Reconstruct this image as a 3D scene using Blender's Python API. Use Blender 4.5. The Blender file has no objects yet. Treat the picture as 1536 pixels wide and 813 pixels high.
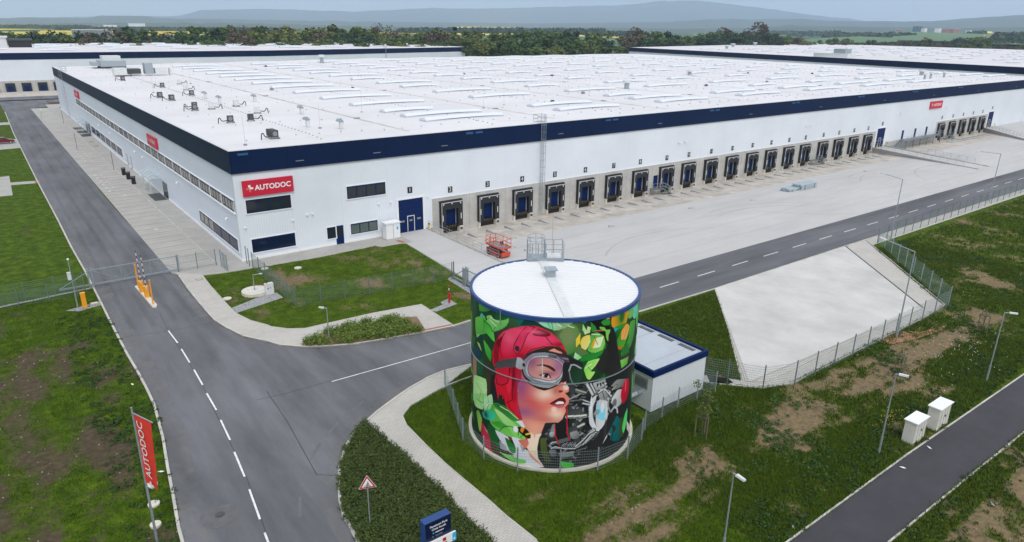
import bpy, math, random
import numpy as np
from math import sin, cos, pi, radians, sqrt, atan2
from mathutils import Vector, Matrix, noise

S = bpy.context.scene
COL = S.collection
rnd = random.Random(11)

# ------------------------------------------------------------------ camera
F, PITCH, ROLL, YAW = 1037.91, 0.33908, 0.012812, 0.652426
CAM = Vector((-21.658, -80.717, 26.514))
D = Vector((sin(YAW)*cos(PITCH), cos(YAW)*cos(PITCH), -sin(PITCH)))
R0 = Vector((cos(YAW), -sin(YAW), 0)); U0 = R0.cross(D)
RR = R0*cos(ROLL) + U0*sin(ROLL); UU = RR.cross(D)
cam = bpy.data.cameras.new('camera'); camo = bpy.data.objects.new('camera', cam); COL.objects.link(camo)
camo.matrix_world = Matrix(((RR.x, UU.x, -D.x, CAM.x), (RR.y, UU.y, -D.y, CAM.y), (RR.z, UU.z, -D.z, CAM.z), (0, 0, 0, 1)))
cam.sensor_width = 36; cam.lens = F/1536*36; cam.clip_start = 0.5; cam.clip_end = 90000
S.camera = camo

# ------------------------------------------------------------------ overcast sky and sun
SUN_EL, SUN_AZ = radians(52), radians(200)      # azimuth measured from +Y towards +X
w = bpy.data.worlds.new('World'); S.world = w; w.use_nodes = True
nt = w.node_tree; nt.nodes.clear()
out = nt.nodes.new('ShaderNodeOutputWorld'); bg = nt.nodes.new('ShaderNodeBackground')
sky = nt.nodes.new('ShaderNodeTexSky'); sky.sky_type = 'NISHITA'; sky.sun_disc = False
sky.sun_elevation = SUN_EL; sky.sun_rotation = SUN_AZ; sky.air_density = 1.0; sky.dust_density = 3.0; sky.ozone_density = 1.5
tc = nt.nodes.new('ShaderNodeTexCoord')
cl = nt.nodes.new('ShaderNodeTexNoise'); cl.inputs['Scale'].default_value = 2.2; cl.inputs['Detail'].default_value = 7; cl.inputs['Roughness'].default_value = .55
mp = nt.nodes.new('ShaderNodeMapping'); mp.inputs['Scale'].default_value = (1, 1, 5)
rampc = nt.nodes.new('ShaderNodeValToRGB')
rampc.color_ramp.elements[0].position = .3; rampc.color_ramp.elements[0].color = (5.9, 6.25, 6.8, 1)
rampc.color_ramp.elements[1].position = .7; rampc.color_ramp.elements[1].color = (8.5, 8.65, 8.85, 1)
mixc = nt.nodes.new('ShaderNodeMix'); mixc.data_type = 'RGBA'; mixc.inputs[0].default_value = .93   # closed cloud deck over the sky
nt.links.new(tc.outputs['Generated'], mp.inputs[0]); nt.links.new(mp.outputs[0], cl.inputs['Vector'])
nt.links.new(cl.outputs['Fac'], rampc.inputs[0]); nt.links.new(sky.outputs[0], mixc.inputs[6]); nt.links.new(rampc.outputs[0], mixc.inputs[7])
nt.links.new(mixc.outputs[2], bg.inputs[0]); bg.inputs[1].default_value = 0.122
nt.links.new(bg.outputs[0], out.inputs[0])
sl = bpy.data.lights.new('sun', 'SUN'); sl.energy = 1.5; sl.angle = radians(20); sl.color = (1, .98, .95)
so = bpy.data.objects.new('sun', sl); COL.objects.link(so)
sd = Vector((sin(SUN_AZ)*cos(SUN_EL), cos(SUN_AZ)*cos(SUN_EL), sin(SUN_EL)))
so.rotation_euler = sd.to_track_quat('Z', 'Y').to_euler(); so.location = (0, -60, 80)
S.view_settings.view_transform = 'Standard'; S.view_settings.look = 'None'; S.view_settings.exposure = 0.22; S.cycles.volume_bounces = 2; S.view_settings.gamma = 1
S.view_settings.use_curve_mapping = False

# ------------------------------------------------------------------ surveying: a point of the photograph on a level plane
def ray(px, py): return D + RR*((px-768)/F) - UU*((py-406.5)/F)
def G(px, py, z=0.0):
    v = ray(px, py); p = CAM + v*((z-CAM.z)/v.z); return (p.x, p.y)
def far(px, py, dist):
    v = ray(px, py); t = dist/math.hypot(v.x, v.y); p = CAM + v*t; return (p.x, p.y, p.z)

# ------------------------------------------------------------------ materials
def s2l(c): return tuple(((v/255)/12.92 if v/255 <= .04045 else ((v/255+.055)/1.055)**2.4) for v in c)
def mat(name, col, rough=.6, metal=0, var=0, scale=3.0, bump=0, bscale=20, col2=None, alpha=None, spec=None, stretch=(1, 1, 1)):
    m = bpy.data.materials.new(name); m.use_nodes = True; t = m.node_tree; b = t.nodes['Principled BSDF']
    b.inputs['Base Color'].default_value = (*col, 1); b.inputs['Roughness'].default_value = rough; b.inputs['Metallic'].default_value = metal
    if spec is not None: b.inputs['Specular IOR Level'].default_value = spec
    if var or bump:
        g = t.nodes.new('ShaderNodeNewGeometry')
        mpn = t.nodes.new('ShaderNodeMapping'); mpn.inputs['Scale'].default_value = stretch; t.links.new(g.outputs['Position'], mpn.inputs[0])
    if var:
        n = t.nodes.new('ShaderNodeTexNoise'); n.inputs['Scale'].default_value = scale; n.inputs['Detail'].default_value = 6; n.inputs['Roughness'].default_value = .6
        t.links.new(mpn.outputs[0], n.inputs['Vector'])
        rp = t.nodes.new('ShaderNodeMapRange'); rp.inputs[1].default_value = .3; rp.inputs[2].default_value = .7; t.links.new(n.outputs['Fac'], rp.inputs[0])
        mx = t.nodes.new('ShaderNodeMix'); mx.data_type = 'RGBA'
        c2 = col2 or tuple(v*(1-var) for v in col)
        mx.inputs[6].default_value = (*c2, 1); mx.inputs[7].default_value = (*(col if col2 else tuple(min(1, v*(1+var*.5)) for v in col)), 1)
        t.links.new(rp.outputs[0], mx.inputs[0]); t.links.new(mx.outputs[2], b.inputs['Base Color'])
    if bump:
        n2 = t.nodes.new('ShaderNodeTexNoise'); n2.inputs['Scale'].default_value = bscale; n2.inputs['Detail'].default_value = 4
        t.links.new(mpn.outputs[0], n2.inputs['Vector'])
        bp = t.nodes.new('ShaderNodeBump'); bp.inputs['Strength'].default_value = bump; bp.inputs['Distance'].default_value = .05
        t.links.new(n2.outputs['Fac'], bp.inputs['Height']); t.links.new(bp.outputs[0], b.inputs['Normal'])
    return m
def ribs(m, axis, period, amount=.35, dist=.03, seam=None, seamcol=.75, seamaxis=2):
    """profiled sheet: real corrugation bump along one axis, and panel joints as thin darker lines"""
    t = m.node_tree; b = t.nodes['Principled BSDF']
    g = t.nodes.new('ShaderNodeNewGeometry'); sx = t.nodes.new('ShaderNodeSeparateXYZ'); t.links.new(g.outputs['Position'], sx.inputs[0])
    mu = t.nodes.new('ShaderNodeMath'); mu.operation = 'MULTIPLY'; mu.inputs[1].default_value = 2*pi/period; t.links.new(sx.outputs[axis], mu.inputs[0])
    si = t.nodes.new('ShaderNodeMath'); si.operation = 'SINE'; t.links.new(mu.outputs[0], si.inputs[0])
    bp = t.nodes.new('ShaderNodeBump'); bp.inputs['Strength'].default_value = amount; bp.inputs['Distance'].default_value = dist
    t.links.new(si.outputs[0], bp.inputs['Height']); t.links.new(bp.outputs[0], b.inputs['Normal'])
    if seam:
        md = t.nodes.new('ShaderNodeMath'); md.operation = 'FLOORED_MODULO'; md.inputs[1].default_value = seam; t.links.new(sx.outputs[seamaxis], md.inputs[0])
        lt = t.nodes.new('ShaderNodeMath'); lt.operation = 'LESS_THAN'; lt.inputs[1].default_value = .05; t.links.new(md.outputs[0], lt.inputs[0])
        mx = t.nodes.new('ShaderNodeMix'); mx.data_type = 'RGBA'; mx.blend_type = 'MULTIPLY'; t.links.new(lt.outputs[0], mx.inputs[0])
        src = b.inputs['Base Color'].links
        if src: t.links.new(src[0].from_socket, mx.inputs[6])
        else: mx.inputs[6].default_value = b.inputs['Base Color'].default_value
        mx.inputs[7].default_value = (seamcol, seamcol, seamcol, 1); t.links.new(mx.outputs[2], b.inputs['Base Color'])
    return m
def attr_mat(name, attr, rough=.6, mul=1.0):
    m = bpy.data.materials.new(name); m.use_nodes = True; t = m.node_tree; b = t.nodes['Principled BSDF']; b.inputs['Specular IOR Level'].default_value = .2; b.inputs['Roughness'].default_value = rough
    a = t.nodes.new('ShaderNodeAttribute'); a.attribute_name = attr; t.links.new(a.outputs['Color'], b.inputs['Base Color']); return m
def paving(name, col, sx, sy, var=.12, joint=.72):
    m = mat(name, col, .85, var=var, scale=.35, bump=.1, bscale=30); t = m.node_tree; b = t.nodes['Principled BSDF']
    g = t.nodes.new('ShaderNodeNewGeometry'); br = t.nodes.new('ShaderNodeTexBrick'); br.inputs['Scale'].default_value = 1
    br.inputs['Brick Width'].default_value = sx; br.inputs['Row Height'].default_value = sy; br.inputs['Mortar Size'].default_value = .012
    br.inputs['Color1'].default_value = (1, 1, 1, 1); br.inputs['Color2'].default_value = (.9, .9, .89, 1); br.inputs['Mortar'].default_value = (joint, joint, joint, 1)
    t.links.new(g.outputs['Position'], br.inputs['Vector'])
    src = b.inputs['Base Color'].links[0].from_socket
    mx = t.nodes.new('ShaderNodeMix'); mx.data_type = 'RGBA'; mx.blend_type = 'MULTIPLY'; mx.inputs[0].default_value = 1
    t.links.new(src, mx.inputs[6]); t.links.new(br.outputs['Color'], mx.inputs[7]); t.links.new(mx.outputs[2], b.inputs['Base Color']); return m

M = {}
M['wall'] = ribs(mat('white profiled wall sheet', (.70, .74, .80), .45, var=.08, scale=.12), 0, .3, .14, .02, 6.42, .9, 0)
M['wallY'] = ribs(mat('white wall cassettes', (.66, .71, .79), .45, var=.06, scale=.12), 1, .3, .12, .02, 1.2, .9, 2)
M['navy'] = ribs(mat('navy parapet sheet', (.0025, .014, .056), .6, var=.12, scale=.1, spec=.12), 0, .3, .25, .02, 6.42, .5, 0)
M['navyY'] = ribs(mat('navy parapet cassettes', (.007, .020, .045), .6, var=.15, scale=.1, spec=.12), 1, .3, .1, .02, 6.0, 4.5, 1)
M['roof'] = mat('white roof membrane', (.66, .65, .665), .55, var=.05, scale=.06, col2=(.60, .585, .60), bump=.05, bscale=3)
M['roof_far'] = mat('white roof membrane weathered', (.60, .58, .60), .6, var=.1, scale=.05)
M['sky_light'] = mat('opal skylight sheet', (.66, .69, .74), .25, var=.05, scale=.3)
M['curb'] = mat('skylight kerb sheet', (.46, .49, .54), .4)
M['stain'] = mat('gutter grime', (.30, .26, .23), .8, var=.35, scale=.25, col2=(.60, .58, .58))
M['asphalt'] = mat('asphalt', (.132, .134, .148), .85, var=.42, scale=.30, bump=.25, bscale=60, stretch=(1, .25, 1))
def speckle(m, stretch, amt=.35):
    t = m.node_tree; b = t.nodes['Principled BSDF']; src = b.inputs['Base Color'].links[0].from_socket; g = t.nodes.new('ShaderNodeNewGeometry')
    for sc, am, st in ((9.0, amt*.5, (1, 1, 1)), (.9, amt, stretch)):
        mp_ = t.nodes.new('ShaderNodeMapping'); mp_.inputs['Scale'].default_value = st; n = t.nodes.new('ShaderNodeTexNoise'); n.inputs['Scale'].default_value = sc; n.inputs['Detail'].default_value = 8; n.inputs['Roughness'].default_value = .7
        t.links.new(g.outputs['Position'], mp_.inputs[0]); t.links.new(mp_.outputs[0], n.inputs['Vector']); r = t.nodes.new('ShaderNodeMapRange'); r.inputs[1].default_value = .3; r.inputs[2].default_value = .7; r.inputs[3].default_value = 1-am; r.inputs[4].default_value = 1+am*.8
        t.links.new(n.outputs['Fac'], r.inputs[0]); mx = t.nodes.new('ShaderNodeMix'); mx.data_type = 'RGBA'; mx.blend_type = 'MULTIPLY'; mx.inputs[0].default_value = 1; mx.clamp_result = False
        t.links.new(src, mx.inputs[6]); t.links.new(r.outputs[0], mx.inputs[7]); src = mx.outputs[2]
    t.links.new(src, b.inputs['Base Color'])
speckle(M['asphalt'], (1.2, .10, 1), .15)
M['asphalt2'] = mat('asphalt of the cycle path', (.046, .045, .053), .85, var=.2, scale=.5, bump=.2, bscale=60)
M['asphaltX'] = mat('asphalt of the service road', (.115, .117, .131), .85, var=.45, scale=.30, bump=.25, bscale=60, stretch=(.12, 1, 1))
speckle(M['asphalt2'], (.3, .6, 1), .15); speckle(M['asphaltX'], (.10, 1.2, 1), .22)
M['kerb'] = mat('concrete kerb', (.50, .48, .44), .85, var=.25, scale=.8)
M['paint'] = mat('white road paint', (.74, .74, .73), .7, var=.25, scale=3)
M['worn'] = mat('worn road paint', (.13, .13, .14), .8, var=.2, scale=2)
M['redpaint'] = mat('red brick paving', (.33, .15, .12), .8, var=.2, scale=2)
M['yard'] = mat('yard concrete', (.49, .482, .475), .8, var=.12, scale=.16, col2=(.42, .412, .41), bump=.1, bscale=20, stretch=(.35, 1, 1))
M['apron'] = mat('apron concrete', (.55, .51, .46), .85, var=.2, scale=.5, col2=(.36, .32, .28), bump=.1, bscale=20)
M['basin'] = mat('basin concrete', (.56, .55, .53), .8, var=.1, scale=.2, col2=(.44, .43, .41), bump=.1, bscale=15)
speckle(M['yard'], (.25, 1, 1), .06); speckle(M['apron'], (.8, .3, 1), .16); speckle(M['basin'], (.5, .3, 1), .09); speckle(M['roof'], (.06, .12, 1), .05)
M['conc'] = ribs(mat('precast concrete', (.52, .505, .48), .85, var=.22, scale=.6, col2=(.38, .37, .35), bump=.15, bscale=12), 0, 50, 0, .01, 3.21, .6, 0)
M['concrete'] = mat('cast concrete', (.44, .43, .40), .85, var=.22, scale=.8, bump=.15, bscale=12)
M['pale'] = mat('pale cast concrete', (.62, .58, .50), .85, var=.15, scale=1.5, bump=.15, bscale=12)
M['pave'] = paving('grey block paving', (.41, .395, .375), .4, .2)
M['path'] = paving('light block paving', (.50, .475, .44), .34, .17, .1, .6)
M['park'] = ribs(mat('parking bay paving', (.40, .385, .36), .85, var=.15, scale=.3, bump=.1, bscale=25), 0, 50, 0, .01, 2.5, .5, 1)
M['galv'] = mat('galvanised steel', (.36, .41, .45), .45, .5, var=.15, scale=3)
M['galvd'] = mat('dull galvanised steel', (.20, .24, .27), .5, .5, var=.2, scale=3)
M['wire'] = mat('fence wire', (.30, .38, .38), .5, .4)
M['wireg'] = mat('fence wire greenish', (.17, .27, .23), .5, .3)
M['navyp'] = mat('navy paint', (.002, .016, .085), .6, var=.1, scale=1, spec=.12)
M['royal'] = mat('royal blue rim paint', (.012, .055, .20), .5, var=.1, scale=1)
M['rubber'] = mat('black rubber', (.013, .015, .018), .65, var=.2, scale=2)
M['black'] = mat('black paint', (.01, .01, .011), .5)
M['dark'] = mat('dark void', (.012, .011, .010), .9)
M['yellow'] = mat('yellow paint', (.75, .55, .05), .5)
M['hazard'] = mat('faded hazard yellow', (.42, .33, .08), .7)
M['orange'] = mat('orange paint', (.80, .33, .015), .45, var=.08, scale=2)
M['red'] = mat('red sign sheet', (.55, .012, .042), .4)
M['redlift'] = mat('red orange machine paint', (.60, .075, .04), .45, var=.2, scale=4)
M['redflag'] = mat('red flag cloth', (.72, .045, .025), .7, var=.1, scale=2)
M['signred'] = mat('signal red', (.50, .01, .02), .4)
M['white'] = mat('white paint', (.78, .79, .80), .45, var=.06, scale=2)
M['cabinet'] = mat('light grey cabinet', (.62, .64, .64), .5, var=.12, scale=2)
M['grey'] = mat('grey metal', (.25, .26, .27), .5, .3, var=.15, scale=3)
M['greyd'] = mat('dark grey metal', (.07, .075, .08), .5, .3, var=.2, scale=3)
M['glass'] = mat('dark window glass', (.015, .022, .028), .06, 0, spec=.6)
M['glassn'] = mat('navy foiled glass', (.004, .012, .04), .12, 0, spec=.5)
M['glassc'] = mat('canopy glass', (.55, .66, .66), .1, 0, spec=.6); M['glassc'].node_tree.nodes['Principled BSDF'].inputs['Alpha'].default_value = .28
M['blind'] = mat('beige window blind', (.46, .43, .37), .8, var=.35, scale=1.5)
M['mat'] = mat('entrance mat', (.06, .065, .072), .8, var=.1, scale=3)
M['gravel'] = mat('gravel', (.34, .34, .35), .9, var=.55, scale=6, bump=.8, bscale=10)
M['soil'] = mat('bare soil', (.20, .125, .075), .95, var=.35, scale=1.2, bump=.6, bscale=5)
M['clay'] = mat('orange clay spill', (.30, .165, .085), .95, var=.35, scale=1.2, bump=.6, bscale=5)
M['tankroof'] = mat('white tank roof sheet', (.74, .74, .75), .5, var=.04, scale=.5)
M['bark'] = mat('bark', (.10, .085, .07), .9, var=.3, scale=3)
M['stake'] = mat('weathered stake wood', (.16, .13, .10), .9, var=.3, scale=5)
M['carred'] = mat('dark red car paint', (.16, .006, .015), .25)
M['cyan'] = mat('cyan sign film', (.05, .42, .72), .4)

# ------------------------------------------------------------------ mesh builder
WL = {}
def wloc(o):
    return WL.get(o.name, Vector((0, 0, 0)))
class MB:
    def __init__(s): s.v = []; s.f = []; s.mi = []; s.m = 0
    def add(s, vs, fs):
        k = len(s.v); s.v += [tuple(q) for q in vs]; s.f += [tuple(i+k for i in q) for q in fs]; s.mi += [s.m]*len(fs); return s
    def box(s, x0, x1, y0, y1, z0, z1):
        return s.add([(x0, y0, z0), (x1, y0, z0), (x1, y1, z0), (x0, y1, z0), (x0, y0, z1), (x1, y0, z1), (x1, y1, z1), (x0, y1, z1)],
                     [(0, 3, 2, 1), (4, 5, 6, 7), (0, 1, 5, 4), (1, 2, 6, 5), (2, 3, 7, 6), (3, 0, 4, 7)])
    def prism(s, pts, z0, z1):
        n = len(pts); a = sum(pts[i][0]*pts[(i+1) % n][1]-pts[(i+1) % n][0]*pts[i][1] for i in range(n))
        if a < 0: pts = pts[::-1]
        from mathutils.geometry import tessellate_polygon
        tri = tessellate_polygon([[Vector((p[0], p[1], 0)) for p in pts]])
        vs = [(p[0], p[1], z0) for p in pts]+[(p[0], p[1], z1) for p in pts]
        fs = []
        for t in tri:
            a2 = (Vector(pts[t[1]])-Vector(pts[t[0]])).cross(Vector(pts[t[2]])-Vector(pts[t[0]]))
            t = t if a2 > 0 else t[::-1]
            fs.append(tuple(i+n for i in t)); fs.append(tuple(t[::-1]))
        fs += [(i, (i+1) % n, (i+1) % n+n, i+n) for i in range(n)]
        return s.add(vs, fs)
    def sheet(s, pts, z):
        n = len(pts)
        from mathutils.geometry import tessellate_polygon
        tri = tessellate_polygon([[Vector((p[0], p[1], 0)) for p in pts]])
        fs = []
        for t in tri:
            a2 = (Vector(pts[t[1]])-Vector(pts[t[0]])).cross(Vector(pts[t[2]])-Vector(pts[t[0]]))
            fs.append(tuple(t) if a2 > 0 else tuple(t[::-1]))
        zz = z if callable(z) else (lambda x, y: z)
        return s.add([(p[0], p[1], zz(p[0], p[1])) for p in pts], fs)
    def bar(s, p, q, r, n=5, r2=None):
        p = Vector(p); q = Vector(q); d = q-p
        if d.length < 1e-6: return s
        d.normalize(); a = d.cross(Vector((0, 0, 1)) if abs(d.z) < .9 else Vector((1, 0, 0))).normalized(); b = d.cross(a)
        r2 = r if r2 is None else r2; vs = []
        for c, rad in ((p, r), (q, r2)):
            for i in range(n): t = 2*pi*i/n+pi/n; vs.append(c+a*(rad*cos(t))+b*(rad*sin(t)))
        return s.add(vs, [(i, (i+1) % n, (i+1) % n+n, i+n) for i in range(n)]+[tuple(range(n))[::-1], tuple(range(n, 2*n))])
    def path(s, pts, r, n=5):
        for i in range(len(pts)-1): s.bar(pts[i], pts[i+1], r, n)
        return s
    def cyl(s, x, y, z0, z1, r, n=24, r2=None): return s.bar((x, y, z0), (x, y, z1), r, n, r2)
    def ring(s, x, y, z0, z1, r0, r1, n=48):
        vs = []; fs = []
        for i in range(n):
            t = 2*pi*i/n; c, sn = cos(t), sin(t)
            vs += [(x+r0*c, y+r0*sn, z0), (x+r1*c, y+r1*sn, z0), (x+r1*c, y+r1*sn, z1), (x+r0*c, y+r0*sn, z1)]
        for i in range(n):
            a = 4*i; b = 4*((i+1) % n)
            fs += [(a+1, b+1, b+2, a+2), (a+2, b+2, b+3, a+3), (a+3, b+3, b, a), (a, b, b+1, a+1)]
        return s.add(vs, fs)
    def xf(s, mtx, k0=0):
        s.v = s.v[:k0]+[tuple(mtx @ Vector(q)) for q in s.v[k0:]]; return s
    def build(s, name, m=None, parent=None, origin=None, smooth=False):
        me = bpy.data.meshes.new(name)
        o0 = wloc(parent) if parent else Vector(origin or (0, 0, 0))
        me.from_pydata([(q[0]-o0.x, q[1]-o0.y, q[2]-o0.z) for q in s.v], [], s.f)
        for mm in (m if isinstance(m, (list, tuple)) else [m]):
            if mm: me.materials.append(M[mm] if isinstance(mm, str) else mm)
        if any(s.mi): me.polygons.foreach_set('material_index', s.mi)
        if smooth: me.polygons.foreach_set('use_smooth', [True]*len(me.polygons))
        me.update()
        o = bpy.data.objects.new(name, me); COL.objects.link(o)
        if parent: o.parent = parent; WL[o.name] = o0.copy()
        else: o.location = o0; WL[o.name] = o0.copy()
        return o
def tag(o, label=None, cat=None, group=None, kind=None):
    if label: o['label'] = label
    if cat: o['category'] = cat
    if group: o['group'] = group
    if kind: o['kind'] = kind
    return o
def thing(name, label, cat, loc=(0, 0, 0), group=None):
    o = bpy.data.objects.new(name, None); COL.objects.link(o); o.empty_display_size = .5
    o.location = loc; WL[o.name] = Vector(loc); return tag(o, label, cat, group)
def copy_tree(o, loc=None, label=None, rz=None, scale=None, parent=None):
    c = o.copy(); COL.objects.link(c)
    if parent is not None: c.parent = parent
    for ch in o.children: copy_tree(ch, parent=c)
    if loc is not None: c.location = loc; WL[c.name] = Vector(loc)
    if label: c['label'] = label
    if rz is not None: c.rotation_euler.z = rz
    if scale is not None: c.scale = scale if hasattr(scale, '__len__') else (scale,)*3
    return c
def turn(o, loc, rz=0): o.location = loc; o.rotation_euler.z = rz; WL[o.name] = Vector(loc); return o
def text_geo(txt, size, ux, uz, origin, bold=.02, depth=.0, align='CENTER', sx=1.0):
    """letters as a flat mesh, laid in the plane ux/uz at origin (centre of the text)"""
    cu = bpy.data.curves.new('lettering', 'FONT'); cu.body = txt; cu.size = size; cu.offset = bold*size; cu.extrude = depth
    cu.align_x = align; cu.align_y = 'CENTER'; cu.resolution_u = 3
    ob = bpy.data.objects.new('lettering', cu); COL.objects.link(ob)
    me = bpy.data.meshes.new_from_object(ob)
    ux = Vector(ux); uz = Vector(uz); un = ux.cross(uz); o = Vector(origin)
    vs = [o+ux*(v.co.x*sx)+uz*v.co.y+un*v.co.z for v in me.vertices]; fs = [tuple(p.vertices) for p in me.polygons]
    bpy.data.objects.remove(ob); bpy.data.curves.remove(cu); bpy.data.meshes.remove(me)
    return vs, fs
def struct(mb, name, m): return tag(mb.build(name, m), kind='structure')
MURAL_GAIN = 0.92; HAZE = 0.000088
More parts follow.
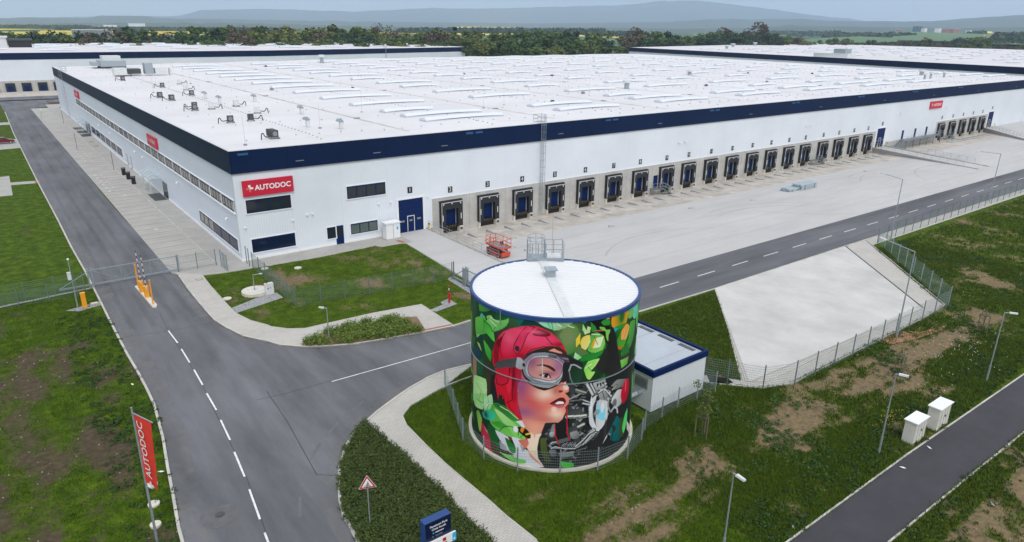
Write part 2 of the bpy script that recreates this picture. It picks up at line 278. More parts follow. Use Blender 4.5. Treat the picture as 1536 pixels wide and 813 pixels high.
MURAL = [
('b',(10,75,35),[-3.0,10.16],(2.6,1.4,1.0)),
('b',(14,80,40),[-4.92,7.29],(1.0,2.2,0.8)),
('b',(60,50,30),[-4.39,5.7],(0.5,1.5,0.8)),
('b',(70,85,50),[-6.93,8.1],(0.5,2.0,0.8)),
('b',(12,85,30),[2.04,7.94],(2.0,1.2,1.0)),
('b',(12,85,30),[4.83,8.73],(1.0,2.6,1.0)),
('b',(5,110,100),[-1.92,10.08],(0.6,0.4,1.0)),
('b',(80,40,60),[-3.36,9.08],(0.8,0.5,0.7)),
('b',(60,90,50),[-2.58,10.0],(0.5,0.7,0.8)),
('b',(40,110,60),[-6.37,10.09],(0.5,1.2,0.7)),
('p',(18,18,18),[1.98,10.32,2.76,10.26,3.7,10.37,3.5,9.87,3.87,9.27,3.62,8.42,2.75,9.38,2.59,9.86],None),
('p',(95,190,70),[-5.6,10.31,-4.8,10.42,-4.26,10.21,-4.81,9.92,-5.53,9.72],(40,120,40)),
('p',(150,220,115),[-4.7,9.64,-4.21,9.87,-3.9,9.58,-3.37,9.73,-2.8,10.11,-2.92,9.6,-3.37,9.18,-4.04,8.84,-4.35,9.17],(60,160,60)),
('p',(20,95,40),[-3.78,10.26,-2.83,10.45,-2.79,10.11,-3.45,9.71,-3.86,9.72],None),
('l',(20,60,20),[-3.9,9.58,-3.37,9.18],0.05),
('p',(175,230,150),[-6.19,8.82,-5.03,9.28,-5.15,8.42,-5.94,7.7,-6.16,8.29],(90,190,80)),
('p',(90,190,170),[-5.27,9.7,-4.81,9.54,-5.03,9.12,-5.54,9.27],None),
('p',(120,210,80),[-5.54,9.33,-4.81,9.47,-4.7,8.49,-6.11,7.92,-6.23,8.93],(60,160,60)),
('p',(60,165,50),[-5.09,9.25,-4.6,9.36,-4.04,8.96,-3.89,8.2,-4.3,8.34,-4.92,8.65],(100,210,80)),
('p',(150,220,120),[-4.7,9.39,-2.82,9.96,-2.96,9.64,-3.44,9.21,-4.07,8.85,-4.25,9.15],(70,180,70)),
('l',(20,60,25),[-5.03,9.28,-4.35,9.12,-4.07,8.82],0.06),
('p',(10,60,45),[-5.94,7.62,-5.15,8.22,-5.04,7.03,-5.29,6.51,-5.86,6.89],None),
('p',(90,200,60),[-5.03,7.93,-4.54,7.71,-4.2,7.43,-4.25,6.73,-4.75,7.08],(40,150,50)),
('p',(190,215,110),[-5.94,7.41,-5.55,7.44,-5.22,7.02,-5.63,7.2],None),
('p',(10,65,80),[-6.68,6.87,-5.7,7.03,-5.29,6.58,-5.87,6.18,-6.69,6.29],None),
('p',(165,125,105),[-6.94,6.03,-6.05,6.1,-6.06,4.94,-6.98,3.81],None),
('p',(25,110,60),[-5.96,6.1,-5.1,6.52,-5.02,5.43,-5.88,5.1],(10,70,40)),
('p',(60,55,35),[-4.98,6.43,-4.1,6.1,-4.05,4.86,-4.59,3.91,-4.7,5.29],None),
('p',(30,32,30),[-4.24,5.76,-3.75,5.95,-3.48,4.29,-4.29,3.96],None),
('p',(160,230,110),[-6.6,4.67,-4.76,5.27,-4.65,4.14,-4.93,3.66,-6.85,2.65],(210,240,190)),
('p',(120,210,90),[-6.97,3.1,-4.7,4.26,-5.02,3.39,-5.11,2.87,-6.3,2.5,-6.79,2.75],(190,235,160)),
('l',(50,130,60),[-6.18,3.16,-5.05,3.37,-5.11,4.07],0.05),
('p',(210,240,200),[-4.99,3.69,-4.17,4.44,-4.02,3.85,-4.11,3.3,-4.93,2.81],(120,210,120)),
('p',(90,170,60),[-5.75,2.5,-5.24,2.09,-5.46,0.96,-6.11,1.47,-6.14,2.13],(180,200,90)),
('p',(25,60,35),[-7.02,1.7,-6.1,2.08,-5.61,0.84,-4.7,0.12,-5.77,0.13,-6.57,0.42],None),
('p',(15,80,40),[-4.49,2.18,-3.72,2.02,-3.46,1.03,-3.54,0.47,-4.08,0.82,-4.59,1.39],(30,110,50)),
('p',(185,30,65),[-5.31,1.83,-4.93,1.74,-4.54,1.45,-4.18,0.85,-4.28,0.26,-4.94,0.3,-5.32,0.93],(210,60,90)),
('p',(170,25,60),[-4.88,0.11,-4.18,0.4,-3.54,0.31,-3.71,0.17,-4.59,-0.01],None),
('p',(215,150,120),[-4.99,1.7,-4.59,1.54,-4.57,1.32,-4.82,1.5],None),
('p',(75,60,30),[-4.28,0.95,-3.72,0.92,-3.45,0.44,-3.05,0.24,-3.54,0.1,-4.18,0.32],None),
('p',(70,165,50),[-4.05,3.8,-3.48,4.04,-2.78,3.96,-1.87,3.38,-1.59,2.96,-1.33,2.52,-1.51,2.03,-2.04,1.92,-2.91,1.95,-3.55,1.99,-4.28,2.28,-4.44,2.94],(130,215,100)),
('p',(25,105,40),[-4.02,3.79,-3.48,4.03,-2.78,3.96,-1.85,3.37,-2.34,3.17,-3.08,3.36,-3.56,3.61],(60,150,60)),
('p',(185,230,150),[-3.91,3.53,-3.16,3.44,-2.06,2.87,-2.33,2.58,-2.92,2.63,-3.64,3.18],(140,215,110)),
('p',(40,140,45),[-4.28,2.35,-3.39,2.24,-2.69,2.64,-3.47,2.78],(80,180,60)),
('l',(20,100,50),[-3.47,2.02,-3.07,2.54,-2.55,2.72,-2.05,2.55],0.05),
('p',(150,225,110),[-2.69,2.57,-2.05,2.41,-1.51,2.05,-2.18,1.9],(110,205,90)),
('p',(20,175,120),[-5.18,2.65,-4.49,3.17,-3.82,3.25,-3.82,2.82,-4.33,2.44,-5.03,2.32],(60,210,170)),
('b',(10,60,50),[-4.76,2.67],(0.3,0.3,1.0)),
('p',(228,228,235),[-3.81,1.98,-2.76,1.9,-2.6,1.37,-2.24,0.9,-2.3,0.55,-2.59,0.78,-2.9,0.96,-3.46,1.47],(205,208,215)),
('p',(150,155,160),[-3.46,1.33,-2.98,1.16,-2.74,0.8,-3.37,0.77],(185,185,190)),
('p',(228,228,235),[-2.2,3.19,-1.73,3.38,-1.53,2.94,-1.79,2.91,-1.99,3.07],None),
('p',(228,230,235),[-2.5,1.98,-1.87,1.96,-1.63,1.37,-1.24,1.24,-0.84,0.8,-0.29,0.23,-1.34,0.16,-2.16,0.19,-2.3,0.66,-2.17,1.22],(220,225,235)),
('p',(160,165,170),[-1.97,1.71,-1.63,1.37,-1.5,1.36,-1.69,1.1],None),
('p',(20,100,40),[-3.0,1.72,-2.68,1.7,-2.17,1.22,-2.24,0.83,-2.6,0.86],(50,150,60)),
('p',(150,25,50),[-2.79,1.88,-2.5,1.91,-2.43,1.72,-2.61,1.69],None),
('p',(150,225,130),[-3.46,0.51,-2.59,0.67,-2.37,0.56,-1.48,0.53,-1.54,0.26,-2.37,0.19,-2.89,0.3],(110,205,90)),
('p',(80,30,40),[-3.37,0.66,-2.59,0.78,-2.3,0.73,-2.59,0.6,-3.29,0.51],None),
('p',(120,205,90),[-2.41,0.48,-1.88,0.35,-1.48,0.54,-1.54,0.28,-2.15,0.1],None),
('p',(190,235,205),[-0.92,10.17,-0.2,10.34,0.37,10.37,0.39,9.75,-0.12,9.78,-0.53,9.92],(120,210,160)),
('p',(190,235,205),[-0.02,10.37,1.2,10.35,1.06,10.14,0.75,9.88,0.11,9.72,-0.0,9.73],(120,200,110)),
('l',(40,180,120),[-0.14,10.29,-0.01,9.8],0.06),
('l',(40,180,120),[-0.37,10.25,-0.18,9.88],0.05),
('p',(190,130,90),[-1.37,10.26,-0.77,10.31,-0.95,10.16],None),
('p',(0,60,60),[-2.04,9.8,-1.61,10.32,-0.95,10.16,-0.65,9.88,-1.42,9.88],None),
('p',(20,165,180),[1.19,10.37,1.98,10.35,1.92,10.14,1.5,10.24],None),
('p',(20,80,35),[1.08,10.2,1.74,10.15,1.97,9.37,1.66,9.27,1.39,9.93],None),
('p',(70,160,50),[0.36,9.39,0.58,9.77,1.03,10.14,1.39,9.93,1.63,9.4,1.64,8.76,1.34,8.33,0.93,8.15,0.74,8.55,0.55,9.01],(30,120,40)),
('b',(130,140,95),[0.88,9.32],(0.75,0.9,0.9)),
('p',(235,205,60),[1.36,9.11,1.62,9.5,1.62,8.86,1.4,8.59],None),
('p',(240,205,40),[1.64,8.89,1.79,9.23,2.22,9.34,2.29,8.81,2.02,8.35,1.76,8.49],(225,225,150)),
('p',(60,150,50),[2.26,9.3,2.68,9.43,3.19,9.1,3.35,8.61,3.18,8.19,2.69,8.08,2.35,8.15,2.12,8.37,2.3,8.81],(150,215,100)),
('p',(215,235,190),[2.47,8.39,2.7,9.07,3.21,9.07,3.02,8.39],(240,245,200)),
('p',(235,170,30),[2.37,8.54,2.54,9.03,2.7,9.07,2.48,8.33],None),
('p',(20,110,40),[3.18,8.19,3.37,8.61,3.37,8.08,2.72,7.69,1.74,7.64,1.78,8.1,2.69,8.08],(40,150,50)),
('p',(90,120,70),[1.31,8.34,1.57,8.64,2.02,8.33,2.23,8.11,1.54,7.99],None),
('p',(150,215,120),[1.75,10.09,2.05,9.55,1.94,9.34,1.73,9.74],(210,235,190)),
('p',(190,225,150),[2.04,9.9,2.28,9.81,2.22,9.46,2.0,9.42],None),
('p',(40,140,50),[2.24,10.16,2.59,9.79,2.69,9.52,2.34,9.5],None),
('p',(45,145,50),[2.95,10.05,3.33,10.17,3.65,9.97,3.59,9.72,3.14,9.79],None),
('p',(225,170,80),[3.25,10.34,3.51,10.35,3.6,10.11,3.37,10.14],None),
('p',(245,150,25),[3.73,9.82,3.78,10.31,4.27,10.44,5.35,10.34,5.34,9.98,5.18,9.41,4.34,9.27,3.86,9.5],(235,160,40)),
('b',(45,140,40),[4.59,10.01],(0.55,0.95,1.0)),
('p',(45,145,45),[3.93,9.45,4.74,9.48,5.18,9.41,4.67,9.21,4.29,9.25],None),
('b',(20,80,30),[4.69,10.02],(0.25,0.45,0.7)),
('p',(50,140,45),[4.97,9.33,5.43,9.29,5.74,8.82,5.39,8.2,5.06,7.81,4.83,7.71,4.42,7.92,4.29,8.36,4.54,8.82],(100,170,50)),
('p',(245,150,30),[4.74,9.02,5.25,9.32,5.65,9.01,5.3,8.3,4.76,8.42],(240,190,120)),
('p',(200,100,20),[4.46,8.01,4.92,7.89,4.83,7.71,4.47,7.87],None),
('p',(15,170,180),[3.87,9.46,4.4,9.25,4.07,9.09,4.29,8.56,4.05,8.56],None),
('p',(130,215,205),[5.41,10.32,6.58,10.35,7.26,9.32,6.37,9.24,5.74,9.88],(90,190,170)),
('p',(110,190,80),[5.38,10.13,5.99,10.13,6.22,9.78,5.79,9.53,5.38,9.67],None),
('p',(95,180,70),[5.72,9.29,6.61,9.1,6.61,8.21,6.17,7.56,5.46,7.29,5.0,7.17,4.86,7.51,5.6,8.13],(40,130,50)),
('p',(40,120,45),[4.83,7.79,5.63,7.91,5.9,7.12,5.0,7.19],None),
('p',(95,30,75),[4.89,7.23,5.93,6.91,5.52,6.82,5.02,7.01],None),
('p',(170,110,90),[2.41,9.5,2.67,9.57,3.31,9.45,3.32,9.39,2.74,9.48],None),
('p',(130,200,80),[2.86,9.75,3.22,9.64,3.35,9.46,3.78,9.37,3.58,9.08,3.58,8.62,3.39,8.93,3.32,9.37,2.94,9.57],None),
('p',(24,24,25),[3.55,8.43,3.65,9.19,3.75,9.52,3.95,9.46,4.27,8.7,4.65,7.31,5.03,5.99,3.33,6.53,3.18,7.33,3.38,7.95],(42,42,42)),
('p',(40,40,38),[3.07,7.69,3.32,8.22,3.66,7.88,3.29,6.54,2.68,7.17],None),
('p',(140,225,90),[1.99,7.09,2.22,7.58,3.0,7.64,2.71,7.16,2.23,6.76,2.1,6.87],(200,235,160)),
('p',(140,215,90),[4.81,6.98,5.86,6.86,5.67,6.24,5.15,5.94],(60,150,60)),
('p',(190,235,190),[1.27,7.88,1.35,8.27,1.79,7.9,1.49,7.7],(110,200,110)),
('p',(70,72,70),[5.88,6.29,6.65,6.52,6.74,5.24,5.54,5.78],None),
('p',(120,215,75),[1.96,7.08,2.13,7.42,2.65,7.59,2.82,7.43,2.3,6.92,2.74,6.78,2.39,6.31,2.18,6.46],(190,230,120)),
('p',(20,95,30),[3.16,6.28,3.44,6.54,3.55,6.18,2.6,6.13],None),
('p',(34,37,38),[1.88,6.15,2.6,6.1,3.55,6.18,4.78,6.33,5.86,6.39,6.68,5.96,7.97,-0.54,6.03,-0.42,4.19,0.01,3.1,0.09,2.02,0.05,-0.29,0.22,-0.72,1.14,-0.71,2.07,-0.44,3.18,-0.22,3.47,0.44,3.5,1.0,4.57,1.11,5.11,1.1,6.19],None),
('p',(20,22,23),[1.64,5.57,1.73,5.84,1.79,5.8,1.69,5.54],None),
('p',(60,62,63),[2.63,4.81,2.76,4.91,2.85,4.8,2.71,4.71],None),
('p',(120,122,123),[1.29,5.73,1.76,5.71,1.77,5.65,1.29,5.68],None),
('p',(95,97,98),[1.72,5.13,1.93,5.08,1.92,4.96,1.71,5.01],None),
('p',(80,82,83),[3.75,2.14,4.29,2.18,4.35,2.07,3.81,2.03],None),
('p',(150,152,153),[1.75,5.24,1.85,5.18,1.81,5.04,1.7,5.1],None),
('p',(150,152,153),[2.58,4.93,2.93,4.74,2.89,4.6,2.54,4.8],None),
('p',(150,152,153),[2.49,4.33,2.71,4.46,2.77,4.39,2.54,4.26],None),
('p',(60,62,63),[3.42,5.61,3.75,5.59,3.82,5.41,3.48,5.44],None),
('p',(95,97,98),[2.9,3.1,3.43,3.19,3.48,3.11,2.94,3.02],None),
('p',(150,152,153),[1.62,3.74,1.77,3.74,1.79,3.63,1.64,3.63],None),
('p',(180,182,183),[2.93,5.08,3.03,5.16,3.08,5.1,2.99,5.03],None),
('p',(120,122,123),[3.47,3.37,3.59,3.43,3.73,3.26,3.6,3.21],None),
('p',(80,82,83),[0.92,4.91,1.37,4.82,1.36,4.67,0.91,4.76],None),
('p',(150,152,153),[4.05,5.51,4.36,5.41,4.37,5.33,4.05,5.43],None),
('p',(80,82,83),[3.92,2.19,4.18,2.18,4.23,2.09,3.96,2.1],None),
('p',(95,97,98),[1.4,4.58,1.49,4.78,1.53,4.76,1.45,4.55],None),
('p',(180,182,183),[1.38,3.08,1.84,3.25,1.89,3.13,1.43,2.97],None),
('p',(80,82,83),[1.72,2.55,1.78,2.64,1.83,2.59,1.77,2.51],None),
('p',(60,62,63),[2.96,5.24,3.24,5.36,3.33,5.24,3.04,5.12],None),
('p',(150,152,153),[1.09,3.14,1.44,2.85,1.4,2.77,1.05,3.05],None),
('p',(20,22,23),[2.33,5.05,2.61,5.11,2.65,5.04,2.37,4.97],None),
('p',(120,122,123),[2.97,4.14,3.2,4.29,3.25,4.24,3.01,4.08],None),
('p',(120,122,123),[1.63,5.26,1.83,5.39,1.88,5.32,1.67,5.19],None),
('p',(80,82,83),[3.71,4.61,4.38,4.15,4.33,4.07,3.67,4.53],None),
('p',(60,62,63),[3.08,2.69,3.31,2.86,3.37,2.79,3.14,2.62],None),
('p',(95,97,98),[3.99,2.15,4.32,1.96,4.28,1.84,3.97,2.02],None),
('p',(10,12,13),[3.11,2.78,3.3,2.68,3.27,2.54,3.08,2.64],None),
('p',(15,17,18),[2.07,4.65,2.16,4.57,2.1,4.45,2.0,4.52],None),
('p',(95,97,98),[2.87,5.82,3.33,5.56,3.3,5.48,2.85,5.74],None),
('p',(15,17,18),[3.87,3.08,4.3,2.76,4.23,2.66,3.81,2.98],None),
('p',(95,97,98),[1.57,6.08,1.61,6.15,1.72,6.06,1.68,5.99],None),
('p',(120,122,123),[3.62,2.57,3.88,2.74,4.03,2.58,3.76,2.42],None),
('p',(10,12,13),[2.92,4.61,3.39,4.6,3.43,4.48,2.95,4.5],None),
('p',(80,82,83),[0.95,6.07,1.22,6.08,1.24,5.93,0.96,5.92],None),
('p',(10,12,13),[1.26,4.66,1.64,4.9,1.69,4.82,1.31,4.58],None),
('p',(15,17,18),[1.25,2.44,1.43,2.59,1.51,2.46,1.33,2.32],None),
('p',(20,22,23),[1.71,4.27,1.83,4.27,1.84,4.2,1.72,4.2],None),
('p',(20,22,23),[3.86,3.64,4.18,3.64,4.26,3.48,3.93,3.49],None),
('p',(150,152,153),[2.98,2.03,3.27,2.39,3.38,2.3,3.08,1.94],None),
('p',(95,97,98),[2.69,4.52,2.85,4.53,2.88,4.45,2.72,4.44],None),
('p',(60,62,63),[1.94,3.89,2.25,4.09,2.28,4.04,1.97,3.85],None),
('p',(15,17,18),[2.59,4.07,2.89,4.14,2.95,4.03,2.65,3.95],None),
('p',(95,97,98),[1.66,5.29,2.17,5.2,2.17,5.08,1.66,5.17],None),
('p',(15,17,18),[2.76,4.87,3.19,4.55,3.14,4.46,2.71,4.78],None),
('p',(15,17,18),[2.49,4.31,2.76,4.29,2.77,4.2,2.51,4.22],None),
('p',(20,22,23),[4.36,4.18,4.53,4.08,4.52,4.02,4.35,4.11],None),
('p',(180,182,183),[1.59,2.73,1.76,2.71,1.76,2.55,1.6,2.58],None),
('p',(95,97,98),[3.77,5.28,3.94,5.41,4.04,5.32,3.87,5.19],None),
('p',(10,12,13),[3.76,3.44,4.45,3.06,4.42,2.92,3.72,3.31],None),
('p',(95,97,98),[3.75,2.01,3.96,1.94,3.99,1.75,3.77,1.83],None),
('p',(80,82,83),[4.29,5.25,4.5,5.11,4.45,5.03,4.24,5.17],None),
('p',(150,152,153),[1.6,3.26,2.03,3.01,1.99,2.89,1.56,3.14],None),
('p',(120,122,123),[1.68,4.2,1.85,4.31,1.89,4.24,1.72,4.13],None),
('p',(20,22,23),[2.99,1.97,3.26,2.08,3.38,1.91,3.1,1.8],None),
('p',(150,152,153),[2.35,3.81,2.52,3.77,2.52,3.65,2.35,3.7],None),
('p',(20,22,23),[2.86,4.35,3.03,4.64,3.1,4.59,2.93,4.29],None),
('p',(180,182,183),[4.46,1.36,4.7,1.6,4.83,1.49,4.57,1.27],None),
('p',(15,17,18),[1.62,5.1,1.88,5.46,1.99,5.36,1.73,5.0],None),
('p',(60,62,63),[1.68,5.03,1.83,5.0,1.83,4.87,1.68,4.89],None),
('p',(150,152,153),[2.85,2.23,2.94,2.19,2.93,2.11,2.84,2.16],None),
('p',(80,82,83),[1.73,2.52,1.85,2.42,1.82,2.38,1.7,2.47],None),
('p',(95,97,98),[1.87,2.83,2.23,2.55,2.18,2.44,1.81,2.73],None),
('p',(10,12,13),[3.94,2.87,4.26,2.64,4.24,2.6,3.92,2.82],None),
('p',(120,122,123),[1.39,4.38,1.58,4.78,1.67,4.71,1.48,4.32],None),
('p',(150,152,153),[1.49,2.72,1.73,2.89,1.8,2.79,1.56,2.62],None),
('p',(60,62,63),[2.11,5.46,2.37,5.31,2.35,5.26,2.09,5.41],None),
('p',(95,97,98),[1.15,2.5,1.26,2.51,1.27,2.44,1.16,2.43],None),
('p',(60,62,63),[0.96,5.2,1.12,5.42,1.22,5.33,1.05,5.11],None),
('p',(20,22,23),[3.8,1.74,4.1,1.69,4.12,1.6,3.82,1.66],None),
('p',(180,182,183),[1.56,4.41,1.75,4.3,1.71,4.18,1.52,4.3],None),
('p',(120,122,123),[2.74,5.83,2.95,5.79,2.96,5.64,2.75,5.69],None),
('p',(180,182,183),[1.9,2.49,2.21,2.77,2.26,2.71,1.95,2.44],None),
('p',(60,62,63),[1.84,5.81,2.13,5.57,2.08,5.49,1.78,5.73],None),
('p',(60,62,63),[1.91,5.78,2.21,5.77,2.23,5.66,1.93,5.66],None),
('p',(80,82,83),[1.66,5.26,1.78,5.45,1.88,5.37,1.76,5.18],None),
('p',(10,12,13),[1.84,3.99,2.14,4.29,2.19,4.24,1.88,3.95],None),
('p',(60,62,63),[1.91,2.42,1.96,2.47,2.06,2.36,2.01,2.31],None),
('p',(180,182,183),[1.66,3.21,2.04,3.38,2.08,3.29,1.71,3.12],None),
('p',(20,22,23),[2.7,5.77,3.01,5.78,3.03,5.72,2.72,5.71],None),
('p',(150,152,153),[2.43,3.81,2.84,3.9,2.91,3.76,2.49,3.68],None),
('p',(20,22,23),[1.29,6.13,1.76,6.0,1.75,5.92,1.28,6.05],None),
('p',(20,22,23),[2.22,3.59,2.38,3.72,2.47,3.61,2.31,3.48],None),
('p',(150,152,153),[2.36,5.92,2.73,5.86,2.74,5.73,2.38,5.79],None),
('p',(95,97,98),[2.81,4.85,3.18,4.58,3.12,4.48,2.75,4.75],None),
('p',(15,17,18),[1.67,5.09,1.8,5.48,1.91,5.42,1.78,5.03],None),
('p',(80,82,83),[2.67,5.11,2.77,5.25,2.91,5.14,2.8,5.0],None),
('p',(95,97,98),[4.03,4.53,4.73,4.1,4.71,4.05,4.01,4.47],None),
('p',(60,62,63),[1.45,3.46,1.85,3.4,1.86,3.26,1.45,3.32],None),
('p',(180,182,183),[1.71,3.97,2.1,3.77,2.07,3.64,1.67,3.84],None),
('p',(120,122,123),[4.29,4.81,4.38,4.87,4.45,4.8,4.36,4.75],None),
('p',(150,152,153),[4.18,1.99,4.78,1.61,4.72,1.5,4.14,1.89],None),
('p',(95,97,98),[1.21,5.39,1.44,5.45,1.47,5.34,1.25,5.28],None),
('p',(20,22,23),[1.89,4.25,2.07,4.65,2.19,4.57,2.02,4.17],None),
('p',(120,122,123),[1.41,5.41,1.62,5.27,1.56,5.15,1.36,5.28],None),
('p',(10,12,13),[3.0,4.28,3.27,4.52,3.42,4.38,3.13,4.14],None),
('p',(120,122,123),[2.17,2.25,2.24,2.29,2.28,2.23,2.21,2.19],None),
('p',(10,12,13),[3.08,4.53,3.35,4.65,3.39,4.6,3.12,4.47],None),
('p',(95,97,98),[3.07,4.24,3.58,4.39,3.66,4.26,3.15,4.11],None),
('p',(15,17,18),[1.09,3.57,1.18,3.55,1.17,3.41,1.09,3.43],None),
('p',(150,152,153),[2.17,5.44,2.33,5.72,2.38,5.69,2.23,5.4],None),
('p',(60,62,63),[1.51,3.6,1.66,3.6,1.68,3.47,1.52,3.47],None),
('p',(60,62,63),[2.87,3.12,3.15,3.09,3.16,3.0,2.88,3.04],None),
('p',(150,152,153),[2.83,5.42,3.03,5.42,3.07,5.28,2.87,5.28],None),
('p',(10,12,13),[2.06,3.19,2.37,3.35,2.44,3.24,2.13,3.08],None),
('p',(60,62,63),[2.9,2.25,3.26,2.03,3.23,1.94,2.87,2.17],None),
('p',(80,82,83),[1.58,4.31,1.65,4.39,1.74,4.3,1.67,4.22],None),
('p',(95,97,98),[1.41,4.11,1.73,3.97,1.72,3.91,1.39,4.05],None),
('p',(60,62,63),[3.58,5.39,4.12,5.32,4.17,5.18,3.62,5.26],None),
('p',(15,17,18),[1.55,5.91,2.01,5.87,2.02,5.79,1.56,5.82],None),
('p',(60,62,63),[3.27,3.68,3.79,3.74,3.85,3.64,3.32,3.58],None),
('p',(180,182,183),[1.04,4.12,1.08,4.22,1.16,4.16,1.12,4.06],None),
('p',(150,152,153),[2.35,2.46,2.47,2.58,2.57,2.46,2.46,2.35],None),
('p',(80,82,83),[1.52,3.14,1.69,3.64,1.73,3.61,1.57,3.11],None),
('p',(20,22,23),[1.88,4.12,1.97,4.17,2.03,4.06,1.95,4.01],None),
('p',(10,12,13),[1.48,5.32,1.53,5.41,1.58,5.37,1.53,5.29],None),
('p',(10,12,13),[4.38,1.89,4.63,1.95,4.72,1.82,4.47,1.78],None),
('p',(80,82,83),[2.73,5.31,2.87,5.61,2.92,5.57,2.78,5.27],None),
('p',(150,152,153),[1.76,3.54,1.95,3.8,2.08,3.68,1.89,3.42],None),
('p',(15,17,18),[2.08,4.35,2.24,4.33,2.25,4.22,2.09,4.24],None),
('p',(120,122,123),[2.67,3.75,2.88,3.74,2.91,3.61,2.7,3.63],None),
('p',(180,182,183),[2.94,3.26,3.1,3.14,3.07,3.08,2.91,3.21],None),
('p',(10,12,13),[3.77,2.86,4.11,2.91,4.17,2.8,3.84,2.76],None),
('p',(120,122,123),[2.91,4.79,3.39,4.52,3.38,4.43,2.88,4.7],None),
('p',(150,152,153),[1.5,5.78,1.59,5.74,1.57,5.69,1.49,5.73],None),
('p',(10,12,13),[1.01,3.69,1.14,3.77,1.22,3.62,1.09,3.55],None),
('p',(15,17,18),[2.8,4.4,3.35,4.4,3.39,4.3,2.84,4.3],None),
('p',(95,97,98),[2.0,5.93,2.08,5.85,2.06,5.81,1.97,5.88],None),
('p',(10,12,13),[2.35,3.19,2.53,3.21,2.56,3.11,2.38,3.09],None),
('p',(180,182,183),[3.73,5.19,4.03,5.13,4.08,4.98,3.76,5.04],None),
('p',(20,22,23),[2.55,2.23,2.76,2.46,2.81,2.41,2.61,2.17],None),
('p',(60,62,63),[2.4,3.95,2.46,4.04,2.52,3.99,2.45,3.9],None),
('p',(20,22,23),[2.3,4.78,2.52,4.64,2.47,4.54,2.26,4.67],None),
('p',(80,82,83),[2.15,2.45,2.53,2.6,2.59,2.5,2.2,2.35],None),
('p',(15,17,18),[2.45,5.79,2.72,5.63,2.67,5.51,2.4,5.67],None),
('p',(20,22,23),[2.82,3.44,2.9,3.61,2.99,3.55,2.91,3.37],None),
('p',(120,122,123),[3.83,3.1,4.15,3.26,4.3,3.1,3.97,2.95],None),
('p',(15,17,18),[2.63,2.3,2.79,2.51,2.92,2.38,2.77,2.18],None),
('p',(20,22,23),[3.55,5.74,4.1,5.51,4.08,5.41,3.54,5.63],None),
('p',(180,182,183),[1.81,5.62,1.95,5.53,1.9,5.44,1.77,5.53],None),
('p',(15,17,18),[4.12,1.89,4.69,1.4,4.6,1.31,4.03,1.8],None),
('p',(180,182,183),[4.13,2.79,4.61,2.41,4.52,2.31,4.05,2.69],None),
('p',(20,22,23),[4.12,5.36,4.28,5.46,4.42,5.33,4.26,5.24],None),
('p',(60,62,63),[2.87,5.25,3.19,5.22,3.22,5.08,2.9,5.11],None),
('p',(120,122,123),[1.21,6.21,1.6,6.05,1.58,5.98,1.19,6.13],None),
('p',(150,152,153),[3.7,3.26,3.91,3.61,4.06,3.51,3.85,3.15],None),
('p',(120,122,123),[1.36,3.28,1.42,3.44,1.55,3.35,1.47,3.19],None),
('p',(60,62,63),[2.73,5.1,3.04,5.4,3.14,5.29,2.82,5.01],None),
('p',(180,182,183),[4.17,3.61,4.51,3.52,4.55,3.38,4.21,3.47],None),
('p',(180,182,183),[3.22,2.3,3.68,2.19,3.71,2.04,3.25,2.15],None),
('p',(95,97,98),[0.39,3.0,0.87,2.92,0.87,2.87,0.38,2.94],None),
('p',(50,52,53),[-0.16,1.14,0.04,1.41,0.1,1.36,-0.11,1.09],None),
('p',(30,32,33),[2.96,1.14,3.1,1.05,3.09,1.0,2.94,1.08],None),
('p',(20,22,23),[1.16,1.06,1.49,1.38,1.58,1.27,1.26,0.94],None),
('p',(120,122,123),[0.03,2.66,0.33,2.77,0.37,2.64,0.07,2.52],None),
('p',(120,122,123),[1.27,0.61,1.43,0.71,1.49,0.6,1.32,0.5],None),
('p',(20,22,23),[-0.39,2.11,-0.16,2.09,-0.17,1.97,-0.4,1.98],None),
('p',(20,22,23),[2.11,2.79,2.57,2.51,2.53,2.39,2.07,2.66],None),
('p',(20,22,23),[2.23,1.96,2.38,1.9,2.38,1.84,2.23,1.89],None),
('p',(15,17,18),[1.68,2.8,1.76,2.88,1.81,2.82,1.73,2.74],None),
('p',(20,22,23),[1.31,2.81,1.38,2.86,1.41,2.8,1.35,2.74],None),
('p',(95,97,98),[2.37,2.67,2.75,2.48,2.74,2.41,2.35,2.61],None),
('p',(20,22,23),[-0.52,2.04,-0.07,2.14,-0.05,2.02,-0.5,1.92],None),
('p',(15,17,18),[2.44,0.52,2.63,0.4,2.58,0.27,2.4,0.38],None),
('p',(95,97,98),[0.12,1.03,0.44,1.34,0.53,1.22,0.21,0.91],None),
('p',(95,97,98),[1.68,0.58,1.81,0.62,1.83,0.56,1.7,0.51],None),
('p',(120,122,123),[1.54,1.04,1.79,0.9,1.75,0.76,1.5,0.9],None),
('p',(120,122,123),[2.4,2.58,2.64,2.77,2.69,2.7,2.45,2.52],None),
('p',(20,22,23),[2.06,1.13,2.39,0.93,2.36,0.85,2.03,1.04],None),
('p',(20,22,23),[-0.06,2.08,0.01,2.2,0.07,2.15,-0.01,2.04],None),
('p',(15,17,18),[1.02,0.75,1.25,0.88,1.28,0.81,1.05,0.69],None),
('p',(75,77,78),[1.93,1.98,2.1,2.01,2.15,1.87,1.97,1.85],None),
('p',(75,77,78),[0.91,2.24,1.31,2.23,1.32,2.17,0.91,2.2],None),
('p',(75,77,78),[-0.29,0.78,0.12,0.92,0.15,0.78,-0.26,0.65],None),
('p',(30,32,33),[0.9,1.18,1.01,1.17,1.0,1.08,0.9,1.09],None),
('p',(75,77,78),[1.09,1.04,1.33,1.06,1.34,0.97,1.1,0.95],None),
('p',(120,122,123),[0.97,2.68,1.17,2.86,1.22,2.79,1.01,2.61],None),
('p',(20,22,23),[2.41,0.37,2.61,0.52,2.7,0.4,2.51,0.25],None),
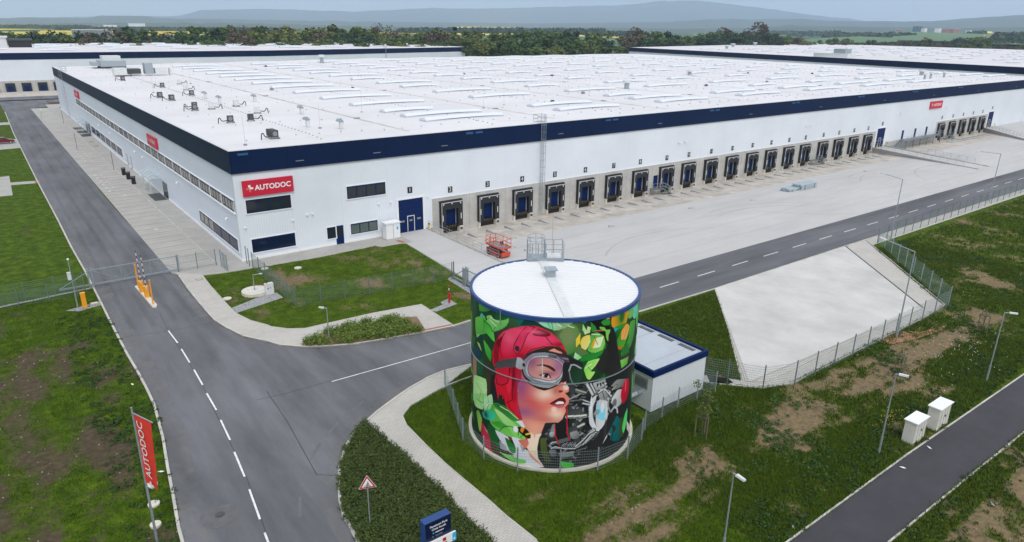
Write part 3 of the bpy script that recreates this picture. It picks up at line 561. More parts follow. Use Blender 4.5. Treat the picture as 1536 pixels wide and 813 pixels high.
('p',(20,22,23),[2.33,2.37,2.75,2.65,2.83,2.53,2.41,2.26],None),
('p',(20,22,23),[1.48,1.24,1.57,1.29,1.63,1.17,1.54,1.13],None),
('p',(50,52,53),[2.46,0.26,2.7,0.4,2.75,0.33,2.51,0.18],None),
('p',(50,52,53),[2.91,0.36,3.08,0.28,3.07,0.2,2.9,0.28],None),
('p',(30,32,33),[2.51,1.33,2.95,1.46,2.98,1.39,2.54,1.28],None),
('p',(120,122,123),[1.68,0.69,1.83,0.75,1.85,0.7,1.69,0.64],None),
('p',(50,52,53),[0.47,2.18,0.8,2.08,0.79,2.02,0.46,2.11],None),
('p',(50,52,53),[1.68,2.43,1.79,2.48,1.86,2.35,1.75,2.29],None),
('p',(120,122,123),[2.98,2.46,3.32,2.38,3.34,2.28,3.0,2.35],None),
('p',(15,17,18),[1.67,0.49,2.1,0.7,2.15,0.6,1.72,0.39],None),
('p',(15,17,18),[0.9,2.42,1.01,2.43,1.03,2.3,0.92,2.3],None),
('p',(75,77,78),[2.35,1.61,2.6,1.55,2.6,1.43,2.36,1.49],None),
('p',(20,22,23),[3.09,1.62,3.33,1.8,3.41,1.7,3.17,1.52],None),
('p',(20,22,23),[2.47,1.56,2.9,1.76,2.95,1.68,2.52,1.47],None),
('p',(95,97,98),[1.72,1.42,2.25,1.51,2.27,1.42,1.76,1.32],None),
('p',(20,22,23),[1.94,1.62,2.35,1.72,2.37,1.65,1.97,1.55],None),
('p',(75,77,78),[0.5,2.41,0.97,2.22,0.95,2.16,0.48,2.34],None),
('p',(120,122,123),[0.25,2.92,0.58,2.78,0.56,2.73,0.23,2.86],None),
('p',(95,97,98),[-0.38,2.18,-0.22,2.4,-0.12,2.31,-0.29,2.08],None),
('p',(75,77,78),[1.4,1.72,1.69,2.02,1.78,1.91,1.49,1.62],None),
('p',(120,122,123),[1.34,2.82,1.74,2.76,1.74,2.66,1.35,2.72],None),
('p',(95,97,98),[0.26,1.12,0.46,1.34,0.54,1.23,0.34,1.02],None),
('p',(15,17,18),[1.49,2.37,1.95,2.21,1.93,2.09,1.47,2.25],None),
('p',(15,17,18),[0.01,2.65,0.54,2.71,0.55,2.62,0.02,2.56],None),
('p',(75,77,78),[-0.12,3.01,0.37,3.1,0.39,2.97,-0.1,2.88],None),
('p',(75,77,78),[0.71,1.94,1.19,1.74,1.16,1.63,0.68,1.82],None),
('p',(50,52,53),[2.78,0.54,3.0,0.66,3.1,0.5,2.89,0.38],None),
('p',(30,32,33),[-0.03,2.28,0.08,2.43,0.12,2.39,0.01,2.25],None),
('p',(50,52,53),[2.5,0.8,2.61,0.79,2.63,0.63,2.52,0.64],None),
('p',(95,97,98),[2.69,2.39,3.26,2.23,3.28,2.17,2.69,2.32],None),
('p',(120,122,123),[0.82,1.37,1.03,1.59,1.1,1.5,0.89,1.27],None),
('p',(95,97,98),[0.63,2.17,0.97,2.59,1.04,2.5,0.71,2.09],None),
('p',(15,17,18),[-0.35,0.49,-0.16,0.56,-0.14,0.52,-0.34,0.44],None),
('p',(20,22,23),[-0.11,2.47,-0.01,2.44,-0.04,2.34,-0.14,2.37],None),
('p',(50,52,53),[1.64,0.99,1.95,1.04,1.97,0.94,1.67,0.89],None),
('p',(95,97,98),[2.88,0.87,3.3,0.75,3.31,0.64,2.89,0.76],None),
('p',(95,97,98),[1.57,1.98,2.11,2.06,2.14,1.95,1.6,1.87],None),
('p',(120,122,123),[-0.31,2.67,-0.15,2.77,-0.11,2.68,-0.27,2.59],None),
('p',(95,97,98),[2.91,0.88,3.4,0.8,3.43,0.68,2.93,0.76],None),
('p',(15,17,18),[-0.04,0.95,0.37,0.9,0.36,0.78,-0.05,0.83],None),
('p',(75,77,78),[-0.14,1.92,0.11,1.83,0.1,1.77,-0.15,1.86],None),
('p',(15,17,18),[1.66,0.34,2.05,0.55,2.08,0.49,1.69,0.28],None),
('p',(95,97,98),[2.48,2.26,2.61,2.23,2.62,2.08,2.48,2.12],None),
('p',(30,32,33),[2.81,0.48,2.94,0.48,2.98,0.38,2.84,0.38],None),
('p',(120,122,123),[0.53,0.78,1.01,1.0,1.04,0.93,0.56,0.71],None),
('p',(20,22,23),[1.24,1.1,1.51,1.25,1.58,1.11,1.32,0.97],None),
('p',(75,77,78),[0.75,2.58,1.19,2.65,1.21,2.58,0.76,2.51],None),
('p',(75,77,78),[2.71,2.08,3.36,1.8,3.35,1.7,2.7,1.98],None),
('p',(50,52,53),[0.43,0.73,0.7,0.94,0.75,0.84,0.49,0.64],None),
('p',(15,17,18),[3.44,2.46,3.73,2.46,3.8,2.33,3.5,2.33],None),
('p',(95,97,98),[1.8,1.14,1.95,1.25,2.03,1.13,1.88,1.02],None),
('p',(75,77,78),[3.42,2.13,3.61,2.11,3.63,2.04,3.44,2.06],None),
('p',(30,32,33),[2.37,2.66,2.9,2.41,2.89,2.35,2.36,2.6],None),
('p',(15,17,18),[1.4,2.23,1.75,2.13,1.75,2.05,1.39,2.15],None),
('p',(30,32,33),[0.82,0.98,1.09,0.92,1.08,0.86,0.81,0.92],None),
('p',(50,52,53),[0.15,2.76,0.32,2.85,0.34,2.78,0.17,2.7],None),
('p',(95,97,98),[2.17,2.46,2.62,2.43,2.65,2.29,2.2,2.32],None),
('p',(15,17,18),[2.89,1.32,3.4,1.46,3.43,1.41,2.92,1.27],None),
('p',(30,32,33),[1.97,2.13,2.17,2.07,2.17,1.93,1.97,1.97],None),
('p',(120,122,123),[2.15,0.46,2.46,0.52,2.49,0.46,2.18,0.4],None),
('p',(15,17,18),[1.74,0.82,2.22,0.68,2.22,0.56,1.73,0.71],None),
('p',(20,22,23),[0.07,1.0,0.3,1.04,0.32,0.9,0.09,0.86],None),
('p',(120,122,123),[1.08,2.25,1.35,2.44,1.39,2.38,1.12,2.19],None),
('p',(30,32,33),[-0.18,2.08,0.04,2.36,0.12,2.28,-0.11,2.0],None),
('p',(120,122,123),[0.59,1.98,0.68,2.13,0.78,2.04,0.68,1.89],None),
('p',(30,32,33),[-0.04,2.77,0.16,2.98,0.23,2.9,0.03,2.69],None),
('p',(15,17,18),[2.75,1.8,3.29,1.49,3.27,1.41,2.73,1.73],None),
('p',(120,122,123),[2.26,1.48,2.35,1.51,2.41,1.41,2.32,1.38],None),
('p',(30,32,33),[0.93,1.86,1.48,1.86,1.49,1.74,0.95,1.74],None),
('p',(75,77,78),[1.12,3.08,1.65,2.99,1.65,2.91,1.13,3.01],None),
('p',(50,52,53),[3.47,1.15,3.62,1.1,3.62,1.04,3.48,1.09],None),
('p',(20,22,23),[0.38,1.92,0.8,1.74,0.77,1.64,0.35,1.82],None),
('p',(75,77,78),[3.34,1.33,3.74,1.15,3.73,1.03,3.33,1.21],None),
('p',(50,52,53),[2.99,1.43,3.27,1.32,3.27,1.21,2.99,1.33],None),
('p',(75,77,78),[3.26,2.31,3.47,2.33,3.51,2.23,3.3,2.22],None),
('p',(95,97,98),[2.39,0.32,2.85,0.37,2.87,0.31,2.41,0.27],None),
('p',(30,32,33),[1.92,3.04,2.17,2.93,2.15,2.83,1.91,2.95],None),
('p',(20,22,23),[1.61,2.03,2.04,1.89,2.03,1.75,1.59,1.89],None),
('p',(30,32,33),[3.36,0.74,3.92,0.84,4.0,0.72,3.42,0.63],None),
('p',(20,22,23),[0.59,0.99,0.96,1.13,0.99,1.04,0.63,0.89],None),
('p',(15,17,18),[1.07,0.54,1.27,0.73,1.32,0.67,1.1,0.49],None),
('p',(20,22,23),[0.16,2.61,0.62,2.87,0.67,2.75,0.21,2.5],None),
('p',(175,180,180),[2.01,6.1,2.37,6.04,2.94,5.17,2.52,5.2],(120,122,124)),
('p',(25,25,25),[2.41,6.03,2.61,5.99,2.86,5.4,2.72,5.36],None),
('p',(190,193,195),[2.61,6.03,3.55,6.11,3.64,5.43,2.89,5.46],(130,133,135)),
('p',(40,42,44),[2.89,5.93,3.02,5.93,3.07,5.69,2.95,5.68],None),
('p',(40,42,44),[3.1,5.94,3.23,5.93,3.28,5.69,3.16,5.68],None),
('p',(40,42,44),[3.3,5.94,3.44,5.93,3.49,5.69,3.37,5.68],None),
('p',(165,168,168),[2.93,5.31,3.86,5.26,4.28,4.42,3.27,4.64],(110,112,114)),
('l',(50,52,54),[3.01,5.22,3.19,4.76],0.05),
('l',(50,52,54),[3.38,5.23,3.58,4.69],0.05),
('l',(50,52,54),[3.7,5.17,4.05,4.57],0.05),
('p',(150,152,150),[4.19,5.5,4.64,5.69,5.74,5.31,5.52,4.91,4.71,5.03,4.41,5.07],(95,95,90)),
('p',(200,205,210),[2.53,3.24,2.42,4.46,2.57,4.91,2.94,5.17,2.9,4.83,2.74,4.39,2.73,3.76,2.92,3.15,3.34,2.46,3.11,2.53,2.76,2.83],(225,228,230)),
('l',(60,62,65),[2.96,4.82,2.79,4.38,2.8,3.74,2.96,3.14,3.17,2.72],0.06),
('p',(190,193,197),[2.96,3.7,2.96,4.48,3.19,4.75,3.89,4.41,3.92,3.7,3.9,3.13,3.57,2.64,3.24,2.54,3.02,3.05],(225,225,226)),
('p',(130,215,238),[3.09,4.51,3.31,4.1,3.69,3.99,3.71,3.2,3.53,3.14,3.04,3.53,3.01,4.25],None),
('b',(150,155,160),[3.06,3.89],(0.22,0.22,1.0)),
('p',(225,225,222),[5.3,4.72,5.3,3.72,4.74,3.67,4.21,4.16,4.27,4.56,4.72,4.92],(165,168,170)),
('b',(60,62,66),[4.51,4.05],(0.25,0.35,0.8)),
('l',(150,152,155),[3.92,4.54,3.92,4.05,4.13,3.62],0.12),
('l',(195,205,190),[1.01,3.89,2.26,3.79],0.24),
('l',(175,180,168),[1.11,2.87,2.15,3.25],0.24),
('l',(170,173,176),[2.14,2.15,2.88,2.65],0.2),
('l',(150,153,156),[2.01,4.74,2.56,4.5],0.16),
('l',(150,153,156),[1.11,5.11,1.97,5.5],0.1),
('l',(120,123,120),[1.55,5.68,2.04,5.42],0.2),
('l',(185,188,190),[1.94,1.88,2.49,2.47,2.94,2.67],0.14),
('l',(150,153,156),[2.23,1.83,2.96,2.43],0.12),
('p',(215,215,215),[1.38,4.57,1.64,4.44,1.68,4.27,1.42,4.4],None),
('l',(150,155,158),[-0.03,1.83,0.17,1.69,0.71,1.65,1.67,1.57,2.23,1.83],0.1),
('l',(120,125,128),[-0.03,1.83,0.36,2.08,1.03,1.91,1.8,1.83],0.1),
('b',(90,95,98),[0.14,2.61],(0.3,0.25,0.8)),
('p',(85,98,45),[-0.58,2.25,-0.25,2.36,-0.07,1.28,0.2,0.67,-0.17,0.57,-0.49,1.25],(60,70,35)),
('p',(0,115,118),[4.35,2.68,4.92,2.98,5.43,2.2,5.43,0.91,4.36,1.4],(0,85,90)),
('p',(0,110,115),[4.26,2.7,4.88,2.99,5.23,2.12,4.93,1.46,4.38,1.38],(0,90,95)),
('p',(60,45,30),[4.36,2.53,4.9,2.15,4.73,1.79,4.49,2.18],None),
('l',(40,42,40),[4.6,2.4,4.49,1.34],0.12),
('p',(60,80,40),[5.17,2.63,5.58,2.59,5.99,0.93,5.35,1.1],None),
('l',(25,26,28),[1.94,1.88,2.49,2.43,2.95,2.63],0.24),
('l',(150,154,156),[1.94,1.88,2.49,2.43,2.95,2.63],0.16),
('l',(215,220,222),[1.94,1.88,2.49,2.43,2.95,2.63],0.064),
('l',(25,26,28),[2.16,1.76,2.66,2.28,3.08,2.44],0.18),
('l',(150,154,156),[2.16,1.76,2.66,2.28,3.08,2.44],0.12),
('l',(215,220,222),[2.16,1.76,2.66,2.28,3.08,2.44],0.048),
('l',(25,26,28),[1.66,1.69,2.21,2.14,2.86,2.77],0.15000000000000002),
('l',(150,154,156),[1.66,1.69,2.21,2.14,2.86,2.77],0.1),
('l',(215,220,222),[1.66,1.69,2.21,2.14,2.86,2.77],0.04000000000000001),
('l',(25,26,28),[2.3,1.81,2.97,2.31],0.135),
('l',(150,154,156),[2.3,1.81,2.97,2.31],0.09),
('l',(180,184,186),[2.3,1.81,2.97,2.31],0.036),
('l',(25,26,28),[1.01,3.89,2.26,3.79],0.30000000000000004),
('l',(170,178,168),[1.01,3.89,2.26,3.79],0.2),
('l',(225,232,220),[1.01,3.89,2.26,3.79],0.08000000000000002),
('l',(25,26,28),[1.11,2.87,2.15,3.25],0.30000000000000004),
('l',(150,155,145),[1.11,2.87,2.15,3.25],0.2),
('l',(215,218,205),[1.11,2.87,2.15,3.25],0.08000000000000002),
('l',(25,26,28),[2.01,4.74,2.52,4.54],0.18),
('l',(150,154,156),[2.01,4.74,2.52,4.54],0.12),
('l',(215,220,222),[2.01,4.74,2.52,4.54],0.048),
('l',(25,26,28),[1.93,5.02,2.48,4.72],0.12),
('l',(150,154,156),[1.93,5.02,2.48,4.72],0.08),
('l',(215,220,222),[1.93,5.02,2.48,4.72],0.032),
('l',(25,26,28),[1.06,4.98,1.93,5.02],0.12),
('l',(90,92,95),[1.06,4.98,1.93,5.02],0.08),
('l',(130,132,134),[1.06,4.98,1.93,5.02],0.032),
('l',(25,26,28),[1.52,5.75,2.17,5.46],0.24),
('l',(115,120,112),[1.52,5.75,2.17,5.46],0.16),
('l',(170,175,165),[1.52,5.75,2.17,5.46],0.064),
('l',(25,26,28),[2.21,6.04,2.65,5.24],0.30000000000000004),
('l',(150,154,156),[2.21,6.04,2.65,5.24],0.2),
('l',(215,220,222),[2.21,6.04,2.65,5.24],0.08000000000000002),
('l',(25,26,28),[2.47,6.02,2.82,5.34],0.18),
('l',(150,154,156),[2.47,6.02,2.82,5.34],0.12),
('l',(215,220,222),[2.47,6.02,2.82,5.34],0.048),
('l',(25,26,28),[3.08,5.27,3.68,5.52],0.22499999999999998),
('l',(150,154,156),[3.08,5.27,3.68,5.52],0.15),
('l',(215,220,222),[3.08,5.27,3.68,5.52],0.06),
('l',(25,26,28),[3.52,5.43,4.17,4.67],0.18),
('l',(150,154,156),[3.52,5.43,4.17,4.67],0.12),
('l',(215,220,222),[3.52,5.43,4.17,4.67],0.048),
('l',(25,26,28),[4.22,5.14,4.58,5.29],0.21000000000000002),
('l',(140,140,130),[4.22,5.14,4.58,5.29],0.14),
('l',(190,190,180),[4.22,5.14,4.58,5.29],0.05600000000000001),
('p',(205,208,210),[2.99,5.76,3.18,5.76,3.1,5.63],None),
('p',(205,208,210),[3.27,5.77,3.47,5.76,3.39,5.63],None),
('p',(205,208,210),[3.5,5.81,3.7,5.79,3.62,5.66],None),
('p',(205,208,210),[3.14,5.46,3.34,5.45,3.25,5.33],None),
('p',(205,208,210),[3.41,5.39,3.62,5.38,3.53,5.25],None),
('p',(205,208,210),[3.88,5.04,4.11,5.01,4.01,4.89],None),
('p',(205,208,210),[4.03,4.79,4.26,4.75,4.16,4.63],None),
('p',(205,208,210),[3.78,4.66,4.01,4.63,3.91,4.5],None),
('p',(95,98,100),[0.12,3.3,0.28,3.42,0.33,3.0,0.27,2.58,0.05,2.46,0.0,2.76],(160,163,165)),
('p',(40,42,44),[1.09,3.06,1.59,3.24,1.78,2.99,1.47,2.8,1.14,2.67],(85,88,90)),
('p',(160,163,166),[1.27,2.74,1.68,2.85,1.9,2.58,1.85,2.28,1.5,2.26,1.32,2.43],(95,98,100)),
('p',(60,62,64),[1.5,2.18,1.92,2.27,2.0,2.03,1.65,1.96],None),
('l',(25,26,28),[0.11,1.61,0.37,1.77,0.98,1.6,1.67,1.55],0.10500000000000001),
('l',(150,154,156),[0.11,1.61,0.37,1.77,0.98,1.6,1.67,1.55],0.07),
('l',(215,220,222),[0.11,1.61,0.37,1.77,0.98,1.6,1.67,1.55],0.028000000000000004),
('l',(25,26,28),[0.06,1.96,0.16,2.08,0.42,2.12],0.09),
('l',(150,154,156),[0.06,1.96,0.16,2.08,0.42,2.12],0.06),
('l',(215,220,222),[0.06,1.96,0.16,2.08,0.42,2.12],0.024),
('p',(200,203,205),[-0.03,2.72,0.13,2.84,0.3,2.77,0.28,2.5,0.05,2.46],(110,113,115)),
('p',(130,133,136),[0.01,1.49,0.37,1.54,0.49,1.23,0.19,1.06,0.05,1.21],(70,72,74)),
('l',(150,153,155),[0.77,1.77,1.03,2.08],0.03),
('l',(150,153,155),[0.89,1.76,1.14,2.07],0.03),
('l',(150,153,155),[1.01,1.76,1.24,2.06],0.03),
('l',(150,153,155),[1.13,1.75,1.35,2.05],0.03),
('l',(150,153,155),[1.26,1.74,1.47,2.04],0.03),
('l',(150,153,155),[1.38,1.72,1.58,2.03],0.03),
('l',(150,153,155),[1.51,1.71,1.69,2.01],0.03),
('p',(60,62,64),[1.13,4.63,1.25,4.65,1.29,4.27,1.16,4.25],None),
('p',(120,124,127),[1.29,4.6,1.42,4.61,1.46,4.26,1.32,4.24],None),
('p',(60,62,64),[1.46,4.56,1.58,4.57,1.62,4.24,1.48,4.23],None),
('p',(120,124,127),[1.62,4.52,1.75,4.53,1.79,4.22,1.65,4.21],None),
('p',(60,62,64),[1.79,4.48,1.92,4.49,1.96,4.19,1.82,4.18],None),
('p',(120,124,127),[1.96,4.43,2.09,4.44,2.13,4.16,1.99,4.16],None),
('p',(45,47,49),[0.61,4.44,1.82,4.42,2.27,3.89,1.02,3.97],(85,88,90)),
('l',(25,26,28),[1.09,3.93,2.27,3.86],0.255),
('l',(165,170,160),[1.09,3.93,2.27,3.86],0.17),
('l',(225,228,215),[1.09,3.93,2.27,3.86],0.068),
('b',(235,238,240),[2.59,4.49],(0.08,0.7,0.8)),
('b',(235,238,240),[3.46,4.13],(0.15,0.4,0.7)),
('p',(24,24,25),[4.2,3.42,4.49,3.61,4.87,3.29,4.78,2.92,3.57,1.38,3.39,0.16,3.1,0.18,1.45,0.22,2.27,1.11,2.91,1.9],(48,48,50)),
('b',(60,60,64),[3.8,2.48],(0.12,0.8,0.7)),
('l',(190,193,196),[4.3,3.62,4.52,3.8,4.82,3.56,4.92,3.21],0.14),
('p',(210,18,50),[5.16,4.64,5.54,5.24,5.93,5.25,6.23,5.06,6.39,4.22,6.03,3.67,5.51,3.57,5.18,4.2],(165,5,35)),
('b',(250,90,110),[5.74,4.82],(0.1,0.5,0.8)),
('p',(50,200,85),[6.36,2.88,6.43,1.84,5.97,1.14,5.67,1.71,5.88,2.5],(110,230,130)),
('p',(225,220,205),[6.43,1.84,8.0,0.47,7.41,0.35,6.58,1.15],None),
('p',(220,220,215),[3.78,1.62,4.03,2.0,4.0,1.78,3.66,1.39],None),
('p',(26,27,28),[0.31,3.44,1.05,3.58,1.05,2.76,1.29,2.2,0.63,1.88,0.37,2.54],None),
('l',(190,20,35),[1.01,4.57,1.07,2.76,1.29,2.2],0.07),
('l',(190,20,35),[0.3,3.31,0.36,2.54,0.6,1.89],0.07),
('p',(90,95,96),[0.48,2.24,1.15,2.43,1.24,2.19,0.63,1.97],None),
('l',(55,58,60),[0.63,1.77,0.96,2.11],0.03),
('l',(55,58,60),[0.82,1.78,1.13,2.11],0.03),
('l',(55,58,60),[1.01,1.79,1.31,2.11],0.03),
('l',(55,58,60),[1.2,1.79,1.49,2.11],0.03),
('l',(55,58,60),[1.39,1.79,1.67,2.1],0.03),
('p',(80,205,60),[0.71,0.66,1.15,0.61,1.59,0.46,1.59,0.2,0.89,0.21],(50,160,50)),
('p',(150,153,155),[0.57,1.3,1.61,1.39,1.55,1.0,0.73,0.95],(110,112,115)),
('l',(40,110,45),[-5.27,9.7,-4.92,9.16,-5.03,8.45],0.035),
('l',(40,110,45),[-4.55,9.63,-3.77,9.29,-4.07,8.86],0.035),
('l',(40,110,45),[-5.9,3.53,-5.44,3.18,-5.18,2.94],0.035),
('l',(40,110,45),[-4.54,4.05,-4.44,3.59,-4.7,2.96],0.035),
('l',(40,110,45),[0.33,10.21,0.68,10.02],0.035),
('l',(40,110,45),[2.49,9.23,2.8,8.6],0.035),
('l',(40,110,45),[-6.07,4.36,-5.3,4.16,-5.59,3.43],0.035),
('l',(40,110,45),[2.14,7.28,2.56,6.81],0.035),
('l',(40,110,45),[5.46,9.12,4.89,8.17],0.035),
('l',(225,245,205),[-4.3,9.71,-3.53,9.62],0.05),
('l',(225,245,205),[-4.4,9.55,-3.77,9.29],0.05),
('l',(225,245,205),[-4.39,3.69,-4.7,3.32],0.05),
('l',(225,245,205),[-3.4,3.88,-2.71,3.77,-2.07,3.4],0.05),
('l',(225,245,205),[0.1,10.27,0.45,9.96],0.05),
('l',(225,245,205),[0.86,10.02,1.22,9.88],0.05),
('l',(225,245,205),[-5.73,4.67,-5.04,4.78],0.05),
('l',(225,245,205),[2.35,9.35,2.9,9.23],0.05),
('l',(225,245,205),[2.08,7.16,2.46,7.36],0.05),
('P',(212,116,96),[-1.88,7.58,0.38,8.55,0.94,8.09,1.0,6.37,0.46,6.31,0.82,6.32,1.09,5.89,1.04,5.62,0.84,5.56,1.04,5.32,1.12,5.18,1.08,4.8,0.9,4.57,0.94,4.29,0.75,3.75,0.5,3.51,0.2,3.49,0.59,3.54,-0.29,3.45,-0.46,2.94,-0.66,2.27,-0.76,1.54,-0.67,0.83,-0.29,0.23,-1.23,0.88,-1.35,1.87,-1.59,2.96,-1.8,3.4,-2.09,4.45,-2.09,4.74,-2.14,5.91,-1.86,6.52],(232,142,120)),
('c',(150,80,135),[-1.84,5.64],(0.7,1.1,0.9)),
('c',(215,70,78),[-1.0,4.95],(0.8,0.9,0.8)),
('c',(250,225,200),[-0.34,5.4],(0.7,0.5,0.85)),
('c',(130,80,140),[-1.61,3.94],(0.8,0.45,0.8)),
('c',(240,165,140),[-0.9,3.16],(1.0,0.6,0.8)),
('c',(232,110,95),[-0.03,4.85],(0.5,0.5,0.6)),
('c',(252,225,200),[0.36,4.02],(0.5,0.45,0.9)),
('c',(200,100,95),[-0.22,3.73],(1.1,0.3,0.6)),
('p',(248,222,195),[-1.26,2.6,-1.01,2.51,-0.94,2.16,-0.88,2.53,-0.51,2.65,-0.66,2.27,-0.76,1.54,-0.67,0.83,-0.29,0.23,-1.23,1.17,-1.5,1.69],(235,215,205)),
('c',(250,225,195),[-0.99,1.79],(0.5,0.9,0.7)),
('p',(205,105,90),[-2.01,1.88,-1.64,2.02,-1.45,2.2,-1.3,1.81,-1.5,1.39,-1.77,1.55],(225,130,110)),
('c',(245,150,130),[0.72,5.87],(0.4,0.5,0.8)),
('c',(250,215,200),[0.89,6.03],(0.2,0.3,0.9)),
('p',(110,20,30),[0.43,5.68,0.55,5.77,0.71,5.72,0.66,5.62,0.5,5.59],None),
('c',(170,70,60),[0.3,5.74],(0.3,0.4,0.6)),
('p',(105,8,28),[-0.07,4.82,0.32,5.13,0.59,5.27,0.81,5.22,0.91,5.02,0.88,4.79,0.75,4.97,0.46,5.0,0.27,4.84],None),
('p',(245,240,238),[0.27,4.86,0.51,5.0,0.8,4.92,0.76,4.79,0.4,4.78],None),
('p',(195,60,80),[-0.03,4.79,0.4,4.75,0.8,4.77,0.84,4.62,0.56,4.51,0.27,4.61],(220,110,115)),
('l',(70,0,15),[-0.05,4.81,0.37,4.76,0.78,4.77,0.89,5.01],0.05),
('c',(250,220,205),[0.21,4.43],(0.18,0.2,0.7)),
('P',(212,14,44),[-4.06,6.8,-4.09,7.4,-3.89,8.08,-3.6,8.64,-3.2,9.1,-2.64,9.46,-1.92,9.75,-1.3,9.9,-0.88,9.89,-0.17,9.6,0.43,9.03,0.74,8.55,0.83,8.22,0.43,8.67,-0.15,8.7,-0.79,8.48,-1.32,8.21,-1.69,7.85,-1.87,7.38,-1.93,6.77,-1.85,6.25,-2.08,5.93,-2.13,5.37,-2.09,4.74,-2.05,4.46,-1.91,4.01,-1.75,3.4,-2.0,3.41,-2.42,3.76,-2.71,3.88,-2.93,4.05,-3.15,4.47,-3.49,4.77,-3.57,4.26,-3.74,4.98,-3.88,5.49,-3.75,6.09,-3.88,6.39],(218,18,42)),
('c',(248,95,135),[-1.4,9.1],(1.0,0.6,0.9)),
('c',(245,70,115),[-0.45,9.02],(0.9,0.6,0.85)),
('c',(248,90,130),[-2.77,8.75],(0.6,0.7,0.9)),
('c',(238,50,95),[-2.98,8.03],(0.5,0.5,0.7)),
('c',(130,5,30),[-3.76,7.72],(0.25,1.4,0.8)),
('c',(140,5,35),[-2.53,6.89],(0.5,0.6,0.7)),
('c',(150,5,30),[-2.37,5.44],(0.25,1.0,0.6)),
('c',(240,50,80),[-2.73,5.75],(0.2,0.8,0.6)),
('p',(115,2,28),[-1.24,9.32,-0.93,9.75,-0.52,9.69,-0.16,9.52,-0.22,9.33,-0.69,9.27],None),
('p',(115,2,28),[-3.61,8.4,-3.16,8.93,-3.51,7.87,-3.78,8.22],None),
('l',(110,2,28),[-3.1,9.05,-3.4,8.5,-3.43,7.69,-3.16,7.24],0.05),
('l',(110,2,28),[-0.46,9.31,-0.03,8.79],0.05),
('l',(110,2,28),[-1.63,7.96,-1.27,8.35,-0.55,8.63,0.38,8.67],0.05),
('p',(225,40,85),[-2.03,9.24,-1.66,9.76,-1.18,9.86,-1.58,9.26,-1.96,8.22,-2.2,7.89,-2.44,8.03,-2.41,8.45],(235,60,105)),
('l',(95,0,22),[-1.66,9.76,-2.03,9.24,-2.41,8.45,-2.45,8.03,-2.19,7.87,-1.95,8.19,-1.56,9.27,-1.12,9.84,-1.42,9.86],0.05),
('c',(45,45,48),[-2.2,8.23],(0.17,0.2,1.0)),
('c',(45,45,48),[-2.2,8.23],(0.17,0.2,1.0)),
('p',(190,8,40),[-3.67,6.4,-3.39,7.24,-2.75,7.46,-2.72,6.29,-2.86,5.71,-3.32,5.4,-3.69,5.41,-3.75,5.75],(215,25,60)),
('l',(85,0,20),[-2.74,7.37,-2.71,6.3,-2.85,5.71,-3.32,5.38,-3.69,5.39,-3.75,5.75],0.06),
('l',(110,2,28),[-3.76,7.52,-3.59,7.1,-3.75,6.71],0.05),
('l',(85,0,20),[-2.46,6.91,-2.47,4.63],0.05),
('l',(85,0,20),[-2.83,4.58,-2.64,4.01,-2.35,3.75],0.05),
('l',(85,0,20),[-2.93,4.26,-2.47,4.65],0.05),
('p',(35,15,10),[-3.4,4.32,-3.15,4.71,-2.93,4.05,-3.15,4.47,-3.09,4.7,-3.33,4.69],None),
('c',(120,50,90),[-1.98,5.95],(0.3,0.7,0.7)),
('c',(200,90,85),[0.48,5.81],(0.35,0.2,0.6)),
('c',(250,205,180),[-0.84,5.76],(0.5,0.35,0.6)),
('c',(190,80,80),[0.09,4.35],(0.7,0.12,0.5)),
('c',(250,215,190),[0.54,4.03],(0.4,0.3,0.7)),
('c',(120,70,120),[-1.81,4.17],(0.3,0.5,0.7)),
('c',(245,75,115),[-2.17,9.41],(0.5,0.3,0.8)),
('c',(110,2,28),[-2.39,6.39],(0.12,0.9,0.7)),
('c',(110,2,28),[-1.88,7.78],(0.5,0.2,0.6)),
('c',(250,110,145),[-1.05,9.53],(0.5,0.15,0.8)),
('c',(120,2,28),[0.32,8.81],(0.5,0.15,0.7)),
('p',(70,36,24),[-0.9,8.36,-0.49,8.54,-0.02,8.65,0.45,8.61,0.78,8.35,0.91,8.08,0.58,8.19,0.22,8.45,-0.25,8.38],None),
('p',(235,165,140),[-0.33,8.34,0.07,8.54,0.51,8.32,0.65,8.15],None),
('p',(62,63,66),[-3.94,6.28,-3.75,6.83,-3.33,7.16,-2.16,7.62,-2.22,7.02,-2.74,6.82,-3.19,6.68,-3.34,6.51,-3.49,6.57],(85,86,88)),
('p',(32,33,36),[-1.91,7.04,-1.83,7.56,-1.5,8.06,-1.02,8.34,-0.25,8.38,0.58,8.21,0.97,8.1,1.44,7.81,1.87,7.51,1.86,7.16,1.2,7.48,1.04,7.3,1.05,6.5,0.95,6.34,0.67,6.37,0.46,6.15,0.12,5.91,-0.41,5.69,-0.89,5.79,-1.4,6.04,-1.79,6.53],None),
('p',(150,155,162),[-1.81,7.06,-1.69,7.6,-1.19,8.1,-0.48,8.26,0.23,8.15,0.66,7.84,0.74,7.38,0.7,6.78,0.47,6.38,-0.18,5.97,-0.72,5.99,-1.27,6.23,-1.67,6.56],(105,108,114)),
('p',(200,204,210),[-1.6,6.97,-1.49,7.52,-1.07,7.92,-0.36,8.04,0.3,7.83,0.65,7.51,0.69,7.05,0.57,6.65,0.17,6.28,-0.42,6.27,-1.03,6.4,-1.47,6.6],None),
('p',(120,124,130),[-1.51,7.06,-1.37,7.58,-0.95,7.88,-0.24,7.97,0.36,7.73,0.64,7.38,0.62,6.92,0.34,6.48,-0.19,6.35,-0.73,6.42,-1.22,6.47,-1.46,6.7],None),
('p',(196,122,112),[-1.43,7.08,-1.3,7.58,-0.9,7.82,-0.22,7.89,0.31,7.67,0.57,7.33,0.51,6.78,0.07,6.43,-0.55,6.46,-1.16,6.57,-1.4,6.81],(225,160,160)),
('b',(140,80,120),[-1.18,7.44],(0.45,0.5,0.85)),
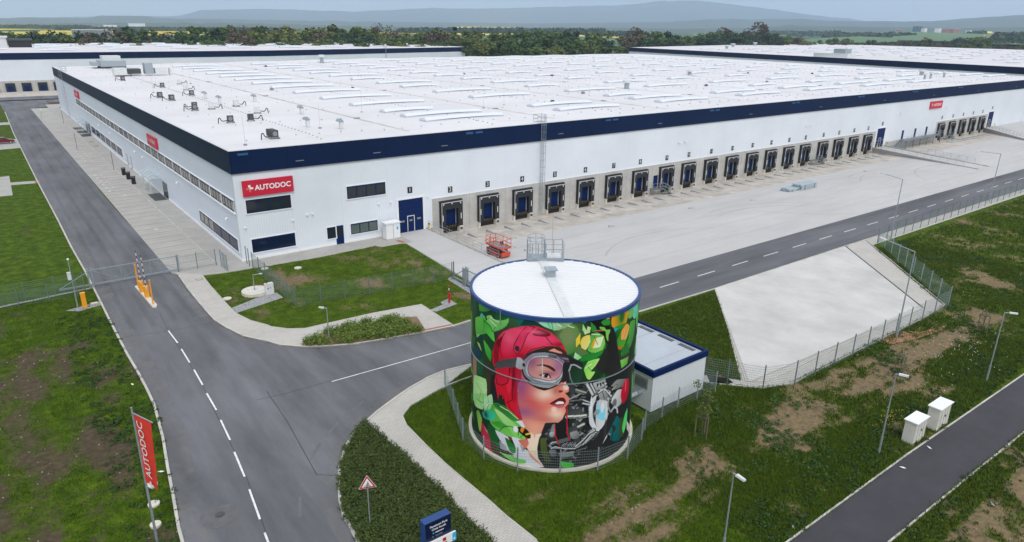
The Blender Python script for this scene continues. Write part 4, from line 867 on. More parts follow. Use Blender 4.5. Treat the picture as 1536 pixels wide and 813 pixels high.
('b',(150,90,140),[0.37,7.38],(0.4,0.6,0.75)),
('b',(225,170,150),[-0.57,7.13],(0.5,0.35,0.7)),
('b',(130,60,80),[-0.2,6.86],(0.5,0.22,0.7)),
('p',(75,36,18),[-1.04,7.32,-0.55,7.47,-0.16,7.41,0.11,7.25,0.22,7.08,0.14,7.01,-0.21,7.23,-0.57,7.35],None),
('p',(35,20,22),[-0.75,6.72,-0.56,6.83,-0.29,6.89,-0.11,6.76,-0.04,6.58,-0.28,6.59,-0.55,6.63],None),
('p',(225,215,215),[-0.63,6.71,-0.44,6.79,-0.2,6.72,-0.12,6.6,-0.37,6.59],None),
('b',(25,20,20),[-0.35,6.69],(0.13,0.13,1.0)),
('b',(25,20,20),[-0.35,6.69],(0.1,0.1,1.0)),
('l',(60,20,30),[-0.75,6.71,-0.5,6.83,-0.26,6.87,-0.05,6.58],0.05),
('l',(235,200,195),[-0.55,6.48,-0.07,6.46],0.03),
('l',(200,200,205),[-0.6,7.83,-0.56,6.53],0.06),
('p',(185,190,196),[-2.18,7.64,-1.96,7.66,-1.62,7.37,-1.71,7.02,-1.94,6.89,-2.27,6.98],(150,154,160)),
('b',(40,42,45),[-1.74,7.24],(0.1,0.15,1.0)),
('p',(185,190,195),[-1.69,6.29,-1.15,6.12,-0.42,6.13,0.29,6.25,0.58,6.58,0.41,6.18,-0.17,5.89,-0.72,5.91,-1.27,6.03],(150,154,158)),
('p',(32,33,36),[0.65,7.57,1.05,7.5,1.07,6.24,0.85,6.37,0.65,6.28],None),
('p',(105,108,112),[-0.24,8.17,0.29,8.09,0.24,7.87,-0.24,7.97],(70,72,75)),
('p',(120,123,128),[0.47,7.97,0.94,7.93,1.01,7.66,0.59,7.84],None),
('l',(25,26,28),[0.23,8.16,0.59,7.84,1.5,7.6],0.05),
('p',(22,40,32),[1.0,7.17,1.14,7.46,1.51,7.37,1.8,7.16,1.82,6.44,1.57,5.98,1.29,6.15,1.1,6.63],(30,75,45)),
('l',(165,170,176),[1.03,7.04,1.14,7.44,1.38,7.44,1.78,7.17],0.09),
('l',(120,124,130),[1.04,7.04,1.15,6.5,1.32,6.15,1.57,5.98],0.07),
('p',(60,62,66),[0.98,6.24,1.26,6.06,1.49,5.8,1.44,5.47,1.23,5.38,1.09,5.83],None),
('p',(35,22,14),[-2.14,2.74,-1.92,2.9,-1.53,2.84,-1.21,2.55,-1.19,2.24,-1.37,2.14,-1.7,2.3,-2.05,2.54],None),
('p',(235,140,40),[-1.84,2.86,-1.59,2.87,-1.73,2.48,-1.89,2.58],None),
('p',(240,190,40),[-1.57,2.45,-1.26,2.62,-1.2,2.51,-1.49,2.35],None),
('b',(240,240,245),[-2.21,2.61],(0.19,0.24,1.0)),
('l',(25,15,10),[-2.02,2.53,-2.01,2.21],0.04),
('l',(25,15,10),[-1.71,2.36,-1.88,2.11],0.04),
('l',(25,15,10),[-1.52,2.33,-1.45,2.06],0.04)]
# ================================================================== GROUND
def yz(x, y):      # the yard falls towards the dock wall
    t = max(0.0, min(1.0, (y+24)/24)); return -1.15*t**1.25
def inpoly(x, y, P):
    c = False; j = len(P)-1
    for i in range(len(P)):
        if (P[i][1] > y) != (P[j][1] > y) and x < (P[j][0]-P[i][0])*(y-P[i][1])/(P[j][1]-P[i][1])+P[i][0]: c = not c
        j = i
    return c
def Q(*pts): return [G(*p) for p in pts]
road_west = Q((8,168),(21,200),(57,272),(88,330),(108,370),(128,405),(146,440),(167,482),(182.5,512),(193,531.7),(208.6,557.7),(221.6,582),(233,606),(246.6,656.7),(254,701.5),(261.6,740),(270.5,791),(276.5,813),(283,850),(290,910))
road_east = Q((78,200),(104,229),(156,294),(198,341),(255.5,406),(266,412),(280,432.6),(294.7,451),(307.7,466.5),(320.7,481),(339,492.6),(365,505.6),(400,513),(419,518.6),(458,521.8),(497,520.5),(536.5,516.8),(588.6,508),(635.5,499.6),(680,490.5),(706,482))
kerb_far = [(26.9,-37.85),(38.3,-38.2),(65.2,-38.25),(126,-38.9),(262,-40)]
south = Q((706,547.3),(667,556.4),(640.8,567),(636,570),(614.7,582),(597,594),(564.5,618),(548,633),(528.6,651),(516.7,671.6),(507.7,698.5),(506,728),(508,755),(513.7,776),(525.7,797),(533,812),(556,850),(590,910))
main_road = [(-15.0,225)]+[(-14.9,190)]+road_west+[(-20.5,-66),(-23,-115),(-11,-115),(-9.5,-66)]+south[::-1]+[(12,-37.7)]+kerb_far+[(262,-31.9),(60,-31.05),(34,-30.9),(25.2,-30.8),(24.6,-26.2),(17.9,-26.4),(15.2,-29.6)]+road_east[::-1]+[(-7.7,185),(-7.7,192),(5,203),(5,225)]
grass_edge = Q((302.5,413),(315.5,430),(336.4,453.4),(352,470.4),(375.5,482),(400,488.6),(406,491.3),(432,494.6),(458,493.9),(484,487.9),(562.5,470.4),(631.6,457.9),(680,489.4))
north_path = [(-7.75,.6)]+road_east[5:20]+grass_edge[::-1]
east_path = Q((706,547.3),(667,556.4),(640.8,567),(614.7,582),(597,594),(564.5,618),(548,633),(579.5,659.7),(609,685),(639,713.5),(669,743),(693,770),(729,803),(770,845),(830,905),(930,905),(870,860),(804,812),(759,776),(729,749),(699,724),(669,698.5),(639,670),(609,639),(603,625),(615,609),(657,585),(693,570),(708,565))
east_path = east_path+[(3.5,-39.5),(7.0,-37.9)]
bed_shrub = Q((548,634),(579,661),(609,686),(639,715),(669,744),(693,771),(729,804),(770,846),(830,906),(592,912),(558,852),(535,812),(528,797),(516,776),(511,755),(509,728),(510.5,698.5),(519.5,671.6),(531,652))
hedge_bed = Q((455.6,515),(497,497),(562,483.5),(625,476),(640,498.5),(588,507),(536,515.5),(497,519),(458,520.5))
plot = Q((302.5,413),(343,408),(398,399),(479,385.6),(547,371.5),(562.5,368),(573,370),(601.6,365),(609.5,365),(685,411),(706,424))+[(18.0,-26.4),(15.3,-29.5)]+Q((680,489.4))
cycle = [(-10,-65.3),(9.4,-65.45),(23.2,-65.46),(42.9,-65.8),(90,-66.5),(90,-70.2),(33.2,-69),(21.3,-68.8),(13.8,-68.7),(-10,-68.5)]
basin = [(38.4,-38.35),(65.3,-38.45),(65.4,-39),(51.4,-54.2),(24.4,-53.9),(23.2,-52.9)]
basin_walk = [(38.5,-38.6),(65.3,-38.5),(70.3,-38.55),(54.0,-55.0),(47.9,-55.3),(26,-55.2),(23.2,-54.2),(19.4,-49.9),(19.6,-47.5),(23.1,-52.6)]
PAVED = [main_road, north_path, east_path, bed_shrub, hedge_bed, cycle, basin, basin_walk]
def soil_at(x, y):
    """0 = closed grass, 1 = bare soil"""
    n = noise.fractal(Vector((x*.22, y*.16, 3)), .9, 2.1, 5)*.9+.5
    n2 = noise.fractal(Vector((x*.7, y*.7, 9)), .9, 2.1, 3)*.5
    n3 = noise.fractal(Vector((x*1.6, y*1.1, 5)), .9, 2.1, 3)*.5
    v = n+n2*.55+n3*.45
    k = -.42
    if x < -15.3:
        v = .62*v+.55*(noise.fractal(Vector((x*.55, y*.12, 2)), .9, 2.1, 4)*.8+.35)
        k = .27 if y < -14 else (.04 if y < -3 else -.34)
        k += .12*max(0, min(1, (-24-x)/8))*(y < -10) - .5*math.exp(-((x+16.3)/1.3)**2)
    if -4 < x < 64 and -66 < y < -54:       # worn track across the slope
        wob = .8*noise.noise(Vector((x*.12, 0, 4)))
        v = .6*v+.5*(noise.fractal(Vector((x*.10, y*.75, 8)), .9, 2.1, 4)*.8+.42)
        k = -.02+.56*math.exp(-((y+58.6-wob)/1.3)**2)+.22*math.exp(-((y+60.6-wob)/.5)**2)+.30*math.exp(-(((x-26)/4.5)**2+((y+56.3)/1.3)**2))
        if x < 18: k -= .10
    elif 12 < x <= 64 and -56.5 < y < -39: k = -.15
    if 28 < x < 64 and -60 < y < -56: k += .12
    if y < -69: k = .75 if y < -70.4 else -.15
    if x > 56 and y < -41: k = .0
    if -6 < x < 20 and -30 < y < 0: k = -.10
    return max(0, min(1, (v+k-.50)*1.9))
def nearest_paved(x, y): return any(inpoly(x, y, P) for P in PAVED)
def lin(a, b, st):
    n = max(1, round((b-a)/st)); return [a+(b-a)*i/n for i in range(n+1)]
xs = [-40000, -12000, -3000, -700, -200] + lin(-60, 25.3, .55) + lin(25.3, 130, .75)[1:] + lin(130, 262, 6)[1:] + [320, 700, 3000, 12000, 40000]
ys = [-3000, -400, -130] + lin(-84, -31, .55) + lin(-31, 0, .8)[1:] + lin(0, 130, 1.6)[1:] + [160, 210, 300, 700, 3000, 12000, 45000]
def ground():
    nx, ny = len(xs), len(ys); vs = []; so = []
    for j, y in enumerate(ys):
        for i, x in enumerate(xs):
            z = 0.0; s_ = .15
            if -60 < x < 130 and -84 < y < 130:
                s_ = soil_at(x, y)
                z = -.03+.05*noise.noise(Vector((x*.3, y*.3, 0)))-.04*s_
                if y < -56 or x < -16 or (x > 56 and y < -42): z += .10*noise.noise(Vector((x*.9, y*.9, 5)))
                z = min(z, -.025)
            else: z = -.06
            vs.append((x, y, z)); so.append(s_)
    fs = []
    for j in range(ny-1):
        for i in range(nx-1):
            cx, cy = (xs[i]+xs[i+1])/2, (ys[j]+ys[j+1])/2
            if 25.3 < cx < 262 and -31 < cy < 0: continue
            if 0 < cx < 262 and 0 < cy < 160: continue
            a = j*nx+i; fs.append((a, a+1, a+1+nx, a+nx))
    me = bpy.data.meshes.new('ground'); me.from_pydata(vs, [], fs)
    at = me.attributes.new('soil', 'FLOAT', 'POINT'); at.data.foreach_set('value', so)
    me.polygons.foreach_set('use_smooth', [True]*len(me.polygons))
    m = bpy.data.materials.new('grassland with bare patches'); m.use_nodes = True; t = m.node_tree; b = t.nodes['Principled BSDF']; b.inputs['Roughness'].default_value = .95
    b.inputs['Specular IOR Level'].default_value = .1
    g = t.nodes.new('ShaderNodeNewGeometry')
    def nz(sc, det=6):
        n = t.nodes.new('ShaderNodeTexNoise'); n.inputs['Scale'].default_value = sc; n.inputs['Detail'].default_value = det; n.inputs['Roughness'].default_value = .65
        t.links.new(g.outputs['Position'], n.inputs['Vector']); return n.outputs['Fac']
    def rampn(src, stops):
        r = t.nodes.new('ShaderNodeValToRGB'); e = r.color_ramp.elements
        while len(e) < len(stops): e.new(.5)
        for k, (p, c) in enumerate(stops): e[k].position = p; e[k].color = (*c, 1)
        t.links.new(src, r.inputs[0]); return r.outputs[0]
    grass = rampn(nz(.9, 8), [(.3, (.022, .044, .003)), (.5, (.050, .093, .004)), (.72, (.105, .160, .007))])
    fine = rampn(nz(9, 4), [(.3, (.55, .55, .55)), (.7, (1.4, 1.4, 1.3))])
    mg = t.nodes.new('ShaderNodeMix'); mg.data_type = 'RGBA'; mg.blend_type = 'MULTIPLY'; mg.inputs[0].default_value = 1; mg.clamp_result = False
    t.links.new(grass, mg.inputs[6]); t.links.new(fine, mg.inputs[7])
    dark_e = rampn(nz(2.5, 8), [(.3, (.045, .034, .022)), (.55, (.085, .064, .042)), (.75, (.13, .10, .068))])
    sand_e = rampn(nz(2.5, 8), [(.3, (.10, .072, .040)), (.5, (.18, .138, .082)), (.62, (.235, .155, .085)), (.75, (.31, .25, .165))])
    sxx = t.nodes.new('ShaderNodeSeparateXYZ'); t.links.new(g.outputs['Position'], sxx.inputs[0])
    mrx = t.nodes.new('ShaderNodeMapRange'); mrx.inputs[1].default_value = -14; mrx.inputs[2].default_value = 4; t.links.new(sxx.outputs[0], mrx.inputs[0])
    me_ = t.nodes.new('ShaderNodeMix'); me_.data_type = 'RGBA'; t.links.new(mrx.outputs[0], me_.inputs[0]); t.links.new(dark_e, me_.inputs[6]); t.links.new(sand_e, me_.inputs[7]); earth = me_.outputs[2]
    a = t.nodes.new('ShaderNodeAttribute'); a.attribute_name = 'soil'
    ad = t.nodes.new('ShaderNodeMath'); ad.operation = 'MULTIPLY_ADD'; t.links.new(nz(3.5, 6), ad.inputs[0]); ad.inputs[1].default_value = 2.8
    ad.inputs[2].default_value = -1.4
    ad2 = t.nodes.new('ShaderNodeMath'); ad2.operation = 'ADD'; ad2.use_clamp = True; t.links.new(a.outputs['Fac'], ad2.inputs[0]); t.links.new(ad.outputs[0], ad2.inputs[1])
    mr = t.nodes.new('ShaderNodeMapRange'); mr.inputs[1].default_value = .15; mr.inputs[2].default_value = .85; t.links.new(ad2.outputs[0], mr.inputs[0])
    mx = t.nodes.new('ShaderNodeMix'); mx.data_type = 'RGBA'; t.links.new(mr.outputs[0], mx.inputs[0]); t.links.new(mg.outputs[2], mx.inputs[6]); t.links.new(earth, mx.inputs[7])
    # farmland far away: patchwork of fields
    vo = t.nodes.new('ShaderNodeTexVoronoi'); vo.inputs['Scale'].default_value = 1; vo.feature = 'F1'
    mpn = t.nodes.new('ShaderNodeMapping'); mpn.inputs['Scale'].default_value = (.0012, .0035, .0); mpn.inputs['Rotation'].default_value = (0, 0, .5)
    t.links.new(g.outputs['Position'], mpn.inputs[0]); t.links.new(mpn.outputs[0], vo.inputs['Vector'])
    sc = t.nodes.new('ShaderNodeSeparateColor'); t.links.new(vo.outputs['Color'], sc.inputs[0])
    farm = rampn(sc.outputs[0], [(0, (.05, .12, .03)), (.35, (.04, .10, .035)), (.36, (.10, .19, .05)), (.6, (.08, .17, .04)), (.61, (.03, .06, .025)), (.84, (.035, .07, .03)), (.85, (.22, .19, .12)), (.95, (.55, .45, .05))])
    ln = t.nodes.new('ShaderNodeVectorMath'); ln.operation = 'LENGTH'; t.links.new(g.outputs['Position'], ln.inputs[0])
    mr2 = t.nodes.new('ShaderNodeMapRange'); mr2.inputs[1].default_value = 500; mr2.inputs[2].default_value = 620; t.links.new(ln.outputs['Value'], mr2.inputs[0])
    mx2 = t.nodes.new('ShaderNodeMix'); mx2.data_type = 'RGBA'; t.links.new(mr2.outputs[0], mx2.inputs[0]); t.links.new(mx.outputs[2], mx2.inputs[6]); t.links.new(farm, mx2.inputs[7])
    t.links.new(mx2.outputs[2], b.inputs['Base Color'])
    bp = t.nodes.new('ShaderNodeBump'); bp.inputs['Strength'].default_value = .7; bp.inputs['Distance'].default_value = .12
    t.links.new(nz(7, 5), bp.inputs['Height']); t.links.new(bp.outputs[0], b.inputs['Normal'])
    me.materials.append(m); o = bpy.data.objects.new('ground', me); COL.objects.link(o); tag(o, kind='structure')
ground()

# ---------------- roads, paths
struct(MB().sheet(main_road, .0), 'road', 'asphalt')
struct(MB().sheet([(262,-31.9),(60,-31.05),(34,-30.9),(25.2,-30.8),(12.5,-31.2),(13.5,-37.6),(26.9,-37.8),(38.3,-38.15),(65.2,-38.2),(126,-38.85),(262,-39.95)], .006), 'service_road', 'asphaltX')
struct(MB().prism(north_path, -.1, .09), 'pavement', 'path')
struct(MB().prism(east_path, -.1, .09), 'footpath', 'path')
struct(MB().sheet([(-7.7,.6),(-2.7,.6),(-2.9,192),(-7.7,192)], .02).sheet([(-2.9,192),(-2.9,203),(4.8,203),(1.2,192)], .02), 'parking_bays', 'park')
fore = [(-2.68,.6),(-7.7,.6)]+Q((302.5,413),(343,408),(398,399),(479,385.6),(547,371.5),(562.5,368),(573,370),(601.6,365))+[(20.3,-4.6),(20.3,.05),(0,.05),(0,192),(-2.85,192)]
struct(MB().sheet(fore, .026), 'forecourt', 'pave')
struct(MB().box(-2.86,-2.70,.8,190,.02,.10), 'walkway_kerb', 'kerb')
def kerb(name, pts, wdt=.16, h=.12, m='kerb', side=1):
    mb = MB()
    for i in range(len(pts)-1):
        a, b_ = Vector(pts[i]), Vector(pts[i+1]); d = b_-a
        if d.length < 1e-3: continue
        d.normalize(); n = Vector((-d.y, d.x))*wdt*side; a = a-d*.02; b_ = b_+d*.02
        mb.prism([a[:], b_[:], (b_+n)[:], (a+n)[:]], -.1, h+.0007*(i % 3))
    return struct(mb, name, m)
kerb('road_kerb', [(-14.95,185)]+road_west, .17, .07, side=-1)
kerb('road_kerb', road_east[5:], .16, .125, side=1)
kerb('road_kerb', south, .18, .125, side=1)
kerb('road_kerb', kerb_far, .16, .05, side=-1)
kerb('path_edging', grass_edge, .07, .11, side=1)
kerb('path_edging', Q((804,812),(759,776),(729,749),(699,724),(669,698.5),(639,670),(609,639),(603,625),(615,609),(657,585),(693,570),(708,565)), .07, .11, side=-1)
kerb('path_edging', [(-10,-65.3),(9.4,-65.45),(23.2,-65.46),(42.9,-65.8),(90,-66.5)], .1, .05, side=1)
kerb('path_edging', [(-10,-68.5),(13.8,-68.7),(21.3,-68.8),(33.2,-69),(90,-70.2)], .1, .05, side=-1)
kerb('path_edging', Q((302.5,413),(343,408),(398,399),(479,385.6),(547,371.5),(562.5,368),(573,370),(601.6,365),(609.5,365),(685,411),(706,424)), .07, .06, side=-1)
struct(MB().sheet(cycle, .0), 'cycle_path', 'asphalt2')
struct(MB().sheet(basin_walk, .004), 'basin_surround', 'path')
# shallow concrete basin below the road: sloping slab with a raised rim
b_ = MB(); N = 10
def bz(t): return .03-.55*math.sin(pi*min(1, t))**.8*.35
top0, top1, bot0, bot1 = Vector((38.4,-38.35)), Vector((65.4,-38.45)), Vector((23.3,-53.2)), Vector((51.4,-54.2))
vs = []; fs = []
for j in range(N+1):
    for i in range(N+1):
        u, v = i/N, j/N; p = (top0.lerp(top1, u)).lerp(bot0.lerp(bot1, u), v)
        edge = min(u, 1-u, v, 1-v)*6; vs.append((p.x, p.y, .05-.035*min(1, edge)))
for j in range(N):
    for i in range(N): a = j*(N+1)+i; fs.append((a, a+N+1, a+N+2, a+1))
b_.add(vs, fs); struct(b_, 'concrete_basin', 'basin')
kerb('basin_kerb_and_shade', [(38.4,-38.3),(23.2,-52.95),(24.4,-53.95),(51.4,-54.25)], .09, .06, side=1)
kerb('basin_kerb_and_shade', [(51.4,-54.2),(65.4,-38.5)], .12, .10, 'greyd', side=1)
kerb('basin_kerb_and_shade', [(38.4,-38.42),(65.4,-38.5)], .25, .035, 'black', side=-1)  # no kerb here: black strip paints the shadow line under the road edge
kerb('basin_kerb_and_shade', [(19.5,-50.1),(23.2,-54.3),(26,-55.3),(47.9,-55.4),(54.1,-55.1),(70.4,-38.55)], .08, .09, side=-1)
struct(MB().sheet([(66,-38.35),(262,-40.05),(262,-41.2),(69.2,-40.2)], -.006), 'verge_strip', 'path')
# yard
def yard(name, x0, x1, ya, yb, m, dz=0.0):
    mb = MB(); X = lin(x0, x1, 6); Y = lin(ya, yb, 1.0); vs = [(x, y, yz(x, y)+dz) for y in Y for x in X]; n = len(X)
    mb.add(vs, [(j*n+i, j*n+i+1, j*n+n+i+1, j*n+n+i) for j in range(len(Y)-1) for i in range(n-1)]); return struct(mb, name, m)
yard('yard', 25.2, 262, -31.4, -9.2, 'yard'); yard('dock_apron', 25.2, 262, -9.2, .6, 'apron')
# ramps to the level doors, with retaining walls
def ramp(name, a0, a1, b1, b0, walls, top='yard'):
    struct(MB().prism([a0, a1, b1, b0], -1.4, .008), name, top)
    for (p, q) in walls: kerb('retaining_wall', [p, q], .22, .17, 'concrete', 1)
ramp('drive_ramp', (19.7,.0), (25.1,.0), (24.9,-26.5), (17.75,-26.5), [((24.95,-26.3),(25.15,-.1))])
ramp('drive_ramp', (149.3,.0), (154.8,.0), (146.0,-26.3), (140.6,-26.3), [((140.5,-26.2),(149.1,-.1)), ((145.9,-26.2),(154.7,-.1))])
ramp('drive_ramp', (215.3,.0), (262,.0), (262,-20.3), (194.5,-20.3), [((194.4,-20.3),(215.1,-.1))])
# foundation walls of the yard recess edges
# ---------------- road markings
mk = MB()
def dash(p, q, wd=.13, z=.011):
    p = Vector(p); q = Vector(q); d = (q-p).normalized(); n = Vector((-d.y, d.x))*wd/2
    mk.add([((p-n).x, (p-n).y, z), ((p+n).x, (p+n).y, z), ((q+n).x, (q+n).y, z), ((q-n).x, (q-n).y, z)], [(3, 2, 1, 0)] if False else [(0, 3, 2, 1)])
for a, c in [((252.5,496),(266.5,514.5)),((272,523.5),(284.5,544)),((291,554.5),(304,577.5)),((310,590),(324.5,615)),((331,630),(345,660)),((351.5,678),(367,715)),((374,734),(390,779)),((397,799),(404,818)),((411,838),(424,872))]:
    dash(G(*a), G(*c), .12)
dash(G(497.5,572.5), G(706,514), .10)
x = 27.5
while x < 250: dash((x, -34.55-.004*(x-30)), (x+3.1, -34.55-.004*(x-27)), .12, .016); x += 6.35
struct(mk, 'road_markings', 'paint')
mk = MB()
for a, c in [((545,602),(516,625)),((508,633),(488,655)),((480,665),(466,690)),((460,705),(452,730)),((450,745),(450,775))]: dash(G(*a), G(*c), .18)
struct(mk, 'worn_markings', 'worn')
mk = MB()
for i in range(6):   # small painted symbols on the bays
    for (yy) in ((98-i*3.4),): 
        mk.add(*text_geo('P', .8, (1,0,0), (0,1,0), (-6.2, yy, .031), .03)); mk.add(*text_geo('III', .5, (1,0,0), (0,1,0), (-5.0, yy, .031), .03))
for i in range(6):
    yy = 65-i*3.2; mk.add(*text_geo('P', .8, (1,0,0), (0,1,0), (-6.6, yy, .031), .03)); mk.add(*text_geo('II', .5, (1,0,0), (0,1,0), (-5.6, yy, .031), .03))
struct(mk, 'bay_markings', 'paint')
mk = MB(); yy = .9
while yy < 150:
    mk.box(-7.6, -3.0, yy, yy+.07, .02, .027); yy += 2.5
struct(mk, 'bay_lines', mat('red brown bay line stones', (.20, .12, .10), .9))
struct(MB().sheet(Q((628,499.8),(680,490),(676.5,487.3),(633,496)), .096), 'tactile_paving', 'redpaint')
struct(MB().sheet(Q((593,361.5),(604,365),(608,362.5),(598,360)), .032), 'tactile_paving', 'redpaint')
struct(MB().box(-2.2,-1.2,107.2,108.4,.026,.034).box(-2.2,-1.2,100,101.2,.026,.034).box(-15.9,-15.2,62.9,65.3,.03,.04), 'tactile_paving', 'redpaint')
sm = MB()
def seam(pts, wd=.04, z=.008):
    for i in range(len(pts)-1):
        p, q = Vector(pts[i]), Vector(pts[i+1]); d = (q-p).normalized(); n_ = Vector((-d.y, d.x))*wd/2
        sm.add([((p-n_).x, (p-n_).y, z), ((q-n_).x, (q-n_).y, z), ((q+n_).x, (q+n_).y, z), ((p+n_).x, (p+n_).y, z)], [(0, 1, 2, 3)])
seam(Q((400,587),(430,631),(475,712),(506,713.5))); seam(Q((385,600),(430,590),(497,571))); seam(Q((183,506),(250,497),(320,484))); seam(Q((240,470),(252,496),(300,570),(370,716),(415,845)), .03)
seam([(-11.5,-1),(-11.4,60),(-11.4,180)], .03); seam([(30,-34.5),(120,-34.9),(250,-35.5)], .03)
struct(sm, 'road_seams', 'black')
sm = MB()
for x in range(28, 262, 7): seam([(x, -9.1), (x-.3, -30.9)], .035, .006)
sm2 = sm; sm = MB()
for y in (-13.5, -18, -22.5, -27): seam([(25.4, y), (262, y)], .035, .006)
for m_, h_ in ((sm2, .006), (sm, .009)): m_.v = [(v[0], v[1], yz(0, v[1])+h_) for v in m_.v]
sm2.add(sm.v, sm.f); struct(sm2, 'yard_joints', mat('slab joint', (.24, .235, .23), .9))
sm = MB()
def arc(cx, cy, r, a0, a1, wd=.22):
    P = [(cx+r*cos(a0+(a1-a0)*k/24), cy+r*sin(a0+(a1-a0)*k/24)) for k in range(25)]; seam(P, wd, .0011*len(sm.f)/24)
for (cx, cy, r, a0, a1) in [(118,-30,15,.5,2.2),(118,-30,17,.6,2.0),(135,-38,20,.9,2.4),(70,-34,16,.7,1.9),(70,-34,18.2,.7,1.8),(48,-36,17,.9,2.3),(92,-10,22,3.6,4.6),(160,-40,24,.8,2.0),(100,-38,26,.9,1.8)]: arc(cx, cy, r, a0, a1)
ok = [f for f in sm.f if all(-30.5 < sm.v[i][1] < -1 for i in f)]; sm.f = ok; sm.mi = [0]*len(ok); sm.v = [(v[0], v[1], yz(0, v[1])+.012+v[2]) for v in sm.v]
tm = mat('faint tyre rubber', (.20, .195, .19), .9); tm.node_tree.nodes['Principled BSDF'].inputs['Alpha'].default_value = .15; struct(sm, 'tyre_marks', tm)
sm = MB()
for dx in (-2.6, -.9, 1.0, 2.7):
    seam([(-11.45+dx, -14), (-11.45+dx*1.0, 60), (-11.4+dx, 175)], .5, .004)
tm2 = mat('polished wheel track', (.065, .066, .075), .7); tm2.node_tree.nodes['Principled BSDF'].inputs['Alpha'].default_value = .10; struct(sm, 'wheel_tracks', tm2)
dm = mat('road dust', (.27, .255, .235), .95, var=.2, scale=1.5); b5 = dm.node_tree.nodes['Principled BSDF']
nn = dm.node_tree.nodes.new('ShaderNodeTexNoise'); nn.inputs['Scale'].default_value = .8; nn.inputs['Detail'].default_value = 7; mrr = dm.node_tree.nodes.new('ShaderNodeMapRange'); mrr.inputs[1].default_value = .42; mrr.inputs[2].default_value = .75; mrr.inputs[4].default_value = .5
gg = dm.node_tree.nodes.new('ShaderNodeNewGeometry'); dm.node_tree.links.new(gg.outputs['Position'], nn.inputs['Vector']); dm.node_tree.links.new(nn.outputs['Fac'], mrr.inputs[0]); dm.node_tree.links.new(mrr.outputs[0], b5.inputs['Alpha'])
sm = MB()
def offs(P, d): 
    o = []
    for i in range(len(P)): a = Vector(P[max(0, i-1)]); b7 = Vector(P[min(len(P)-1, i+1)]); t7 = (b7-a).normalized(); o.append(tuple(Vector(P[i])+Vector((-t7.y, t7.x))*d))
    return o
for (P, d, wd) in ((road_west[3:], .7, 1.3), (road_east[4:], -.4, .8), (south, -.4, .8), (kerb_far[:4], .45, .8)):
    a1, a2 = offs(P, d-wd/2), offs(P, d+wd/2); n9 = len(P)
    sm.add([(p[0], p[1], .0045) for p in a1+a2], [(i, i+1, n9+i+1, n9+i) for i in range(n9-1)])
struct(sm, 'road_dust', dm)
struct(MB().sheet([(-15.3,-2),(-11.5,-1.9),(-7.7,-1.95),(-7.7,-1.99),(-11.5,-1.95),(-15.3,-2.05)], .004), 'road_seam', 'black')
# left side paths
struct(MB().sheet([(-30,105),(-15.35,106.8),(-15.35,122),(-30,121)], .0).sheet([(-40,69.4),(-19.2,72.7),(-19.6,54.5),(-40,55.5)], .0).sheet([(-19.4,66),(-15.35,65.2),(-15.35,62.9),(-19.5,63.4)], .003), 'side_paving', 'pave')
struct(MB().sheet([(-40,150),(-15,152),(-15,158),(-40,157)], .0), 'side_paving', 'pave')
# soil beds and gravel
struct(MB().prism(hedge_bed, .02, .115), 'planting_bed', 'soil'); struct(MB().sheet(bed_shrub, .03), 'planting_bed', mat('leaf litter', (.028,.040,.014), .95, var=.4, scale=3))
struct(MB().sheet(Q((345,463),(352,470.5),(425,446.5),(415,439),(400,441)), .012), 'gravel_strip', 'gravel')
struct(MB().sheet([(-18.5,-5.3),(-17.4,-6.2),(-15.4,-5.6),(-15.4,-4.3),(-16.4,-4.6)], .012), 'gravel_strip', 'gravel')
struct(MB().sheet(Q((642,466),(664,457),(661,453.5),(672,448),(686,456),(655,467.5)), .012), 'gravel_strip', 'gravel')
struct(MB().sheet([(-24,-.35),(-15.5,.55),(-15.5,.1),(-24,-.85)], .012), 'gravel_strip', 'gravel')
struct(MB().sheet(Q((671,419),(676,415),(706,433),(706,441)), .012), 'gravel_strip', 'gravel')
struct(MB().sheet(Q((1312,513),(1340,497),(1385,497),(1420,488),(1412,496),(1375,508),(1340,516)), .02), 'clay_spill', 'clay')
struct(MB().sheet(Q((1060,562),(1085,561),(1100,574),(1068,582)), .004), 'soil_patch', 'soil')
struct(MB().box(.02,1.3,118,141,0,.01), 'service_patch', 'pave')
# ---------------- far fields and hills
fy = MB()
def field(mb, pts, z=.8): mb.sheet([G(*p, z) for p in pts], z)
def slope_field(mb, pts):      # fields on the rising far side of the valley: px, py, distance
    P = [far(*p) for p in pts]; mb.add(P, [tuple(range(len(P)))])
for pts in [[(-60,45.2),(110,43.6),(112,41.6),(-60,43)],[(60,47.4),(290,48.6),(560,52.8),(560,50.4),(290,46.4),(60,45.8)],[(290,47.9),(288,50.5),(160,50),(165,47.6)],[(600,50.2),(800,53.8),(800,51.9),(600,48.6)],
            [(855,53.8),(935,57.4),(938,55.4),(870,52.4)],[(1020,61.5),(1100,63.2),(1100,60.8),(1025,59)]]:
    field(fy, pts)
for pts in [[(680,42,4200),(720,42.8,4100),(780,43.2,4000),(775,41,4600),(690,39.8,4600)],[(1468,54.2,2300),(1500,53.8,2300),(1502,50.6,2700),(1475,52.2,2600)],[(1472,49.2,2950),(1490,50,2900),(1488,47.4,3100),(1474,46.9,3100)]]: slope_field(fy, pts)
struct(fy, 'rapeseed_fields', mat('flowering rapeseed', (.72, .56, .03), .9, var=.1, scale=.01))
fg = MB()
for pts in [[(1195,66,1500),(1345,62.5,1500),(1350,57,1900),(1290,54.5,2100),(1215,57.5,1900)],[(1335,60,1700),(1480,63,1500),(1475,51,2600),(1345,46.8,3100)],[(1480,66,1300),(1640,68,1300),(1640,52,2600),(1478,50.6,2700)],[(1040,54,2900),(1180,56,2700),(1180,51.5,3300),(1040,49.5,3300)]]: slope_field(fg, pts)
